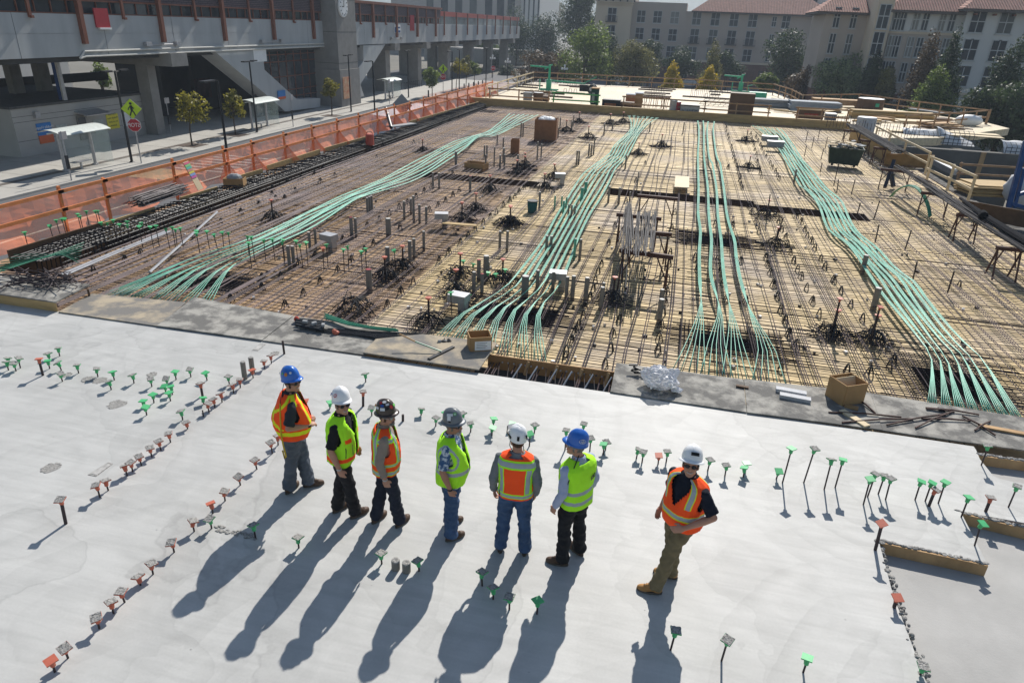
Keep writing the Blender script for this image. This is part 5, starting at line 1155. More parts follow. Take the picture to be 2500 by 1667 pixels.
stubs([(955, 320, 250), (1040, 332, 258, .06), (390, 382, 302), (735, 322, 255, .08, 'm'), (768, 252, 205, .08, 'm'), (1187, 242, 130, .03), (1125, 352, 300, .04), (445, 762, 670), (483, 742, 675), (675, 787, 695, .05, 'm'), (720, 792, 695), (372, 1042, 960, .06), (500, 1057, 975, .06), (610, 1112, 1015, .06), (660, 1117, 1018, .07), (768, 1132, 1030, .075), (893, 1202, 1110, .065), (905, 1150, 1075, .05), (1378, 1192, 1125, .065), (1370, 1305, 1210, .08), (515, 377, 325, .04, 'm'), (570, 390, 335, .04, 'm'), (608, 400, 345, .04, 'm'), (585, 430, 375, .05, 'm'), (625, 462, 400, .04), (650, 467, 410, .04), (678, 462, 410, .04)], 1200, 400, 'around the middle cable fan')
stubs([(240, 1120, 1050), (257, 1122, 1050), (100, 1312, 1265, .06), (68, 1382, 1320), (105, 1382, 1325), (20, 1372, 1270, .04), (373, 1317, 1210, .05), (405, 1300, 1230, .05), (213, 1382, 1325, .06), (695, 1352, 1285), (712, 1352, 1290), (795, 1282, 1225, .06), (815, 1280, 1230), (835, 1270, 1170, .05), (1568, 1095, 1040, .05), (540, 1050, 1000), (560, 1052, 1005), (655, 1080, 1035, .07), (990, 1062, 1020, .08), (920, 1110, 1060), (1295, 1080, 1040), (670, 1030, 985), (545, 1130, 1090), (1095, 1385, 1330)], 1200, 0, 'in the far middle bay')
stubs([(1955, 1292, 1240), (1975, 1292, 1242), (2035, 1372, 1265, .045), (2110, 1332, 1265, .07), (2083, 1387, 1325), (1722, 1372, 1300, .08), (1965, 1390, 1320), (2060, 1190, 1150), (2110, 1215, 1172), (2230, 1250, 1200, .05)], 600, 0, 'beyond the low open carton')
stubs([(462, 160, 100, .06), (1020, 900, 828, .09), (1110, 1200, 1110, .10)], 1800, 400, 'of three beside the right cables')
jb = thing('junction_box', '', 'junction box'); MB().bx(-.22, .22, -.16, .16, .32, .50).build('box', TIN, jb); MB().bx(.02, .2, -.1, .1, 0, .32).build('leg', TIN, jb)
for px, py, lb in ((805, 612, 'silver junction box on a leg, nearest the mint snake'), (1078, 556, 'silver junction box on a leg beside the timber offcut'), (1120, 766, 'silver junction box on a leg left of the cable fan'), (1360, 708, 'silver junction box spanning the middle cables'), (1366, 452, 'small grey junction box above the far cable bend')):
    dup(jb, g(px, py, ZD), random.uniform(-.3, .3), lb, 'silver junction boxes')
kill(jb)
for k, (px, py, m1, lb) in enumerate(((1878, 353, TIN, 'upper grey block lying over the right cables'), (1892, 366, TIN, 'lower grey block lying over the right cables'))):
    t = thing('cover_block', lb, 'block', g(px, py-8, -.05), .1, 'grey blocks over the right cables'); MB().bx(-.45, .45, -.22, .22, 0, .28).build('body', GREY, t); MB().bx(-.47, .47, -.24, .24, .28, .31).build('lid', TIN, t)
bu = thing('bucket', 'dark teal bucket standing in the middle bay', 'bucket', g(1299, 519, ZD)); MB().lathe([(0, 0), (.16, 0), (.19, .42), (.17, .42), (.15, .05), (0, .05)], n=16).build('shell', mat('teal_bucket', (.02, .10, .11)), bu); MB().lathe([(.19, .40), (.2, .42), (.2, .44), (.18, .44)], n=16).build('rim', BLACK, bu)
# A shaped bar chairs
def chairmesh():
    m_ = MB()
    for dy in (-.05, .05):
        m_.tube([(-.085, dy*1.9, 0), (-.055, dy*1.2, .12), (-.022, dy*.6, .215), (.022, dy*.6, .215), (.055, dy*1.2, .12), (.085, dy*1.9, 0)], .019, n=5)
    return m_.tube([(-.05, -.06, .13), (-.05, .06, .13)], .011, n=4).tube([(.05, -.06, .13), (.05, .06, .13)], .011, n=4).tube([(0, -.03, .235), (0, .03, .235)], .014, n=4).tube([(-.06, -.07, .10), (.06, -.07, .10)], .011, n=4)
CHM = chairmesh().mesh('rebar_chair', BLACK)
def chairs(pts, place, s=1.0):
    pts = sorted(pts, key=lambda p: -p[1])
    for k, p in enumerate(pts):
        o = bpy.data.objects.new('rebar_chair', CHM); COL.objects.link(o); q = g(*p, ZD); o.location = q; o.rotation_euler = (0, 0, random.gauss(0, .35)); k_ = random.uniform(.9, 1.1); o.scale = (.66*s*k_, .7*s, .92*s*k_)
        tag(o, f'black bar chair, {nth(k)} from near end {place}', 'rebar chair', 'black bar chairs '+place)
chairs([(1827, 508), (1834, 522), (1845, 543), (1849, 555), (1852, 570), (1860, 606), (1869, 634), (1873, 650), (1880, 671), (1887, 701), (1897, 729), (1905, 761), (1916, 789), (1925, 822), (1942, 850)], 'in row one beside the straight cables')
chairs([(1891, 527), (1900, 545), (1908, 565), (1917, 584), (1922, 600), (1929, 620), (1937, 641), (1946, 663), (1955, 680), (1968, 708), (1982, 741), (1998, 773), (2030, 832)], 'in row two beside the straight cables')
chairs([(1937, 520), (1944, 533), (1955, 546), (1964, 564), (1970, 580), (1980, 593), (1988, 610), (2003, 636), (2013, 656), (2034, 690), (2052, 715), (2076, 748), (2104, 784), (2128, 812), (2149, 838), (2180, 885)], 'left of the sweeping cables')
def along(pa, pb, n): return [(pa[0]+(pb[0]-pa[0])*k/(n-1)+random.uniform(-1.5, 1.5), pa[1]+(pb[1]-pa[1])*(k/(n-1))) for k in range(n)]
chairs(along((1769, 305), (1812, 462), 18), 'in the far chain by the straight cables'); chairs(along((1834, 330), (1858, 436), 12), 'in the far middle chain'); chairs(along((1845, 338), (1902, 440), 12), 'in the far sweeping chain')
chairs([(1575, 402), (1552, 445), (1528, 495), (1501, 555), (1486, 597), (1468, 650), (1460, 668), (1453, 690), (1448, 710), (1440, 733), (1428, 755), (1424, 775), (1412, 800), (1405, 815), (1395, 838), (1382, 865), (1380, 880)], 'in the chain left of the bar rack')
chairs([(1647, 522), (1636, 620), (1630, 690), (1627, 720), (1624, 745), (1618, 770), (1613, 800), (1609, 832), (1606, 860), (1640, 560), (1633, 650)], 'of the chain right of the bar rack')
chairs([(1105, 428), (1088, 438), (1053, 460), (1036, 471), (1016, 485), (995, 499), (975, 511), (951, 525), (926, 540), (897, 556), (837, 592), (770, 631), (730, 653), (686, 681), (640, 709)], 'in the row beside the mint snake')
chairs([(1121, 468), (1106, 480), (1088, 493), (1070, 505), (1048, 518), (977, 562), (912, 600), (890, 618), (858, 642), (825, 666), (782, 694), (741, 722), (697, 752)], 'in the second row from the mint snake')
chairs([(1288, 455), (1279, 462), (1267, 473), (1257, 483), (1245, 493), (1229, 505), (1212, 522), (1197, 533), (1180, 547), (1160, 566), (1143, 580), (1124, 596), (1096, 621), (1072, 642), (1009, 695), (979, 720), (946, 750)], 'in the third row from the mint snake')
chairs([(640, 684), (564, 737), (231, 670), (307, 640), (345, 625), (238, 627), (485, 566), (540, 547), (589, 524), (633, 505), (674, 490), (514, 522), (572, 502), (617, 484), (666, 466), (702, 446), (740, 428), (790, 412), (830, 400), (850, 372), (880, 360), (912, 345)], 'scattered left of the mint snake')
chairs([(700, 435), (735, 440), (768, 430), (665, 480), (722, 470), (696, 490), (783, 448), (818, 434), (905, 372), (935, 358), (965, 345), (995, 332), (1025, 322), (1050, 312), (1075, 305), (1098, 298), (960, 330), (1000, 312), (1030, 303), (1060, 295), (1090, 287), (1120, 290), (920, 388), (1010, 352)], 'scattered in the far left bay')
chairs([(1745, 552), (1750, 640), (1696, 635), (1808, 642), (1702, 662), (1757, 668), (1764, 695), (1773, 735), (1820, 740), (1720, 420), (1730, 445), (1777, 412), (1788, 555), (1700, 470)], 'beside the four straight cables')
chairs([(1496, 820), (1490, 858), (1477, 895), (1512, 785), (1905, 905), (2170, 898), (2066, 912), (2043, 828), (2120, 918), (2340, 700), (1350, 470), (1355, 420), (1283, 395), (1262, 412), (1240, 430)], 'lying loose on the boards')
# clusters of bent bars
def clustermesh(sd, R=.36, H=.26):
    m_ = MB(); rn = random.Random(sd)
    for k in range(18):
        an = rn.uniform(0, 6.28); r0 = R*rn.uniform(.55, 1.15); o = Vector((rn.gauss(0, .08), rn.gauss(0, .08), 0)); d = Vector((math.cos(an), math.sin(an), 0)); h = H*rn.uniform(.7, 1.15)
        m_.tube([o-d*r0*rn.uniform(.6, 1), o-d*r0*.45+Vector((0, 0, h*.75)), o+Vector((0, 0, h)), o+d*r0*.5+Vector((0, 0, h*.7)), o+d*r0], .010, n=4, caps=False)
    for k in range(10):
        dx = (k%5-2)*.12; m_.tube([(dx, -.6, .02), (dx, .6, .02)] if k < 5 else [(-.6, dx, .03), (.6, dx, .03)], .011, n=4, caps=False)
    return m_.mesh('bent_bars', BLACK)
CLM = [clustermesh(i) for i in range(4)]; POSTM = MB().tube([(0, 0, 0), (0, 0, .66)], .024, n=7).mesh('post', REBAR); PCAP = MB().lathe([(.02, -.05), (.04, 0), (.075, .01), (.075, .03), (0, .035)], n=8).mesh('post_cap', CAPO)
CL = Z(0, 400, [(2240, 465)])+Z(600, 400, [(1772, 478), (1885, 395), (2165, 515), (1145, 970), (1290, 870), (1722, 1080), (1757, 935), (1500, 1330), (2000, 235), (2102, 985), (2285, 30)])+Z(1200, 400, [(205, 95), (510, 130), (430, 215), (150, 505), (990, 1140), (270, 60)])+Z(600, 0, [(1450, 1255)])+Z(1200, 0, [(1387, 1215), (1200, 1275), (790, 1145), (610, 1090), (715, 1015), (1075, 1015), (970, 1030)])+Z(1800, 400, [(235, 445), (305, 690), (770, 1425), (1090, 1470)])+Z(1800, 0, [(70, 1170), (90, 1390)])
for k, p in enumerate(sorted(CL)):
    q = g(*p, ZD); t = thing('bar_cluster', f'dome of bent black bars with an upright post, {nth(k)} from the left of the picture', 'bar cluster', q, random.uniform(0, 6), 'domes of bent bars'); s = 1.0 if q.y < 40 else 1.15; t.scale = (s, s, s)
    for nm, me, z in (('bent_bars', CLM[k % 4], .06), ('post', POSTM, 0), ('post_cap', PCAP, .66)):
        o = bpy.data.objects.new(nm, me); COL.objects.link(o); o.parent = t; o.location = (0, 0, z)
q = g(868, 762, ZD); t = thing('bar_cluster', 'wide dome of bent bars without a post behind the tool pile', 'bar cluster', q, 1, 'domes of bent bars'); o = bpy.data.objects.new('bent_bars', clustermesh(9, .7, .4)); COL.objects.link(o); o.parent = t
sc_ = MB(); rn = random.Random(8)
for k in range(260):
    q = g(rn.uniform(300, 2400), rn.uniform(420, 900), ZD)
    if q.y > YE+1.3 and -14.5 < q.x < 12 and not inpit(q.x, q.y): sc_.box((q.x, q.y, ZD+.03), (rn.uniform(.04, .10), rn.uniform(.03, .08), .05), rz=rn.uniform(0, 3), m=rn.choice((0, 0, 1)))
tag(sc_.build('spacer_litter', [WHITE, BLACK]), 'small white and black plastic spacers strewn over the boards', 'spacers', kind='stuff')
tb = thing('conduit', 'long pale conduit lying diagonally over the left bay', 'conduit'); MB().tube([g(365, 665, -.08), g(450, 590, -.08), g(530, 518, -.08)], .035, n=6).build('pipe', TIN, tb)
tb = thing('conduit', 'pair of pale conduits pointing at the heap of bars', 'conduit')
for o in (0, .12): MB().tube([g(150, 670, -.08)+Vector((o, 0, 0)), g(280, 615, -.08)+Vector((o, 0, 0)), g(407, 564, -.08)+Vector((o, 0, 0))], .03, n=6).build('pipe', TIN, tb)
# ------------------------------------------------------------------ far deck: guard rails, hoists, boxes, stacks
RAILW = mat('weathered_lumber', (.33, .21, .12), rough=.85, var=.3, scale=2)
def rail_run(name, label, pts, zb=-.03, hh=1.07, step=2.4, m=RAILW, mid=True, grp='timber guard rails of the site'):
    t = thing(name, label, 'guard rail', (0, 0, 0), 0, grp); P_ = [Vector((p[0], p[1], zb)) for p in pts]
    for a, b in zip(P_, P_[1:]):
        n = max(1, round((b-a).length/step))
        for k in range(n+1):
            if k == n and b is not P_[-1]: continue
            q = a.lerp(b, k/n); MB().bar(q, q+Vector((random.uniform(-.03, .03), 0, hh+random.uniform(0, .12))), .09, .09).build('post', m, t)
        d = (b-a).normalized(); o = Vector((d.y, -d.x, 0))*.07
        for z in ((hh, hh*.5) if mid else (hh,)): MB().bar(a+o-d*.15+Vector((0, 0, z)), b+o+d*.15+Vector((0, 0, z+random.uniform(-.03, .03))), .045, .10).build('rail', m, t)
    return t
def gl2(*ps, z=0.0): return [(lambda q: (q.x, q.y))(g(*p, z)) for p in ps]
rail_run('guard_rail', 'long brown timber railing along the back edge of the far deck', gl2((1301, 201), (1480, 209), (1700, 219), (1886, 231)))
rail_run('guard_rail', 'pale timber railing along the left edge of the far deck', gl2((1186, 243), (1240, 222), (1301, 201)), m=PLYPALE, step=4)
rail_run('guard_rail', 'timber railing stepping down along the back right of the far deck', gl2((1886, 231), (1930, 247), (1955, 262), (2092, 259), (2142, 266), (2290, 287), (2405, 303)))
rail_run('guard_rail', 'timber railing on the right doubling back from the far corner', gl2((2408, 303), (2310, 312), (2205, 321)))
rail_run('guard_rail', 'brown timber railing at the front left of the far deck', [(-15.5, 57.3), (-10.6, 57.3)], step=2.3)
rail_run('guard_rail', 'timber railing with green ends in front of the small wheeled hoist', [(-10.2, 57.3), (-6.6, 57.3)], m=mat('green_lumber', (.06, .28, .08), var=.3), step=3.4)
rail_run('guard_rail', 'brown timber railing behind the lettered crate', [(-4.6, 57.4), (1.6, 57.4), (6.3, 57.4)], step=3.0)
rail_run('guard_rail', 'low timber railing right of the big brown box', [(8.3, 57.3), (11.8, 57.2)], step=2.0)
rail_run('guard_rail', 'pale diagonal railing above the bundle of bars on the right edge', gl2((2132, 352), (2200, 392), (2258, 425)), m=PLYPALE, step=3)
rail_run('guard_rail', 'pale diagonal railing at the right above the black tarpaulin bars', gl2((2262, 440), (2312, 464), (2362, 492)), m=PLYPALE, step=2.2)
GRN = mat('hoist_green', (.03, .36, .20), rough=.4, var=.1, spec=.5)
def hoist(px, py, pt, ax, lb, tail):
    q = g(px, py); h = hgt(q, pt); L = (px-ax)/FPX*q.length; t = thing('hoist', lb, 'hoist', q, 0, 'green swing arm hoists')
    MB().tube([(0, 0, 0), (0, 0, h)], .11, n=8).build('mast', GRN, t); MB().bar((0, 0, h-.25), (-L, 0, h-.2), .13, .15).bar((.25, 0, h), (-.5, 0, h-.45), .08, .12).build('arm', GRN, t)
    MB().box((0, 0, .55), (.45, .45, 1.0)).bar((-.9, -.3, .1), (.9, -.3, .1), .12, .12).bar((-.9, .5, .1), (.9, .5, .1), .12, .12).bar((-.9, 0, .1), (-.9, 0, 1.0), .1, .1).build('base', GRN, t)
    if tail:
        MB().bar((.3, 0, .95), (3.6, 0, .85), .12, .14).bar((3.5, .2, .9), (4.6, .2, 1.5), .07, .07).bar((3.6, 0, .5), (4.5, 0, .5), .5, .25).build('tow_bar', GRN, t)
        MB().box((3.5, 0, .45), (.8, .6, .6)).build('engine', BLACK, t)
        for y_ in (-.5, .5):
            o = MB().tube([(4.3, y_-.12, .42), (4.3, y_+.12, .42)], .42, n=16).build('wheel', BLACK, t); MB().tube([(4.3, y_-.14, .42), (4.3, y_-.12, .42)], .2, n=10).build('rim', TIN, o)
    MB().tube([(-L+.1, 0, h-.3), (-L+.1, 0, h-.9)], .02, n=4).build('cable', BLACK, t)
hoist(1339, 222, 158, 1294, 'green swing arm hoist with wheels at the back left of the far deck', True)
hoist(1806, 226, 182, 1768, 'green swing arm hoist behind the big brown box', False)
BOXBR = mat('box_brown', (.115, .068, .04), rough=.7, var=.2, scale=1.5)
def crate(px0, px1, pb, ptop, lb, m, depth=1.0, name='crate', lid=None, cat='crate', z=-.03):
    a, b = g(px0, pb, z), g(px1, pb, z); c = (a+b)/2; w_ = abs(b.x-a.x); h = hgt(Vector((c.x, c.y, z)), ptop)-z
    t = thing(name, lb, cat, (c.x, c.y+depth/2, z)); MB().bx(-w_/2, w_/2, -depth/2, depth/2, 0, h).build('body', m, t)
    e = MB()
    for s in (-1, 1): e.bx(s*w_/2-.04, s*w_/2+.04, -depth/2-.03, -depth/2+.03, .02, h-.03)
    e.build('corner_batten', m, t)
    MB().bx(-w_/2-.05, w_/2+.05, -depth/2-.05, depth/2+.05, h-.02, h+.06).build('lid', lid or m, t)
    return t, w_, h
t, w_, h = crate(1777, 1832, 290, 232, 'big dark brown plywood box standing by the edge beam', BOXBR, 1.2)
t, w_, h = crate(1950, 2003, 299, 270, 'low dark brown box with a faint red label right of the big box', BOXBR, .9, lid=PLYPALE); MB().bx(-.5, .5, -.49, -.475, h*.55, h*.72).build('label', mat('red_label', (.25, .05, .03)), t)
t, w_, h = crate(1660, 1704, 283, 260, 'white crate lettered in black with a dark cover by the edge beam', mat('crate_white', (.40, .40, .39), var=.1), .8, lid=BLACK)
text('lettering', 'MONARCH', INK, h*.42, frame_mat((0, -.405, h*.5), (1, 0, 0), (0, 0, 1)), t, sx=.75)
t, w_, h = crate(1526, 1547, 263, 233, 'left plastic wrapped cardboard stack', mat('box_orange', (.33, .13, .06), var=.3), 1.0, 'carton_stack', mat('wrap', (.6, .6, .62), rough=.25), 'carton stack')
t, w_, h = crate(1548, 1566, 262, 230, 'right plastic wrapped cardboard stack', CARD, 1.0, 'carton_stack', mat('wrap', (.6, .6, .62), rough=.25), 'carton stack')
t, w_, h = crate(1441, 1458, 262, 218, 'dark booth with a flat timber top on the far deck', mat('booth_dark', (.018, .05, .045), var=.3), .8, 'booth', WOOD, 'booth'); MB().bx(-.35, .0, -.42, -.405, .3, 1.1).build('notice', GREY, t)
t, w_, h = crate(1468, 1512, 269, 247, 'dark workbench with red tool boxes under it', BLACK, .8, 'workbench', BLACK, 'workbench'); MB().bx(-.5, .4, -.43, -.41, .1, .5).build('tool_box', mat('box_orange', (.33, .13, .06)), t)
t, w_, h = crate(1512, 1545, 271, 253, 'brown box beside the workbench', BOXBR, .7)
t, w_, h = crate(2016, 2037, 300, 281, 'grey drum with a white lid by the low brown box', mat('drum_grey', (.10, .12, .16)), .8, 'drum', WHITE, 'drum')
t, w_, h = crate(1925, 1960, 262, 252, 'low grey pallet stack behind the low brown box', GREY, 1.5, 'pallet_stack', GREY, 'stack')
t, w_, h = crate(1318, 1338, 249, 238, 'brown box left of the green railing', BOXBR, .6); t, w_, h = crate(1277, 1296, 249, 229, 'grey cabinet with round shoulders at the front left of the far deck', GREY, .7, 'cabinet', GREY, 'cabinet')
def drum(px, py, r, h, lb, m, nm='drum', n=20):
    t = thing(nm, lb, nm, g(px, py)+Vector((0, r, -.03))); MB().lathe([(0, 0), (r, 0), (r, h), (0, h)], n=n).build('shell', m, t); rb = MB()
    for z in (.02, h*.35, h*.68, h-.03): rb.lathe([(r, z-.03), (r+.025, z), (r, z+.03)], n=n)
    rb.build('rib', m, t); MB().lathe([(0, h), (r*.97, h), (r*.97, h+.03), (0, h+.04)], n=n).build('lid', WHITE, t); return t
drum(1648, 279, .35, .9, 'red and white drum left of the lettered crate', mat('drum_red', (.45, .06, .06))); drum(1641, 279, .28, 1.0, 'pale drum left of the red drum', mat('drum_pale', (.4, .37, .34))); drum(1311, 250, .42, .75, 'brown tub lying open beside the grey cabinet', BOXBR, 'tub')
drum(2114, 326, .62, 1.0, 'white ribbed tank behind the bundle of bars', mat('tank_white', (.36, .40, .47), var=.08), 'tank'); t = drum(2128, 274, 1.15, 1.05, 'eight sided dark brown drum with a green mark', BOXBR, 'drum', 8)
MB().box((.35, -1.08, .6), (.35, .03, .3), rz=.39).build('green_mark', GRN, t)
def stack(px, py, w_, d_, n, m, lb, rz=0, th=.05, z=-.03, jit=.1, cat='plywood stack', nm='plywood_stack'):
    t = thing(nm, lb, cat, g(px, py, z), rz)
    for k in range(n): MB().box((random.uniform(-jit, jit), random.uniform(-jit, jit), th*(k+.5)+.012*k), (w_, d_, th), rz=random.uniform(-.03, .03)).build('sheet', m, t)
stack(1900, 262, 5.0, 1.6, 6, GREY, 'dark grey stack of sheets left of the pale stack', .1, .1); stack(1985, 270, 4.2, 1.6, 5, mat('sheet_blue', (.30, .33, .37)), 'pale blue grey stack of sheets with a bright top', .05, .14); stack(2045, 262, 4.6, 1.5, 5, WOOD, 'stack of long timber beams behind the loose panels', .05, .13)
stack(2055, 285, 2.6, 1.6, 2, PLYPALE, 'two loose pale panels leaning by the grey drum', .5, .05); stack(2175, 292, 6.5, .9, 4, PLY, 'long brown timber stack in front of the eight sided drum', .12, .15, jit=.2); stack(2240, 300, 3.5, 1.5, 3, PLYPALE, 'pale sheets right of the long timber stack', .1, .06, jit=.4)
stack(2290, 312, 2.5, 1.4, 4, WOOD, 'short timber pile by the doubled railing', .3, .08, jit=.3); stack(2240, 325, 4.5, 1.2, 2, PLYPALE, 'pale sheets under the doubled railing', -.1, .06, jit=.4); stack(2200, 285, 2.0, 1.2, 2, GREY, 'small grey stack near the far corner', .2, .12)
stack(2330, 330, 5.0, 1.0, 3, PLYPALE, 'thin pale planks at the outer corner of the far deck', -.05, .05, jit=.5)
stack(2408, 474, 2.0, 1.5, 8, PLY, 'warped plywood stack beside the blue steel frame', .2, .05, -.3, .15)
t = thing('white_sack', 'big white sack at the far right corner', 'sack', g(2362, 306)); MB().ell((0, 0, .35), (1.0, .6, .45), 16, 10).build('bag', WHITE, t, True); MB().lathe([(.16, 0), (.1, .12), (.14, .18)], (.7, 0, .55), n=8).build('neck', WHITE, t)
PL = ((1300, 209, 2.2), (1400, 211, 3.2), (1330, 228, 3.8), (1285, 214, 2.4), (1420, 214, 2.6), (1392, 228, 2.8), (1607, 217, 3.8), (1600, 221, 3.6), (1605, 228, 2.6), (1600, 239, 2.8), (1736, 240, 5.5), (1761, 226, 2.6), (1747, 232, 1.0), (1345, 236, 4), (1310, 232, 3))
for k, (px, py, L) in enumerate(sorted(PL)):
    t = thing('timber_plank', f'dark plank with wire loops lying on the far deck, {nth(k)} from the left', 'plank', g(px, py), random.uniform(-.05, .05), 'planks on the far deck'); MB().bx(-L/2, L/2, -.15, .15, -.03, .09).build('plank', PLYDK, t)
    lp = MB()
    for j in range(3): x = (j-1)*.5; lp.tube([(x-.15, 0, .08), (x-.1, 0, .4), (x+.1, 0, .4), (x+.15, 0, .08)], .02, n=4)
    lp.build('wire_loops', REBAR, t)
rn = random.Random(31); LP_ = []
while len(LP_) < 34:
    px, py = rn.uniform(1880, 2330), rn.uniform(248, 318)
    if py > 236+(px-1880)*.10 and py < 272+(px-1880)*.13: LP_.append((px, py))
for k, (px, py) in enumerate(sorted(LP_)):
    L = rn.uniform(1.2, 3.6); wd = rn.choice((.12, .12, .2, .9, 1.2)); mm = rn.choice((PLYPALE, PLY, WOOD, PLYDK, GREY)); q = g(px, py)
    tag(MB().box((q.x, q.y, rn.uniform(.02, .25)), (L, wd, rn.uniform(.04, .12)), rot=Matrix.Rotation(rn.gauss(0, .5), 3, 'Z') @ Matrix.Rotation(rn.gauss(0, .06), 3, 'Y')).build('timber_offcut' if wd < .5 else 'plywood_sheet', mm), f"{'narrow timber' if wd < .5 else 'loose panel'} strewn on the right of the far deck, {nth(k)} from the left", 'lumber' if wd < .5 else 'panel', 'lumber strewn on the far deck')
def rods(px, py, n, sp, h, lb, m=REBAR):
    t = thing('rebar_dowels', lb, 'dowels', g(px, py)); r_ = MB()
    for k in range(n): r_.tube([((k-n/2)*sp, random.uniform(-.1, .1), -.05), ((k-n/2)*sp+random.uniform(-.06, .06), random.uniform(-.1, .1), h*random.uniform(.8, 1.1))], .016, n=4)
    tag(r_.build('dowel', m, t), kind='stuff')
rods(1722, 238, 16, .18, 1.3, 'row of thin upright dowels on the far deck behind the big brown box'); rods(2065, 312, 12, .22, .8, 'upright dowels beside the grey drum'); rods(2160, 332, 22, .2, .9, 'row of upright dowels near the white ribbed tank')
t = thing('bar_mesh', 'slanting mesh of thin bars leaning beside the big brown box', 'bar mesh', g(1755, 262)); r_ = MB()
for k in range(9): r_.tube([(-1.8+k*.42, 0, .05), (-1.2+k*.42, .5, .6)], .018, n=4)
for k in range(5): r_.tube([(-1.8+k*.15, k*.12, .05+k*.13), (1.6+k*.15, k*.12, .05+k*.13)], .018, n=4)
r_.build('bars', REBAR, t)
t = thing('sawhorse_pile', 'pile of red legged sawhorses with planks on the far deck', 'sawhorse pile', g(1597, 262)); 
lg_ = MB()
for k in range(14): x = -1.1+k*.17; lg_.tube([(x, 0, .85), (x+random.uniform(-.25, .25), random.uniform(-.4, .4), 0)], .025, n=4)
lg_.build('legs', mat('red_steel', (.22, .05, .03), rough=.6), t); MB().box((0, 0, .9), (2.6, .5, .08)).box((-.3, .1, 1.05), (2.2, .4, .08), rz=.1).build('planks', PLYDK, t)
t = thing('tool_cart', 'green wheeled tool cart right of the big brown box', 'cart', g(1846, 250)); MB().bx(-.8, .8, -.5, .5, .35, .9).build('tray', GRN, t); MB().tube([(-.8, 0, .9), (-1.0, 0, 1.4), (-.6, 0, 1.5)], .04).build('handle', GRN, t)
for s in (-1, 1): MB().tube([(s*.5, -.55, .2), (s*.5, -.4, .2)], .2, n=10).build('wheel', BLACK, t)
t = thing('plastic_heap', 'crumpled white plastic sheeting by the edge beam', 'plastic sheet', g(1592, 275)); rn = random.Random(4); m_ = MB()
for k in range(16): m_.ell((rn.uniform(-1.4, 1.4), rn.uniform(-.3, .3), rn.uniform(0, .15)), (rn.uniform(.2, .5), rn.uniform(.15, .3), rn.uniform(.08, .2)), 8, 6)
m_.build('sheet', mat('plastic_white', (.55, .57, .6), rough=.3, var=.2), t)

# ------------------------------------------------------------------ right hand edge: racks, scrap cart, pit
RUST = mat('rusty_steel', (.075, .035, .028), rough=.7, var=.35, scale=4)
def sawhorse(pa, pb, lb, z=.72, group='rusty sawhorses on the bar mat', m=RUST):
    a, b = g(*pa, z), g(*pb, z); t = thing('sawhorse', lb, 'sawhorse', (0, 0, 0), 0, group); MB().bar(a, b, .09, .11).build('beam', m, t); d = (b-a).normalized(); o = Vector((-d.y, d.x, 0))
    for p, s in ((a.lerp(b, .08), 1), (a.lerp(b, .92), -1)):
        for e in (-1, 1): MB().bar(p+Vector((0, 0, -.05)), Vector((p.x, p.y, -.25))+o*e*.3, .04, .04).build('leg', m, t)
        MB().bar(p+d*s*.6*(b-a).length*.35+Vector((0, 0, -.05)), Vector((p.x, p.y, .1)), .03, .03).build('brace', m, t)
    return t
sawhorse((1556, 478), (1655, 487), 'rusty sawhorse behind the grey bar bundle, farthest'); sawhorse((1505, 524), (1615, 535), 'rusty sawhorse under the far end of the grey bar bundle'); sawhorse((1535, 566), (1640, 573), 'rusty sawhorse under the middle of the grey bar bundle'); sawhorse((1512, 611), (1644, 629), 'rusty sawhorse under the near end of the grey bar bundle, nearest')
rk = thing('bar_bundle', 'bundle of pale grey bars lying across the sawhorses in the middle', 'bar bundle'); rn = random.Random(2)
PALEBAR = mat('pale_bar', (.075, .073, .076), rough=.8, var=.4, scale=6, metal=.1)
for k in range(64):
    u = rn.random(); zz = .82+rn.uniform(0, .14); far = g(lerp(1529, 1556, u) if u < .45 else lerp(1556, 1603, (u-.45)/.55), (498 if u < .45 else 516)+rn.uniform(-6, 10), zz); near = g(lerp(1513, 1592, u)+rn.uniform(-4, 4), rn.choice((590, 605, 612, 618, 625, 600))+rn.uniform(-6, 6), zz-.04)
    if rn.random() < .1: near = g(lerp(1510, 1565, u), rn.uniform(660, 705), .35)
    MB().tube([far, far.lerp(near, .5)+Vector((rn.uniform(-.04, .04), 0, -.03)), near], .012, n=5).build('bar', PALEBAR, rk)
tag(MB().prism([(p.x, p.y) for p in (g(1649, 430, 0), g(1683, 433, 0), g(1682, 460, 0), g(1646, 458, 0))], .0, .03).build('plywood_square', PLYPALE), 'pale plywood square lying over the dropped beam', 'board')
def cardbox(px, pb, w_, d_, h, lb, rz, z=ZD+.1, flaps=True, m=CARD):
    t = thing('cardboard_box', lb, 'cardboard box', g(px, pb, z), rz); b = MB()
    for s in (-1, 1): b.bx(s*w_/2-.008, s*w_/2+.008, -d_/2, d_/2, 0, h).bx(-w_/2+.008, w_/2-.008, s*d_/2-.008, s*d_/2+.008, 0, h)
    b.bx(-w_/2, w_/2, -d_/2, d_/2, 0, .02); b.build('walls', m, t)
    return t
t = cardbox(1170, 851, .42, .34, .32, 'open empty cardboard box with a white paper label on the walk board', .45, .05); MB().face([(-.12, -.182, .05), (.2, -.182, .05), (.2, -.182, .24), (-.12, -.182, .24)]).build('paper_label', WHITE, t)
tx_ = MB()
for k in range(4): tx_.face([(-.09, -.183, .20-k*.035), (.12-.03*(k % 2), -.183, .20-k*.035), (.12-.03*(k % 2), -.183, .212-k*.035), (-.09, -.183, .212-k*.035)])
tx_.build('print_lines', GREY, t)
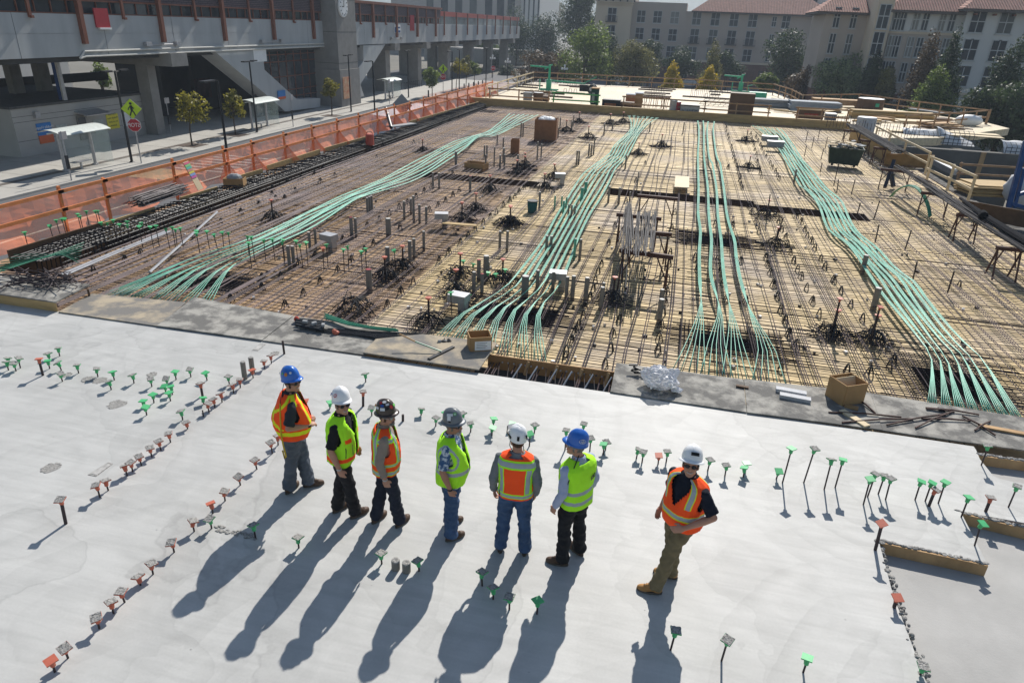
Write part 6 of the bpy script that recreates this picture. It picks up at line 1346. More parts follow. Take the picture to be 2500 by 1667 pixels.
t = cardbox(2060, 974, .46, .42, .40, 'open cardboard box with a pale board inside on the dark walk board', .55, .03); MB().box((.02, .02, .2), (.42, .03, .42), rot=Matrix.Rotation(R_(-25), 3, 'X')).build('inner_board', PLYPALE, t)
t = cardbox(1332, 344, 1.25, 1.25, 1.25, 'tall brown cardboard bin with white wrap spilling out', .1, ZD, m=mat('card_brown', (.25, .12, .06), var=.15)); m_ = MB(); rn = random.Random(1)
for k in range(9): m_.ell((rn.uniform(-.35, .45), rn.uniform(-.4, .4), 1.22), (.2, .2, .14), 8, 6)
m_.build('wrap', WHITE, t)
cardbox(1257, 376, .42, .5, .75, 'narrow upright cardboard box left of the tall bin', .15, ZD, m=mat('card_brown', (.25, .12, .06), var=.15)); t = cardbox(1163, 415, .95, .6, .33, 'low open carton with a blue end in the far middle bay', -.15, ZD); MB().bx(-.50, -.485, -.25, .25, .03, .3).build('blue_end', BLUEP, t)
# tools on the walk boards
t = thing('push_broom', 'push broom with a green handle lying on the walk board', 'broom'); a, b = g(1047, 880, .06), g(1107, 850, .06); MB().bar(a, b, .07, .09).build('bristle_head', BLACK, t); c = (a+b)/2; e = g(975, 815, .35); MB().tube([c+Vector((0, 0, .06)), c.lerp(e, .62)], .014, n=6).build('handle', GREENDK, t); MB().tube([c.lerp(e, .62), e], .014, n=6).build('handle_grip', WOOD, t)
t = thing('hose_pile', 'pile of dark green hoses and black bars on the walk board edge', 'hose pile'); rn = random.Random(6)
for k in range(12):
    o = rn.uniform(-7, 7); MB().tube([g(790+k, 772+o, .10), g(850, 790+o*.6, .12), g(905, 800+o*.4, .10), g(960+rn.uniform(-20, 20), 806+o*.5, .08)], .014, n=5).build('hose', GREENDK, t)
for k in range(16):
    o = rn.uniform(-10, 10); MB().tube([g(800+rn.uniform(-30, 60), 806+o*.4, .05), g(920, 820+o, .07), g(1020+rn.uniform(-30, 30), 824+o, .05)], .011, n=5).build('bar', BLACK, t)
t = thing('tool_bundle', 'black strapped tool bundle with a red end at the left of the hoses', 'tool bundle')
for k in range(6): MB().tube([g(722, 778+k*3, .08+.02*(k % 2)), g(790, 786+k*4, .1)], .03, n=6).build('tube', BLACK, t)
MB().ell(g(724, 779, .1), (.06, .05, .06), 10, 8).build('red_end', mat('stub_red2', (.5, .07, .04)), t)
for k in range(3): MB().box(g(745+k*22, 785+k*4, .17), (.1, .06, .05), rz=k).build('clip', GREY, t)
tag(MB().ell(g(820, 812, .06), (.075, .06, .05), 10, 7).ell(g(816, 808, .1), (.05, .05, .04), 9, 6).build('orange_cloth', CAPO), 'crumpled orange cloth beside the hoses', 'cloth')
t = thing('glove', 'dark glove lying on the walk board behind the broom', 'glove', g(1085, 834, .07), .6); m_ = MB().ell((0, 0, .02), (.07, .05, .02), 10, 6)
for k in range(4): m_.tube([(.05, -.035+k*.023, .02), (.10, -.045+k*.03, .03), (.13, -.05+k*.033, .015)], .011, n=6)
m_.tube([(0, .04, .02), (.03, .09, .03)], .012, n=6).build('glove_hand', BLACK, t); MB().tube([(-.07, 0, .02), (-.13, 0, .02)], .035, n=8).build('cuff', GREY, t)
def plastic_mat():
    m = mat('clear_plastic', (.75, .76, .80), rough=.12, var=.1, spec=.9); n, l, p = nodes_of(m); p.inputs['Alpha'].default_value = .62; return m
t = thing('plastic_bag', 'bulging clear plastic bag of white parts on the grey walk board', 'plastic bag', g(1610, 945, .03)); bm_ = MB().ell((0, 0, .17), (.33, .25, .20), 40, 24)
bm_.v = [tuple(Vector(v)*(1+.28*noise.noise(Vector(v)*7)+.14*noise.noise(Vector(v)*17))+Vector((0, 0, max(0, .05*noise.noise(Vector(v)*9))))) for v in bm_.v]; bm_.v = [(x, y, max(.004, z)) for x, y, z in bm_.v]
bm_.build('film', plastic_mat(), t); m_ = MB(); rn = random.Random(3)
for k in range(34): m_.box((rn.gauss(0, .12), rn.gauss(0, .09), rn.uniform(.04, .2)), (.1, .03, .03), rz=rn.uniform(0, 3))
m_.build('contents', WHITE, t)
fl = MB().ell((.30, -.12, .06), (.10, .08, .05), 14, 9); fl.v = [tuple(Vector(v)+Vector((.03, .03, .03))*noise.noise(Vector(v)*21)) for v in fl.v]; fl.build('loose_end', plastic_mat(), t)
t = thing('clamp_heap', 'black clamps lying beside the plastic bag', 'clamps', g(1563, 915, .03)); rn = random.Random(2)
for k in range(9): MB().box((rn.gauss(0, .10), rn.gauss(0, .05), .03+.015*k), (.16, .03, .03), rz=rn.uniform(-.6, .9)).build('clamp', BLACK, t)
for k, (px, py, o) in enumerate(((1930, 960, 0), (1940, 975, .03))):
    tag(MB().box(tuple(g(px, py, .03)+Vector((0, 0, .035))), (.52, .13, .07), rz=-.10).build('foam_block', mat('foam_grey', (.42, .43, .45), rough=.6, var=.1, scale=12, bump=.3)), 'farther grey foam block on the dark walk board' if k == 0 else 'nearer grey foam block on the dark walk board', 'foam block', 'foam blocks')
BARS = (((2023, 1006), (2200, 1018)), ((2056, 1031), (2230, 1022)), ((2165, 1037), (2310, 1010)), ((2260, 995), (2390, 1012)), ((2235, 1044), (2325, 1005)), ((2350, 1015), (2430, 1062)), ((2380, 1050), (2418, 1028)), ((2090, 972), (2137, 1008)), ((2262, 998), (2330, 1006)), ((2250, 1022), (2370, 1027)))
for k, (pa, pb) in enumerate(BARS): tag(MB().tube([g(*pa, .05), (g(*pa, .05)+g(*pb, .05))/2+Vector((0, .01, .02)), g(*pb, .05)], .015, n=6).build('loose_bar', RUST), f'loose rusty bar on the right walk boards, {nth(k)} one', 'bar', 'loose bars on the right walk boards')
for k, (px, py, w_, d_, rz, m1, lb) in enumerate(((2085, 1023, .55, .13, -.95, PLYPALE, 'pale wood strip under the loose bars'), (2078, 996, .22, .12, -.3, CARD, 'torn cardboard scrap below the open box'), (2455, 1053, .8, .10, -.10, WOOD, 'timber offcut at the right picture edge'), (1812, 946, .22, .07, -.1, PLYDK, 'dark scrap on the seam of two walk boards'), (2298, 1001, .1, .1, 0, BLACK, 'small black clamp over crossing bars'), (1122, 549, 1.1, .22, .1, PLY, 'timber offcut beside a bar dome in the middle bay'))):
    z_ = .03 if k < 5 else -.05; tag(MB().box(tuple(g(px, py, z_)+Vector((0, 0, .02))), (w_, d_, .03), rz=rz).build('wood_scrap', m1), lb, 'scrap')
t = thing('mortar_stub', 'left of two short crusted pipe ends in the slab', 'pipe stub', g(600+1230/3.357, 1200+632/3.357), 0, 'crusted pipe ends'); MB().lathe([(.05, 0), (.05, .12), (.045, .13), (0, .128)], n=18).build('sleeve', mat('stub_grey', (.2, .2, .2)), t); MB().lathe([(0, .12), (.052, .12), (.048, .138), (.03, .142), (0, .136)], n=12).build('crust', DIRT, t)
dup(t, g(600+1318/3.357, 1200+652/3.357), 1.0, 'right of two short crusted pipe ends in the slab')
for k, (px, py, pt_) in enumerate(((598, 925, 884), (617, 910, 873))):
    q = g(px, py); h = hgt(q, pt_); t = thing('pipe_stub', f"{('left', 'right')[k]} of two upright grey pipes in the slab near the walk boards", 'pipe stub', q, 0, 'upright pipes in the slab'); MB().lathe([(.045, 0), (.045, h)], n=14).build('sleeve', STUBM, t); MB().lathe([(0, h), (.045, h+.004), (.04, h+.008), (0, h+.01)], n=14).build('top', DIRT, t)
# scrap cart, arch, trestles on the right
t = thing('scrap_cart', 'dark green wheeled cart heaped with scrap on the right bar mat', 'cart', g(2056, 404, -.2), -.12); t.scale = (.66, .66, .9); w2, d2 = 1.25, .75
b = MB(); 
for (x0, y0, x1, y1) in ((-w2, -d2, w2, -d2), (w2, -d2, w2, d2), (w2, d2, -w2, d2), (-w2, d2, -w2, -d2)): b.face([(x0*.85, y0*.85, .12), (x1*.85, y1*.85, .12), (x1, y1, 1.0), (x0, y0, 1.0)]).face([(x0*.8, y0*.8, .16), (x0*.95, y0*.93, .98), (x1*.95, y1*.93, .98), (x1*.8, y1*.8, .16)])
b.face([(-w2*.85, -d2*.85, .12), (w2*.85, -d2*.85, .12), (w2*.85, d2*.85, .12), (-w2*.85, d2*.85, .12)]); b.build('tub', mat('cart_green', (.018, .035, .025), rough=.5, var=.3), t)
rm = MB(); rm.bx(-w2-.05, w2+.05, -d2-.06, -d2, .95, 1.03).bx(-w2-.05, w2+.05, d2, d2+.06, .95, 1.03).bx(-w2-.05, -w2, -d2, d2, .95, 1.03).bx(w2, w2+.05, -d2, d2, .95, 1.03); rm.build('rim', mat('cart_green', (.018, .035, .025)), t)
rn = random.Random(12); sc1 = MB()
for k in range(40): sc1.box((rn.uniform(-1, 1), rn.uniform(-.55, .55), rn.uniform(.9, 1.38)), (rn.uniform(.2, .9), rn.uniform(.05, .4), .03), rot=(Matrix.Rotation(rn.uniform(0, 3), 3, 'Z') @ Matrix.Rotation(rn.uniform(-.5, .5), 3, 'X')), m=rn.choice((0, 0, 1)))
tag(sc1.build('scrap', [PLYPALE, GREY], t), kind='stuff')
for x in (-.8, .8): MB().tube([(x, -.6, .1), (x, -.5, .1)], .1, n=10).build('wheel', BLACK, t)
t = thing('cable_arch', 'arch of bent dark green cables standing on the right bar mat', 'cable arch'); e0, e1 = g(2172, 481, -.15), g(2268, 530, -.15)
for k in range(6):
    o = Vector((.03*k, .05*k, 0)); top = (e0+e1)/2; top.z = 0; hz = hgt(g(2215, 505, 0), 463)
    MB().tube([e0.lerp(e1, s)+o+Vector((0, 0, (hz+.1)*math.sin(math.pi*s)**.75 if 0 < s < 1 else 0)) for s in np.linspace(0, 1, 14)], .026, n=6).build('cable', GREENDK, t)
DARKBAR = mat('dark_bar', (.05, .046, .048), rough=.75, var=.4, scale=3, metal=.1)
for pa, pb, lb in (((2060, 318), (2105, 323), 'trestle under the far end of the right bar bundle'), ((2100, 342), (2125, 346), 'trestle under the middle of the right bar bundle'), ((2133, 361), (2165, 365), 'trestle under the near end of the right bar bundle'), ((2150, 413), (2229, 422), 'trestle beside the black A frame'), ((2248, 470), (2325, 480), 'trestle behind the cable arch'), ((2335, 524), (2395, 530), 'trestle under the black tarpaulin'), ((2432, 605), (2500, 612), 'trestle at the right picture edge under the long bars')): sawhorse(pa, pb, lb, .62, 'trestles along the right edge')
bar_bundle('bar_bundle', 'long bundle of grey bars on trestles along the right upstand', g(2080, 308, .75), g(2192, 372, .75), 46, .017, DARKBAR, .40, .16, .5)
rnb = thing('bar_bundle', 'long sagging bars running to the right picture edge over trestles', 'bar bundle'); rn = random.Random(21)
for k in range(34):
    o = rn.uniform(-.3, .3); pts = [g(*p, .70) for p in ((2190, 408), (2235, 436), (2275, 462), (2330, 500), (2400, 545), (2520, 620))]; pts = [p+Vector((o*.9, o*.4, rn.uniform(0, .12))) for p in pts]
    MB().tube(pts[rn.randint(0, 2):], .014, n=5).build('bar', DARKBAR, rnb)
TARP = mat('tarp_black', (.012, .013, .016), rough=.95, spec=.05)
tp_ = thing('tarpaulin_roll', 'long black rolled tarpaulin lying on the right bars', 'tarpaulin'); MB().tube([g(2345, 484, .85), g(2400, 525, .85), g(2460, 562, .85), g(2530, 605, .85)], [.06, .13, .15, .15], n=8, flat=(1, 1, .6)).build('roll', TARP, tp_); MB().tube([g(2398, 522, .9), g(2402, 528, .9)], .135, n=8).build('strap', TARP, tp_)
t = thing('a_frame', 'black steel A frame standing by the right trestle', 'A frame'); ap_ = g(2179, 455, -.2); hz = hgt(g(2170, 440, 0), 392)
tp2 = g(2170, 440, 0)+Vector((0, 0, hz)); MB().bar(tp2, g(2160, 458, -.2), .14, .14).bar(tp2+Vector((-.1, 0, -.3)), g(2181, 456, -.2), .14, .14).build('leg', mat('steel_bluish', (.03, .035, .05), rough=.5), t); MB().bar(tp2.lerp(g(2160, 458, -.2), .5), tp2.lerp(g(2181, 456, -.2), .55), .08, .08).build('brace', BLACK, t)
a, b = g(2068, 338, -.2), g(2160, 398, -.2); MB_ = MB().bar((a.x+.15, a.y, .05), (b.x+.15, b.y, .05), .06, .75)
tag(MB_.build('upstand_form', PLY), 'tan plywood upstand beside the right bar bundle', 'form panel')
a, b = g(2157, 405, -.25), g(2273, 409, -.25); tag(MB().bar((a.x, a.y, .05), (b.x, b.y, .05), .05, .7).build('upstand_form', mat('ply_rust', (.30, .17, .06), var=.2)), 'orange brown plywood panel at the end of the right bars', 'form panel')
a, b = g(2340, 525, -.25), g(2520, 560, -.25); tag(MB().bar((a.x, a.y, .05), (b.x, b.y, .05), .05, .6).build('upstand_form', PLYDK), 'dark plywood panel behind the long bars at the right picture edge', 'form panel')
for k in range(14):
    q = g(2066+k*7.3, 350+k*4.7, -.24); tag(MB().box(tuple(q), (.28, .14, .03), rz=.2).build('pale_shim', WHITE), f'pale shim at the foot of the tan upstand, {nth(k)} from the far end', 'shim', 'pale shims along the upstand')
# pit on the right with its wall and the blue steel frame
PITC = mat('pit_wall', (.125, .12, .11), rough=.95, var=.2, scale=.7)
pw = thing('pit_wall', 'dark concrete wall of the open pit below the far deck', 'wall'); MB().bx(12.6, 21.5, 51.6, 52.2, ZS, -.5).bx(21.5, 34, 50.6, 51.2, ZS, -.6).build('wall', PITC, pw); MB().bx(19.2, 19.5, 51.55, 51.62, ZS, -.5).build('buttress', WOOD, pw)
tag(MB().bx(12.6, 13.0, 20, 51.6, ZS, -.35).build('pit_edge_wall', PITC), 'concrete wall along the right edge of the deck above the pit', 'wall')
tag(MB().bx(13, 40, 10, 51, ZS+.0, ZS+.03).build('pit_floor', mat('pit_dirt', (.10, .095, .085), var=.3)), kind='structure')
bz = thing('crane_leg', 'leaning blue steel frame at the right picture edge', 'steel frame'); BLUES = mat('blue_steel', (.008, .06, .20), rough=.45, var=.15)
q = g(2462, 506, -.35); z1 = 2.6; x1_, zz1 = gy(2505, 345, q.y); MB().bar(q, (x1_, q.y, zz1), .17, .17).build('leg', BLUES, bz)
x2_, zz2 = gy(2487, 410, q.y); q2 = g(2530, 520, -.35); MB().bar((x2_+.2, q.y, zz2), (x2_+.35, q.y, -.35), .12, .12).bar((q.x+.2, q.y, .2), (q.x+1.6, q.y, .9), .14, .14).bar((q.x+.1, q.y, -.2), (q.x+1.6, q.y, -.5), .14, .14).build('brace', BLUES, bz)
t = thing('white_sack', 'white plastic sack at the foot of the blue steel frame', 'sack', g(2488, 500, -.35)+Vector((.2, .6, 0))); bm_ = MB().ell((0, 0, .6), (.75, .5, .75), 20, 14); bm_.v = [tuple(Vector(v)*(1+.15*noise.noise(Vector(v)*4))) for v in bm_.v]; bm_.build('bag', mat('sack_white', (.55, .55, .56), rough=.5, var=.1), t, True); MB().lathe([(.2, 0), (.12, .15), (.18, .25)], (.1, 0, 1.28), n=8).build('neck', WHITE, t)
def wrapped(px0, px1, py, zb, h, lb, peak=False):
    a, b = g(px0, py, zb), g(px1, py, zb); t = thing('covered_cage', lb, 'covered cage', ((a.x+b.x)/2, (a.y+b.y)/2, zb)); w_ = abs(b.x-a.x); N = 24; m_ = MB()
    for i in range(N+1):
        for j in range(7):
            x = -w_/2+w_*i/N; s = j/6; zz = h*math.sin(math.pi*min(1, s*1.1+.02)*.52)*(1+.12*noise.noise(Vector((x*1.5, s*3, px0))))*((1-.75*i/N)+.25*(1 if not peak else 0) if peak else 1); m_.v.append((x, -.5+1.3*s, zz))
    for i in range(N):
        for j in range(6): q_ = i*7+j; m_.f.append((q_, q_+7, q_+8, q_+1)); m_.mi.append(0)
    m_.build('white_cover', mat('cover_white', (.6, .6, .6), rough=.6, var=.08), t); c = MB()
    for i in range(0, int(w_/.3)+1): x = -w_/2+i*.3; c.tube([(x, -.56, 0), (x, -.53, h*.75), (x, -.1, h*.95)], .02, n=4)
    for s in (.15, .4, .65): c.tube([(-w_/2, -.57, h*s), (w_/2, -.57, h*s)], .02, n=4)
    c.build('cage_bars', BLACK, t)
wrapped(2206, 2282, 347, -.5, .8, 'left cage of bars over white sheeting above the pit'); wrapped(2290, 2365, 353, -.5, 1.0, 'right peaked cage of bars over white sheeting above the pit', True); wrapped(2448, 2500, 382, -.7, .9, 'white netted bundle beside the blue steel frame')
t = thing('steel_channel', 'grey steel channel lying across the pit edge', 'steel beam'); a, b = g(2272, 392, -.5), g(2330, 422, -.5); MB().bar(a, b, .25, .25).build('web', TIN, t); MB().bar(a+Vector((0, .1, .16)), b+Vector((0, .1, .16)), .3, .04).build('flange', WHITE, t)
rail_run('guard_rail', 'brown timber railing crossing above the pit', gl2((2335, 446), (2520, 458), z=-.4), -.4, .9, m=RAILW, step=3.5)
# ------------------------------------------------------------------ people
SKIN = mat('skin', (.42, .22, .15), rough=.55, var=.08, scale=12, spec=.35)
SKIN2 = mat('skin_tan', (.36, .18, .115), rough=.55, var=.08, scale=12, spec=.35)
def cloth(name, col, var=.1, scale=7, bump=.35, bs=22, **k): return mat(name, col, rough=.9, var=var, scale=scale, bump=bump, bscale=bs, **k)
JEANS = cloth('grey_jeans', (.085, .10, .125), .28, 5); JEANSB = cloth('blue_jeans', (.045, .085, .17), .32, 4); DARKP = cloth('dark_trousers', (.020, .019, .021), .25); NAVYP = cloth('navy_jeans', (.018, .022, .036), .25); BLACKP = cloth('black_trousers', (.012, .013, .016), .2); KHAKI = cloth('khaki_trousers', (.17, .135, .075), .15)
BOOTBR = mat('brown_boot', (.085, .05, .032), rough=.6, var=.25, scale=14); BOOTTAN = mat('tan_boot', (.40, .21, .075), rough=.75, var=.15, scale=14); BOOTDK = mat('dark_boot', (.035, .028, .025), rough=.6, var=.2, scale=12); SOLE = mat('boot_sole', (.10, .085, .07), rough=.8, var=.2)
VO = cloth('vest_orange', (1.0, .095, .016), .07, 3, .25, 16); VL = cloth('vest_lime', (.43, .93, .03), .07, 3, .25, 16); VY = cloth('vest_yellow', (.72, .78, .02), .05); VS = cloth('vest_silver', (.36, .40, .43), .1); VB = BLACK
LAST_V = None
class Jt: pass
def remesh(name, mb, voxel, m, parent, smooth=3, sf=.5, disp=None):
    tmp = bpy.data.objects.new('fuse_tmp', mb.mesh('fuse_tmp', m)); COL.objects.link(tmp)
    md = tmp.modifiers.new('r', 'REMESH'); md.mode = 'VOXEL'; md.voxel_size = voxel; md.adaptivity = 0
    if smooth: s = tmp.modifiers.new('s', 'SMOOTH'); s.factor = sf; s.iterations = smooth
    dg = bpy.context.evaluated_depsgraph_get(); dg.update(); me = bpy.data.meshes.new_from_object(tmp.evaluated_get(dg))
    bpy.data.objects.remove(tmp); me.name = name
    if disp:
        amp, sc, st_ = disp; co = np.empty(len(me.vertices)*3, dtype=np.float32); no = np.empty_like(co)
        me.vertices.foreach_get('co', co); me.vertices.foreach_get('normal', no); co = co.reshape(-1, 3); no = no.reshape(-1, 3)
        f = np.array([noise.noise(Vector((c[0]*sc*st_[0]+7.3, c[1]*sc*st_[1], c[2]*sc*st_[2]))) + .5*noise.noise(Vector((c[0]*sc*2.1, c[1]*sc*2.1+3, c[2]*sc*2.3))) for c in co.tolist()], dtype=np.float32)
        co += no*(f*amp)[:, None]; me.vertices.foreach_set('co', co.ravel()); me.update()
    me.polygons.foreach_set('use_smooth', [True]*len(me.polygons))
    if not len(me.materials): me.materials.append(m)
    o = bpy.data.objects.new(name, me); COL.objects.link(o); o.parent = parent; return o
def sph_tube(mb, pts, rad, n=14):
    # rounded limb: tube with closed caps plus spheres at its joints
    P3 = []; R3 = []
    for i in range(len(pts)-1):
        for k in range(4): t = k/4; P3.append(Vector(pts[i]).lerp(Vector(pts[i+1]), t)); R3.append(rad[i]+(rad[i+1]-rad[i])*t)
    P3.append(Vector(pts[-1])); R3.append(rad[-1]); mb.tube(P3, R3, n=n)
    for p, r in zip(pts, rad): mb.ell(p, (r, r, r), 12, 8)
def hand(mb, wr, d, nrm, curl=.5, flip=1):
    # palm, four unequal bent fingers, thumb; d = along the hand, nrm = palm facing, flip picks the thumb side
    d = Vector(d).normalized(); nrm = Vector(nrm); nrm = (nrm-d*nrm.dot(d)).normalized(); s = d.cross(nrm)*flip
    M = Matrix((d, s, nrm)).transposed(); c = Vector(wr)+d*.05
    mb.ell(c, (.056, .043, .019), 14, 9, rot=M)
    for k, (off, L) in enumerate(((.031, .072), (.011, .082), (-.010, .076), (-.030, .060))):
        a = Vector(wr)+d*.085+s*off; c1 = curl*(.9+.15*k); p1_ = a+(d*math.cos(c1*.5)+nrm*math.sin(c1*.5))*L*.45; p2_ = p1_+(d*math.cos(c1*1.2)+nrm*math.sin(c1*1.2))*L*.32; p3_ = p2_+(d*math.cos(c1*1.9)+nrm*math.sin(c1*1.9))*L*.25
        mb.tube([a-d*.03, a, p1_, p2_, p3_], [.0095, .0098, .009, .0083, .007], n=8)
    a = Vector(wr)+d*.03+s*.034; mb.tube([a-s*.015, a+s*.014+d*.022+nrm*.012, a+s*.02+d*.05+nrm*.022, a+s*.018+d*.068+nrm*.026], [.013, .0125, .0105, .008], n=8)
def prof_at(prof, z):
    if z <= prof[0][0]: return prof[0][1:]
    for a, b in zip(prof, prof[1:]):
        if z <= b[0]:
            t = (z-a[0])/(b[0]-a[0]); t = t*t*(3-2*t) if False else t; return tuple(p+(q-p)*t for p, q in zip(a[1:], b[1:]))
    return prof[-1][1:]
def torso_prof(belly=0.0, off=0.0, hem=.86):
    # z, half depth, half width, x centre; off = ease of the garment
    return [(hem, .125+off+belly*.6, .190+off, .0+belly*.25), (1.0, .128+off+belly, .186+off, .005+belly*.45), (1.12, .127+off+belly*.9, .184+off, .01+belly*.45), (1.26, .130+off+belly*.35, .196+off, .005+belly*.2), (1.36, .124+off, .212+off, 0), (1.42, .108+off, .208+off*.9, -.006), (1.455, .090+off*.8, .180+off*.8, -.008), (1.485, .074+off*.6, .128+off*.5, -.006), (1.51, .060+off*.5, .072+off*.4, 0)]
def lean_fn(lean, z, side=0.0):
    k = max(0, z-.92)
    return lean*k*k*.9+lean*k*.35
class Figure:
    def __init__(s, **k): s.__dict__.update(k)
def ring_pt(prof, z, a, lean, nz=0.0, seed=0, flare=0.0):
    hd, hw, xc = prof_at(prof, z); e = .82
    ca, sa = math.cos(a), math.sin(a)
    x = hd*math.copysign(abs(ca)**e, ca); y = hw*math.copysign(abs(sa)**e, sa)
    w = 1+nz*(noise.noise(Vector((ca*2.2+seed, sa*2.2, z*3.2)))*1.0+.7*noise.noise(Vector((ca*4+seed, sa*4, z*8)))+.45*noise.noise(Vector((ca*8+seed, sa*8, z*15+a))))
    return Vector((xc+x*w+lean_fn(lean, z), y*w, z))
def shell(name, prof, zs, n, matfn, mats, parent, lean, nz, seed, skip=None, hemfn=None, back=0):
    mb = MB(); k = len(zs)
    for i, z in enumerate(zs):
        for j in range(n):
            a = 2*math.pi*j/n; zz = z
            if hemfn and i < 4: zz += hemfn(a)*(1-i/4)
            q = ring_pt(prof, zz, a, lean, nz, seed); q.x -= back*math.exp(-((zz-1.14)/.17)**2)*max(0, -math.cos(a))**.7; mb.v.append(tuple(q))
    for i in range(k-1):
        for j in range(n):
            a = 2*math.pi*(j+.5)/n; a = a-2*math.pi if a > math.pi else a; z = (zs[i]+zs[i+1])/2
            if skip and skip(a, z): continue
            j2 = (j+1) % n; mb.f.append((i*n+j, i*n+j2, (i+1)*n+j2, (i+1)*n+j)); mb.mi.append(matfn(a, z))
    o = mb.build(name, mats, parent, smooth=True)
    return o
def helmet(par, hm, style, m, yaw, pitch, seed=0):
    # hm = head centre; built in its own frame then placed
    h = MB(); N = 28
    prof = [(1.0, 0), (1.0, .02), (.985, .045), (.93, .08), (.82, .112), (.64, .138), (.42, .154), (.2, .162), (0, .164)]
    b = len(h.v)
    for r, z in prof:
        for j in range(N):
            t = 2*math.pi*j/N; rx, ry = .126, .108
            rid = .0075*math.exp(-((math.sin(t)*ry*r)/.018)**2)*(1 if z > .06 else z/.06) if style != 'climb' else .003*math.cos(3*t)*(z > .05)
            h.v.append((r*rx*math.cos(t), r*ry*math.sin(t), z+rid))
    for i in range(len(prof)-1):
        for j in range(N): j2 = (j+1) % N; h.f.append((b+i*N+j, b+i*N+j2, b+(i+1)*N+j2, b+(i+1)*N+j)); h.mi.append(0)
    b = len(h.v)
    for j in range(N):
        t = 2*math.pi*j/N; c = math.cos(t)
        if style == 'full': e = .026+.018*max(0, c)**2
        elif style == 'climb': e = .004+.018*max(0, c)**4
        else: e = .008+.046*max(0, c)**3
        for f_, dz in ((0, .004), (.5, .001), (1, -.012-.004*max(0, c))): h.v.append(((.126+e*f_)*c, (.108+e*f_)*math.sin(t), dz))
        h.v.append(((.126+e)*c, (.108+e)*math.sin(t), -.017)); h.v.append((.122*c, .104*math.sin(t), -.006))
    for j in range(N):
        j2 = (j+1) % N
        for q in range(4): h.f.append((b+j*5+q, b+j*5+q+1, b+j2*5+q+1, b+j2*5+q)); h.mi.append(0)
    o = h.build('hard_hat', m, par, smooth=True)
    o.matrix_local = Matrix.Translation(hm) @ Matrix.Rotation(yaw, 4, 'Z') @ Matrix.Rotation(pitch, 4, 'Y') @ Matrix.Rotation(R_(-5), 4, 'Y') @ Matrix.Translation((-.004, 0, .062))
    return o
def sticker(hat, az, el, w, h, m, rnd=False, roll=0.0, name='sticker'):
    t = az; r = math.cos(el); z = .03+.135*math.sin(el)
    c = Vector((.126*r*math.cos(t), .108*r*math.sin(t), z)); n = Vector((c.x/.126**2, c.y/.108**2, (z-.0)/.15**2)).normalized(); c += n*.012
    u = Vector((-math.sin(t), math.cos(t), 0)); u = (u-n*u.dot(n)).normalized(); v = n.cross(u)
    mb = MB()
    if rnd: mb.face([c+u*w/2*math.cos(a*.524)+v*h/2*math.sin(a*.524) for a in range(12)])
    else:
        cr, sr = math.cos(roll), math.sin(roll); mb.face([c+(u*cr+v*sr)*x*w/2+(v*cr-u*sr)*y*h/2 for x, y in ((-1, -1), (1, -1), (1, 1), (-1, 1))])
    return mb.build(name, m, hat), c+n*.002, u, v
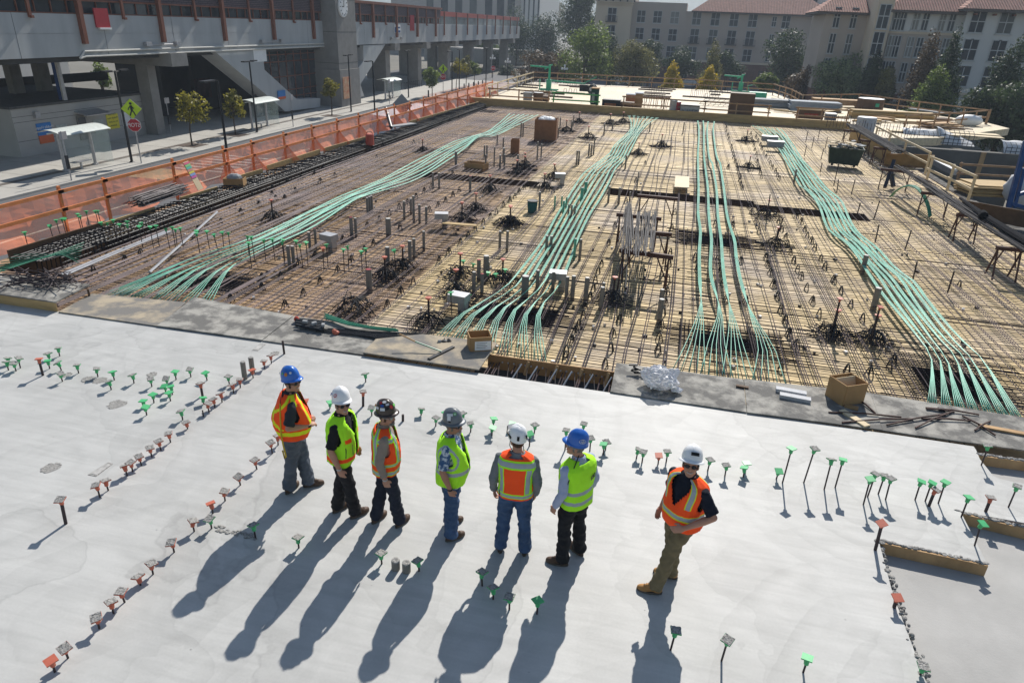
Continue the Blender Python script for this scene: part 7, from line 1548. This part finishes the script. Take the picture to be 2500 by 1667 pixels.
def person(F):
    """F: facing (deg, world), feet [(heel, toe) right, left], height, joints in the body frame: x forward, y left, z up"""
    fx = [(g(*a), g(*b)) for a, b in F.feet]
    ank = []
    for h, t in fx: d = (t-h).normalized(); ank.append((h+d*.065, math.atan2(d.y, d.x)))
    org = (ank[0][0]+ank[1][0])/2+Vector((F.off[0], F.off[1], 0)); rz = R_(F.face)
    root = thing('person', F.label, 'person', org, rz, 'site visitors standing on the slab'); s = F.h/1.78; root.scale = (s, s, s)
    inv = Matrix.Rotation(-rz, 3, 'Z')
    loc = [(inv @ (a-org)/s, y-rz) for a, y in ank]
    hipz = F.hipz; L = F.lean
    hips = [Vector((F.hx, -.092, hipz)), Vector((F.hx, .092, hipz))]
    knees = []
    for k in (0, 1):
        a, yw = loc[k]; A = Vector((a.x, a.y, .09)); mid = (A+hips[k])/2; fw = Vector((math.cos(yw), math.sin(yw), 0))
        knees.append((mid+Vector((0, 0, .015))+fw*F.bend[k], A, fw))
    tops = F.shoulder if hasattr(F, 'shoulder') else .204
    sh = [Vector((lean_fn(L, 1.42), -tops, 1.40)), Vector((lean_fn(L, 1.42), tops, 1.40))]
    nb_ = Vector((lean_fn(L, 1.5), 0, 1.5)); hy, hp_ = R_(F.head[0]-F.face), R_(F.head[1])
    hc = Vector((lean_fn(L, 1.55)+.028*math.cos(hy)+.01, .028*math.sin(hy), 1.645))
    RH = Matrix.Rotation(hy, 3, 'Z') @ Matrix.Rotation(hp_, 3, 'Y')
    def H(x, y, z): return hc+RH @ Vector((x, y, z))
    sk = F.skin
    # --- body: one continuous skin surface
    b = MB()
    b.ell(H(-.008, 0, .035), (.098, .077, .098), 18, 12, rot=RH); b.ell(H(.022, 0, -.03), (.075, .064, .085), 16, 10, rot=RH); b.ell(H(.045, 0, -.082), (.046, .045, .034), 12, 8, rot=RH)
    b.tube([H(.088, 0, .02), H(.105, 0, -.012), H(.112, 0, -.026)], [.009, .013, .014], n=8); b.ell(H(.106, 0, -.028), (.014, .019, .011), 10, 7, rot=RH)
    b.ell(H(.082, 0, .03), (.016, .052, .013), 10, 7, rot=RH); b.ell(H(.086, 0, -.060), (.012, .026, .012), 10, 7, rot=RH); b.ell(H(.078, 0, -.095), (.018, .024, .016), 10, 7, rot=RH)
    for sy in (-1, 1):
        b.ell(H(-.005, sy*.078, -.012), (.020, .011, .033), 10, 8, rot=RH); b.ell(H(.068, sy*.036, -.022), (.022, .022, .018), 10, 7, rot=RH)
    sph_tube(b, [nb_-Vector((0, 0, .06)), nb_+Vector((0, 0, .03)), hc+Vector((-.012, 0, -.05))], [.066, .058, .056])
    tp = torso_prof(F.belly*.8, -.03, .9)
    for i in range(14):
        z = .9+(1.5-.9)*i/13; hd, hw, xc = prof_at(tp, z); b.ell((xc+lean_fn(L, z), 0, z), (max(.04, hd), max(.05, hw), .055), 18, 8)
    b.ell((F.hx, 0, .93), (.095, .14, .10), 16, 10)
    for k in (0, 1):
        kn, A, fw = knees[k]; sph_tube(b, [hips[k], kn, A], [.078, .050, .036]); b.tube([A, A+fw*.05-Vector((0, 0, .04)), A+fw*.14-Vector((0, 0, .06))], [.036, .036, .025], n=10)
        el, wr = Vector(F.arm[k][0]), Vector(F.arm[k][1]); sph_tube(b, [sh[k], el, wr], [.050, .040, .027]); b.tube([el, el.lerp(wr, .35), wr], [.040, .044, .026], n=12)
        hand(b, wr, F.arm[k][2], F.arm[k][3], F.arm[k][4], flip=F.arm[k][5])
    remesh('body', b, .0062, sk, root, 2, .4)
    # --- eyes, mouth, hair
    for sy in (-1, 1): MB().ell(H(.080, sy*.031, .008), (.011, .013, .009), 8, 6, rot=RH).build('eye', WHITE, root, True)
    mo = MB(); mo.tube([H(.090, -.030, -.052), H(.099, -.012, -.060), H(.099, .012, -.060), H(.090, .030, -.052)], 0.0045 if F.smile else .004, n=6); mo.build('mouth', mat('teeth', (.5, .46, .42)) if F.smile else mat('lips', (.25, .09, .08)), root, True)
    hr = MB(); N = 20; 
    for i in range(9):
        e = -.75+1.5*i/8
        for j in range(N):
            az = R_(68)+R_(224)*j/(N-1); q = Vector((.104*math.cos(az)*math.cos(e)-.004, .083*math.sin(az)*math.cos(e), .105*math.sin(e)+.015)); hr.v.append(tuple(H(*q)))
    for i in range(8):
        for j in range(N-1): hr.f.append((i*N+j, i*N+j+1, (i+1)*N+j+1, (i+1)*N+j)); hr.mi.append(0)
    hr.build('hair', F.hair, root, True)
    if F.beard:
        bd = MB(); bd.ell(H(.066, 0, -.086), (.040, .045, .034), 12, 8, rot=RH); bd.ell(H(.094, 0, -.046), (.012, .03, .008), 10, 6, rot=RH); bd.build('beard', F.beard, root, True)
    if F.glasses:
        gl_ = MB()
        for sy in (-1, 1): gl_.ell(H(.093, sy*.033, .008), (.009, .029, .021), 10, 7, rot=RH); gl_.bar(H(.085, sy*.064, .012), H(-.005, sy*.086, .012), .006, .009)
        gl_.bar(H(.1, -.012, .014), H(.1, .012, .014), .006, .006); gl_.build('sunglasses', BLACK if F.glasses == 1 else mat('clear_lens', (.35, .33, .32)), root, True)
    # --- trousers, boots
    t = MB(); t.ell((F.hx, 0, .945), (.122+F.belly*.5, .168, .115), 20, 12); t.tube([(F.hx+F.belly*.2, 0, .93), (.004+F.belly*.35, 0, 1.03)], [.14, .145], n=22, flat=(.86+F.belly*2, 1.14, 1))
    for k in (0, 1):
        kn, A, fw = knees[k]; hem = A-Vector((0, 0, .028)); wl = F.legw*1.09
        sph_tube(t, [hips[k], hips[k].lerp(kn, .5)+fw*.012, kn], [.105*wl, .092*wl, .073*wl], 16); t.tube([kn, kn.lerp(hem, .35)-fw*.012, kn.lerp(hem, .8), hem], [.073*wl, .074*wl, .074*wl, .080*wl], n=16)
    remesh('trousers', t, .0105, F.trouser, root, 3, .5, (.018, 10, (1, 1, 1.6)))
    for k in (0, 1):
        kn, A, fw = knees[k]; lt = Vector((-fw.y, fw.x, 0)); M = Matrix((fw, lt, Vector((0, 0, 1)))).transposed(); bo_ = MB(); c0 = Vector((A.x, A.y, 0))
        bo_.ell(c0-fw*.02+Vector((0, 0, .055)), (.062, .044, .052), 14, 9, rot=M); bo_.ell(c0+fw*.115+Vector((0, 0, .036)), (.090, .050, .042), 16, 9, rot=M); bo_.ell(c0+fw*.05+Vector((0, 0, .062)), (.085, .042, .050), 14, 9, rot=M); bo_.tube([c0-fw*.01+Vector((0, 0, .06)), c0-fw*.012+Vector((0, 0, .15))], [.048, .052], n=12)
        sl_ = [c0+fw*(.06+.145*math.cos(a))+lt*(.050*math.sin(a)*(1.08 if math.cos(a) > 0 else .9)) for a in np.linspace(0, 2*math.pi, 24, endpoint=False)]
        o = remesh('boot', bo_, .008, F.boot, root, 3)
        MB().prism([(p.x, p.y) for p in sl_], .002, .026).build('sole', SOLE, o)
        lc = MB()
        for i in range(4): q = c0+fw*(.06+i*.022)+Vector((0, 0, .112-i*.011)); lc.tube([q-lt*.022, q+Vector((0, 0, .006)), q+lt*.022], .0035, n=4)
        lc.build('laces', BLACK if F.boot is not BOOTTAN else BOOTBR, o)
    # --- shirt with sleeves
    s_ = MB(); sp = torso_prof(F.belly, .004, F.shirt_hem)
    n_ = 22
    for i in range(n_):
        z = F.shirt_hem+.02+(1.475-F.shirt_hem-.02)*i/(n_-1); hd, hw, xc = prof_at(sp, z); s_.ell((xc+lean_fn(L, z), 0, z), (hd, hw, .045), 22, 8)
    for k in (0, 1):
        el, wr = Vector(F.arm[k][0]), Vector(F.arm[k][1])
        if F.sleeve == 'short': s_.tube([sh[k]-Vector((0, 0, .0)), sh[k].lerp(el, .45), sh[k].lerp(el, .86)], [.064, .066, .073], n=16); s_.ell(sh[k], (.064, .066, .060), 14, 9)
        else:
            e = .80 if F.sleeve == 'rolled' else .97
            sph_tube(s_, [sh[k], el], [.068, .056], 16); s_.tube([el, el.lerp(wr, .4), el.lerp(wr, e)], [.056, .052, .043], n=14)
            if F.sleeve == 'rolled': s_.tube([el.lerp(wr, e-.12), el.lerp(wr, e)], [.054, .055], n=14)
    s_.tube([nb_-Vector((0, 0, .04)), nb_+Vector((-.006, 0, .03))], [.078, .066], n=16)
    remesh('shirt', s_, .0105, F.shirt, root, 3, .5, (.012, 13, (1, 1, 1.0)))
    if F.collar:
        co_ = MB(); co_.lathe([(.064, .0), (.076, -.028), (.08, -.034), (.07, -.02), (.062, .0)], nb_+Vector((-.004, 0, .038)), n=18); co_.build('collar', F.shirt, root, True)
    # --- vest
    vp = torso_prof(F.belly, .026, F.vest_hem); zs = list(np.linspace(F.vest_hem, 1.36, 50))+list(np.linspace(1.368, 1.505, 22)); nn = 96
    def skip(a, z):
        da = abs(abs(a)-math.pi/2)
        if ((z-1.295)/.125)**2+(da/.36)**2 < 1: return True
        if abs(a) < .62*max(0, (z-F.vneck)/(1.50-F.vneck)) and z > F.vneck: return True
        if z > 1.475 and abs(abs(a)-math.pi) < .55: return True
        if F.open and abs(a) < .10 and z < F.vneck+.02: return True
        return False
    v = shell('vest', vp, zs, nn, F.vmat, F.vmats, root, L, .055, F.seed, skip, F.hemfn, F.back)
    sol = v.modifiers.new('thickness', 'SOLIDIFY'); sol.thickness = .008; sol.offset = 1
    # --- hat
    hat = helmet(root, hc, F.hat, F.hatm, hy, hp_, F.seed)
    if F.extra: F.extra(root, hat, dict(hc=hc, H=H, sh=sh, vp=vp, L=L, nb=nb_, knees=knees))
    return root
def band(z, a0, w): return abs(z-a0) < w
def backA(a): return abs(a) > math.pi/2
# vest patterns: a = 0 in front, +left, pi at the back. index 0 base, 1 accent, 2 silver, 3 trim
def v_orange_x(a, z):
    if band(z, 1.0, .028): return 1
    d = (math.pi-abs(a))*math.copysign(1, a)*.17
    if backA(a) and z > 1.06:
        if abs(abs(d)-(z-1.24)*.95*(1 if z > 1.24 else -1)) < .026: return 1
    if not backA(a) and abs(abs(a)-.62) < .13 and z > 1.05: return 1
    if z > 1.40 and abs(abs(a)-1.35) < .25: return 1
    return 0
def v_lime_orange(a, z):
    if band(z, .955, .028): return 1
    if band(z, .955, .034): return 0
    if not backA(a) and abs(abs(a)-.75) < .26 and band(z, 1.22, .03): return 1
    if abs(abs(a)-1.75) < .12 and z > 1.2 and z < 1.40: return 1
    if not backA(a) and (abs(abs(a)-1.0) < .03 or abs(abs(a)-.4) < .03) and 1.0 < z < 1.14: return 3
    return 0
def v_surveyor(a, z):
    # orange body, lime edges, silver tape: two hoops and braces
    if band(z, .93, .028) or band(z, 1.045, .020): return 2 if band(z, .93, .017) or band(z, 1.045, .011) else 1
    for c in (.62, 2.30):
        if abs(abs(a)-c) < .24 and z > 1.07: return 2 if abs(abs(a)-c) < .13 else 1
    if abs(z-1.405) < .03: return 2 if abs(z-1.405) < .017 else 1
    return 0
def v_lime_silver(a, z):
    if band(z, 1.06, .024): return 2
    r = math.hypot((abs(abs(a)-math.pi/2))*.20, (z-1.29)*.9)
    if .125 < r < .155: return 2
    return 0
def v_panel(a, z):
    if not backA(a): return v_surveyor(a, z)
    d = (math.pi-abs(a))*.17
    if band(z, .985, .03): return 2 if band(z, .985, .019) else 1
    if z < .95 or z > 1.452: return 0
    if z > 1.35: return 2 if 1.375 < z < 1.43 else 1
    if d < .085: return 0
    if d < .105: return 1
    if d < .155: return 2
    return 1 if d < .20 else 0
def v_lime_bands(a, z): return 2 if band(z, .985, .024) or band(z, 1.12, .024) else 0
def v_orange_silver(a, z):
    for c, w_ in ((1.075, .040),):
        if band(z, c, w_): return 2 if band(z, c, .024) else 1
    if abs(abs(a)-.72) < .22 and z > 1.20 or (abs(abs(a)-2.4) < .22 and z > 1.12): return 2 if min(abs(abs(a)-.72), abs(abs(a)-2.4)) < .13 else 1
    return 0
VMO = [VO, VY, VS, BLACK]; VML = [VL, VO, VS, BLACK]; VMS = [VO, VL, VS, BLACK]
BLUEH = mat('hat_blue', (.02, .13, .50), rough=.28, var=.05, spec=.5); WHITEH = mat('hat_white', (.80, .80, .80), rough=.3, var=.03, spec=.5); DARKH = mat('hat_dark', (.05, .035, .03), rough=.3, var=.3, scale=20, spec=.5); GREYH = mat('hat_grey', (.13, .15, .17), rough=.4, var=.15, scale=9, spec=.5)
HAIRD = mat('hair_dark', (.012, .009, .008), rough=.6, var=.3, scale=40); HAIRG = mat('hair_grey', (.16, .145, .13), rough=.7, var=.4, scale=40); HAIRB = mat('hair_brown', (.05, .03, .018), rough=.6, var=.3, scale=40)
STK = [mat('sticker_white', (.65, .65, .65)), mat('sticker_red', (.5, .04, .04)), mat('sticker_black', (.02, .02, .02)), mat('sticker_orange', (.5, .2, .05)), mat('sticker_green', (.15, .5, .1)), mat('sticker_blue', (.04, .1, .35))]
DN = (0, 0, -1)
def stickers(lst):
    def f(hat):
        for az, el, w, h, mi, rd in lst: sticker(hat, R_(az), R_(el), w, h, STK[mi], rd)
    return f
def pt_on(D, z, a, extra=.03):
    q = ring_pt(D['vp'], z, a, D['L']); n = Vector((math.cos(a), math.sin(a), 0)); return q+n*extra
def x1(root, hat, D):
    stickers(((-70, 25, .045, .05, 3, True), (-40, 30, .03, .03, 0, True), (-95, 30, .025, .03, 4, True), (-130, 28, .035, .03, 0, False)))(hat)
    MB().tube([pt_on(D, 1.44, -2.5), pt_on(D, 1.25, -2.35, .035), pt_on(D, 1.0, -2.3, .04), pt_on(D, .86, -2.2, .05), pt_on(D, .70, -2.1, .05), pt_on(D, .66, -2.2, .05), pt_on(D, .78, -2.3, .05)], .011, n=6).build('lanyard', mat('lanyard_yellow', (.55, .38, .03)), root, True)
    MB().tube([D['H'](-.09, -.05, .0), pt_on(D, 1.46, -2.6), pt_on(D, 1.2, -2.5)], .004, n=5).build('cord', BLACK, root)
    MB().lathe([(.034, -.012), (.036, 0), (.034, .012)], Vector(P1.arm[0][1]), n=12).build('watch', BLACK, root)
def x2(root, hat, D):
    stickers(((-55, 22, .045, .045, 1, True), (-55, 22.5, .026, .026, 0, True), (-95, 25, .03, .035, 5, False)))(hat)
    MB().lathe([(.031, -.01), (.033, 0), (.031, .01)], Vector(P2.arm[0][1]), n=12).build('watch', TIN, root)
def x3(root, hat, D):
    stickers(((-75, 22, .06, .035, 0, False), (-78, 40, .04, .03, 5, False), (-50, 24, .05, .03, 2, False), (-40, 45, .04, .025, 0, False), (-20, 28, .04, .05, 1, True), (-110, 25, .05, .03, 0, False), (-140, 30, .04, .03, 3, False), (-60, 62, .05, .04, 0, True), (10, 30, .04, .03, 4, False), (-95, 55, .035, .03, 1, False)))(hat)
    MB().lathe([(.031, -.01), (.033, 0), (.031, .01)], Vector(P3.arm[0][1]), n=12).build('watch', TIN, root)
def x4(root, hat, D):
    stickers(((-75, 40, .075, .03, 0, False), (-80, 22, .045, .055, 0, False), (-40, 42, .04, .04, 4, True), (-40, 42.5, .025, .025, 0, True), (-78, 8, .03, .035, 2, False)))(hat)
    MB().lathe([(.032, -.011), (.034, 0), (.032, .011)], Vector(P4.arm[0][1]), n=12).build('watch', BLACK, root)
def x5(root, hat, D):
    MB().face([(.13, -.07, .03), (.185, -.05, .06), (.185, .05, .06), (.13, .07, .03)]).build('visor', mat('visor_clear', (.5, .5, .5), rough=.1), hat)
    MB().bar((.10, .095, .02), (.17, .06, .045), .012, .035).bar((-.03, .113, .03), (.10, .10, .03), .012, .03).build('visor_arm', BLACK, hat)
    for az in (150, 205): sticker(hat, R_(az), R_(12), .03, .055, STK[2], False, name='vent')
    for s in (-1, 1): MB().tube([D['H'](.0, s*.095, .04), D['H'](.02, s*.09, -.06), D['H'](-.05, s*.07, -.14)], .005, n=5).build('chin_strap', BLACK, root)
    MB().tube([(.02, 0, 1.015), (.022, 0, .985)], [.150, .152], n=26, flat=(.9, 1.22, 1)).build('belt', BLACK, root); MB().box((-.10, .16, .985), (.03, .05, .07)).build('pouch', BLACK, root)
def x6(root, hat, D):
    o, c, u, v = sticker(hat, R_(110), R_(20), .085, .05, STK[0], True); o2, c, u, v = sticker(hat, R_(110), R_(20.5), .075, .042, BLUEH, True)
    text('lettering', 'dpr', STK[0], .036, frame_mat(c+Vector((0, .003, .001)), u, v), o2, mirror=True)
    q = pt_on(D, 1.30, -2.85, .02); text('lettering', 'tea', BLACK, .10, frame_mat(q, (-math.sin(-2.85), math.cos(-2.85), 0), (.1, 0, 1)), root, mirror=True)
    MB().tube([D['H'](-.05, .06, -.08), pt_on(D, 1.47, 2.2, .02), pt_on(D, 1.30, 1.95, .03), pt_on(D, 1.12, 1.75, .03), pt_on(D, 1.05, 1.6, .02)], .006, n=5).build('cord', BLACK, root)
def x7(root, hat, D):
    sticker(hat, R_(12), R_(20), .085, .036, STK[2]); sticker(hat, R_(26), R_(20.5), .02, .02, STK[0], True)
    MB().tube([(.03, 0, 1.01), (.03, 0, .985)], [.148, .150], n=26, flat=(.9, 1.2, 1)).build('belt', BLACK, root)
base = dict(off=(0, 0), h=1.78, hipz=.92, hx=0.0, lean=.05, bend=(.03, .03), belly=.0, smile=False, beard=None, glasses=0, legw=1.0, shirt_hem=.93, collar=True, vneck=1.22, open=True, hemfn=None, seed=1, skin=SKIN, hair=HAIRD, extra=None, hat='peak', vest_hem=.88, back=0)
def FG(**k): d = dict(base); d.update(k); return Figure(**d)
P1 = FG(label='man in blue hard hat and orange vest with yellow cross on the back', face=32, feet=(((700, 1206), (732, 1176)), ((743, 1188), (796, 1179))), h=1.79, hx=-.02, belly=.055, lean=.04, head=(-12, -6), arm=[((-.05, -.285, 1.14), (.20, -.16, 1.07), (.75, .6, -.05), (0, .3, -1), .9, 1), ((-.04, .285, 1.14), (.2, .14, 1.05), (.6, -.7, 0), (0, 0, -1), .9, -1)], smile=True, glasses=1, trouser=JEANS, boot=BOOTBR, shirt=cloth('charcoal_polo', (.03, .032, .04), .2), sleeve='short', vmat=v_orange_x, vmats=VMO, hat='peak', hatm=BLUEH, extra=x1, back=.075, legw=1.1, vest_hem=.90, seed=2)
P2 = FG(label='smiling man in white hard hat, black shirt and lime vest with orange stripe', face=6, feet=(((858, 1266), (907, 1241)), ((815, 1252), (850, 1231))), h=1.80, hx=-.02, belly=.02, head=(-42, -8), arm=[((-.03, -.27, 1.14), (.06, -.27, .89), (.25, .1, -1), (0, 1, .1), .35, 1), ((-.02, .26, 1.14), (.08, .27, .90), (.3, 0, -1), (0, -1, 0), .5, -1)], smile=True, glasses=1, hair=HAIRG, trouser=DARKP, boot=BOOTBR, shirt=cloth('black_shirt', (.012, .012, .014), .2), sleeve='short', vmat=v_lime_orange, vmats=VML, hatm=WHITEH, extra=x2, seed=3, hemfn=lambda a: .03*math.cos(3*a))
P3 = FG(label='man in sticker covered dark hard hat, beige sleeves and orange vest with silver tape', face=22, feet=(((968, 1288), (1004, 1257)), ((910, 1278), (947, 1249))), h=1.74, lean=.02, belly=.02, head=(-10, 0), arm=[((-.06, -.26, 1.13), (-.0, -.255, .88), (.2, .1, -1), (0, 1, 0), .35, 1), ((-.05, .27, 1.14), (.1, .22, .92), (.4, 0, -1), (0, -1, 0), .5, -1)], beard=HAIRG, hair=HAIRB, glasses=2, trouser=NAVYP, boot=BOOTBR, shirt=cloth('beige_shirt', (.26, .21, .175), .1), sleeve='rolled', vmat=v_surveyor, vmats=VMS, hat='full', hatm=DARKH, extra=x3, shirt_hem=.84, seed=4)
P4 = FG(label='man in grey hard hat and lime vest over a blue flowered shirt', face=4, feet=(((1090, 1321), (1139, 1302)), ((1088, 1284), (1134, 1266))), h=1.73, belly=.05, lean=.0, legw=1.08, head=(-12, -2), arm=[((-.03, -.285, 1.14), (.06, -.27, .89), (.25, .1, -1), (0, 1, .1), .6, 1), ((-.02, .28, 1.14), (.1, .27, .9), (.3, 0, -1), (0, -1, 0), .6, -1)], beard=mat('beard_grey', (.35, .33, .31), var=.3, scale=50), hair=HAIRG, glasses=1, skin=SKIN2, trouser=JEANSB, boot=BOOTBR, shirt=mat('flowered_shirt', (.05, .11, .22), rough=.9, scale=16, col2=(.50, .55, .60), thr=(.47, .53), detail=3), sleeve='short', vmat=v_lime_silver, vmats=VML, hat='full', hatm=GREYH, extra=x4, shirt_hem=.80, vest_hem=.86, seed=5)
P5 = FG(label='man seen from behind in white climbing helmet, grey sleeves and orange panel vest', face=94, feet=(((1279, 1357), (1285, 1333)), ((1221, 1350), (1221, 1326))), h=1.70, belly=.03, legw=1.05, head=(130, 0), arm=[((-.06, -.275, 1.15), (.04, -.25, .92), (.25, .25, -1), (0, 1, 0), .8, 1), ((-.06, .275, 1.15), (.02, .27, .91), (.2, -.1, -1), (0, -1, 0), .7, -1)], hair=HAIRB, trouser=JEANSB, boot=BOOTDK, shirt=cloth('grey_sweater', (.17, .18, .19), .12), sleeve='long', vmat=v_panel, vmats=VMS, hat='climb', hatm=WHITEH, extra=x5, collar=False, vest_hem=.93, seed=6)
P6 = FG(label='man in blue hard hat and lime vest facing left, pale blue shirt, black trousers', face=146, feet=(((1421, 1357), (1391, 1329)), ((1384, 1380), (1330, 1368))), h=1.74, belly=.015, head=(186, -4), arm=[((-.05, -.26, 1.14), (.03, -.27, .9), (.2, 0, -1), (0, 1, 0), .5, 1), ((-.02, .275, 1.14), (.08, .285, .90), (.3, -.05, -1), (0, -1, 0), .45, -1)], hair=HAIRG, glasses=2, trouser=BLACKP, boot=BOOTBR, shirt=cloth('pale_blue_shirt', (.36, .41, .56), .06), sleeve='long', vmat=v_lime_bands, vmats=VML, hatm=BLUEH, extra=x6, vest_hem=.89, seed=7)
P7 = FG(label='laughing man in white hat and orange vest with tan boots, facing the camera', face=228, feet=(((1650, 1412), (1590, 1394)), ((1612, 1448), (1557, 1437))), h=1.83, hx=.0, belly=.03, lean=.03, off=(.10, .06), head=(266, -18), arm=[((-.07, -.27, 1.15), (.07, -.255, .95), (.45, -.05, -1), (.2, 1, 0), .5, 1), ((-.02, .36, 1.17), (.21, .20, 1.02), (.75, -.6, -.25), (-.4, -.6, -.4), .6, -1)], smile=True, glasses=1, hair=HAIRD, trouser=KHAKI, boot=BOOTTAN, shirt=cloth('navy_polo', (.008, .011, .022), .2), sleeve='short', vmat=v_orange_silver, vmats=VMO, hat='full', hatm=WHITEH, extra=x7, legw=.95, vest_hem=.89, vneck=1.17, open=False, seed=8)
for F in (P1, P2, P3, P4, P5, P6, P7): person(F)

# ------------------------------------------------------------------ haze over the whole place
hz = MB().bx(-1005, 1005, -155, 1855, ZS-1.2, 160)
hm = bpy.data.materials.new('haze_air'); hm.use_nodes = True
n_, l_ = hm.node_tree.nodes, hm.node_tree.links
for x_ in list(n_):
    if x_.type != 'OUTPUT_MATERIAL': n_.remove(x_)
pv_ = n_.new('ShaderNodeVolumePrincipled'); pv_.inputs['Color'].default_value = (.72, .84, 1.0, 1); pv_.inputs['Density'].default_value = .00045; pv_.inputs['Anisotropy'].default_value = .2
l_.new(pv_.outputs[0], [x for x in n_ if x.type == 'OUTPUT_MATERIAL'][0].inputs['Volume'])
tag(hz.build('haze', hm), kind='stuff')
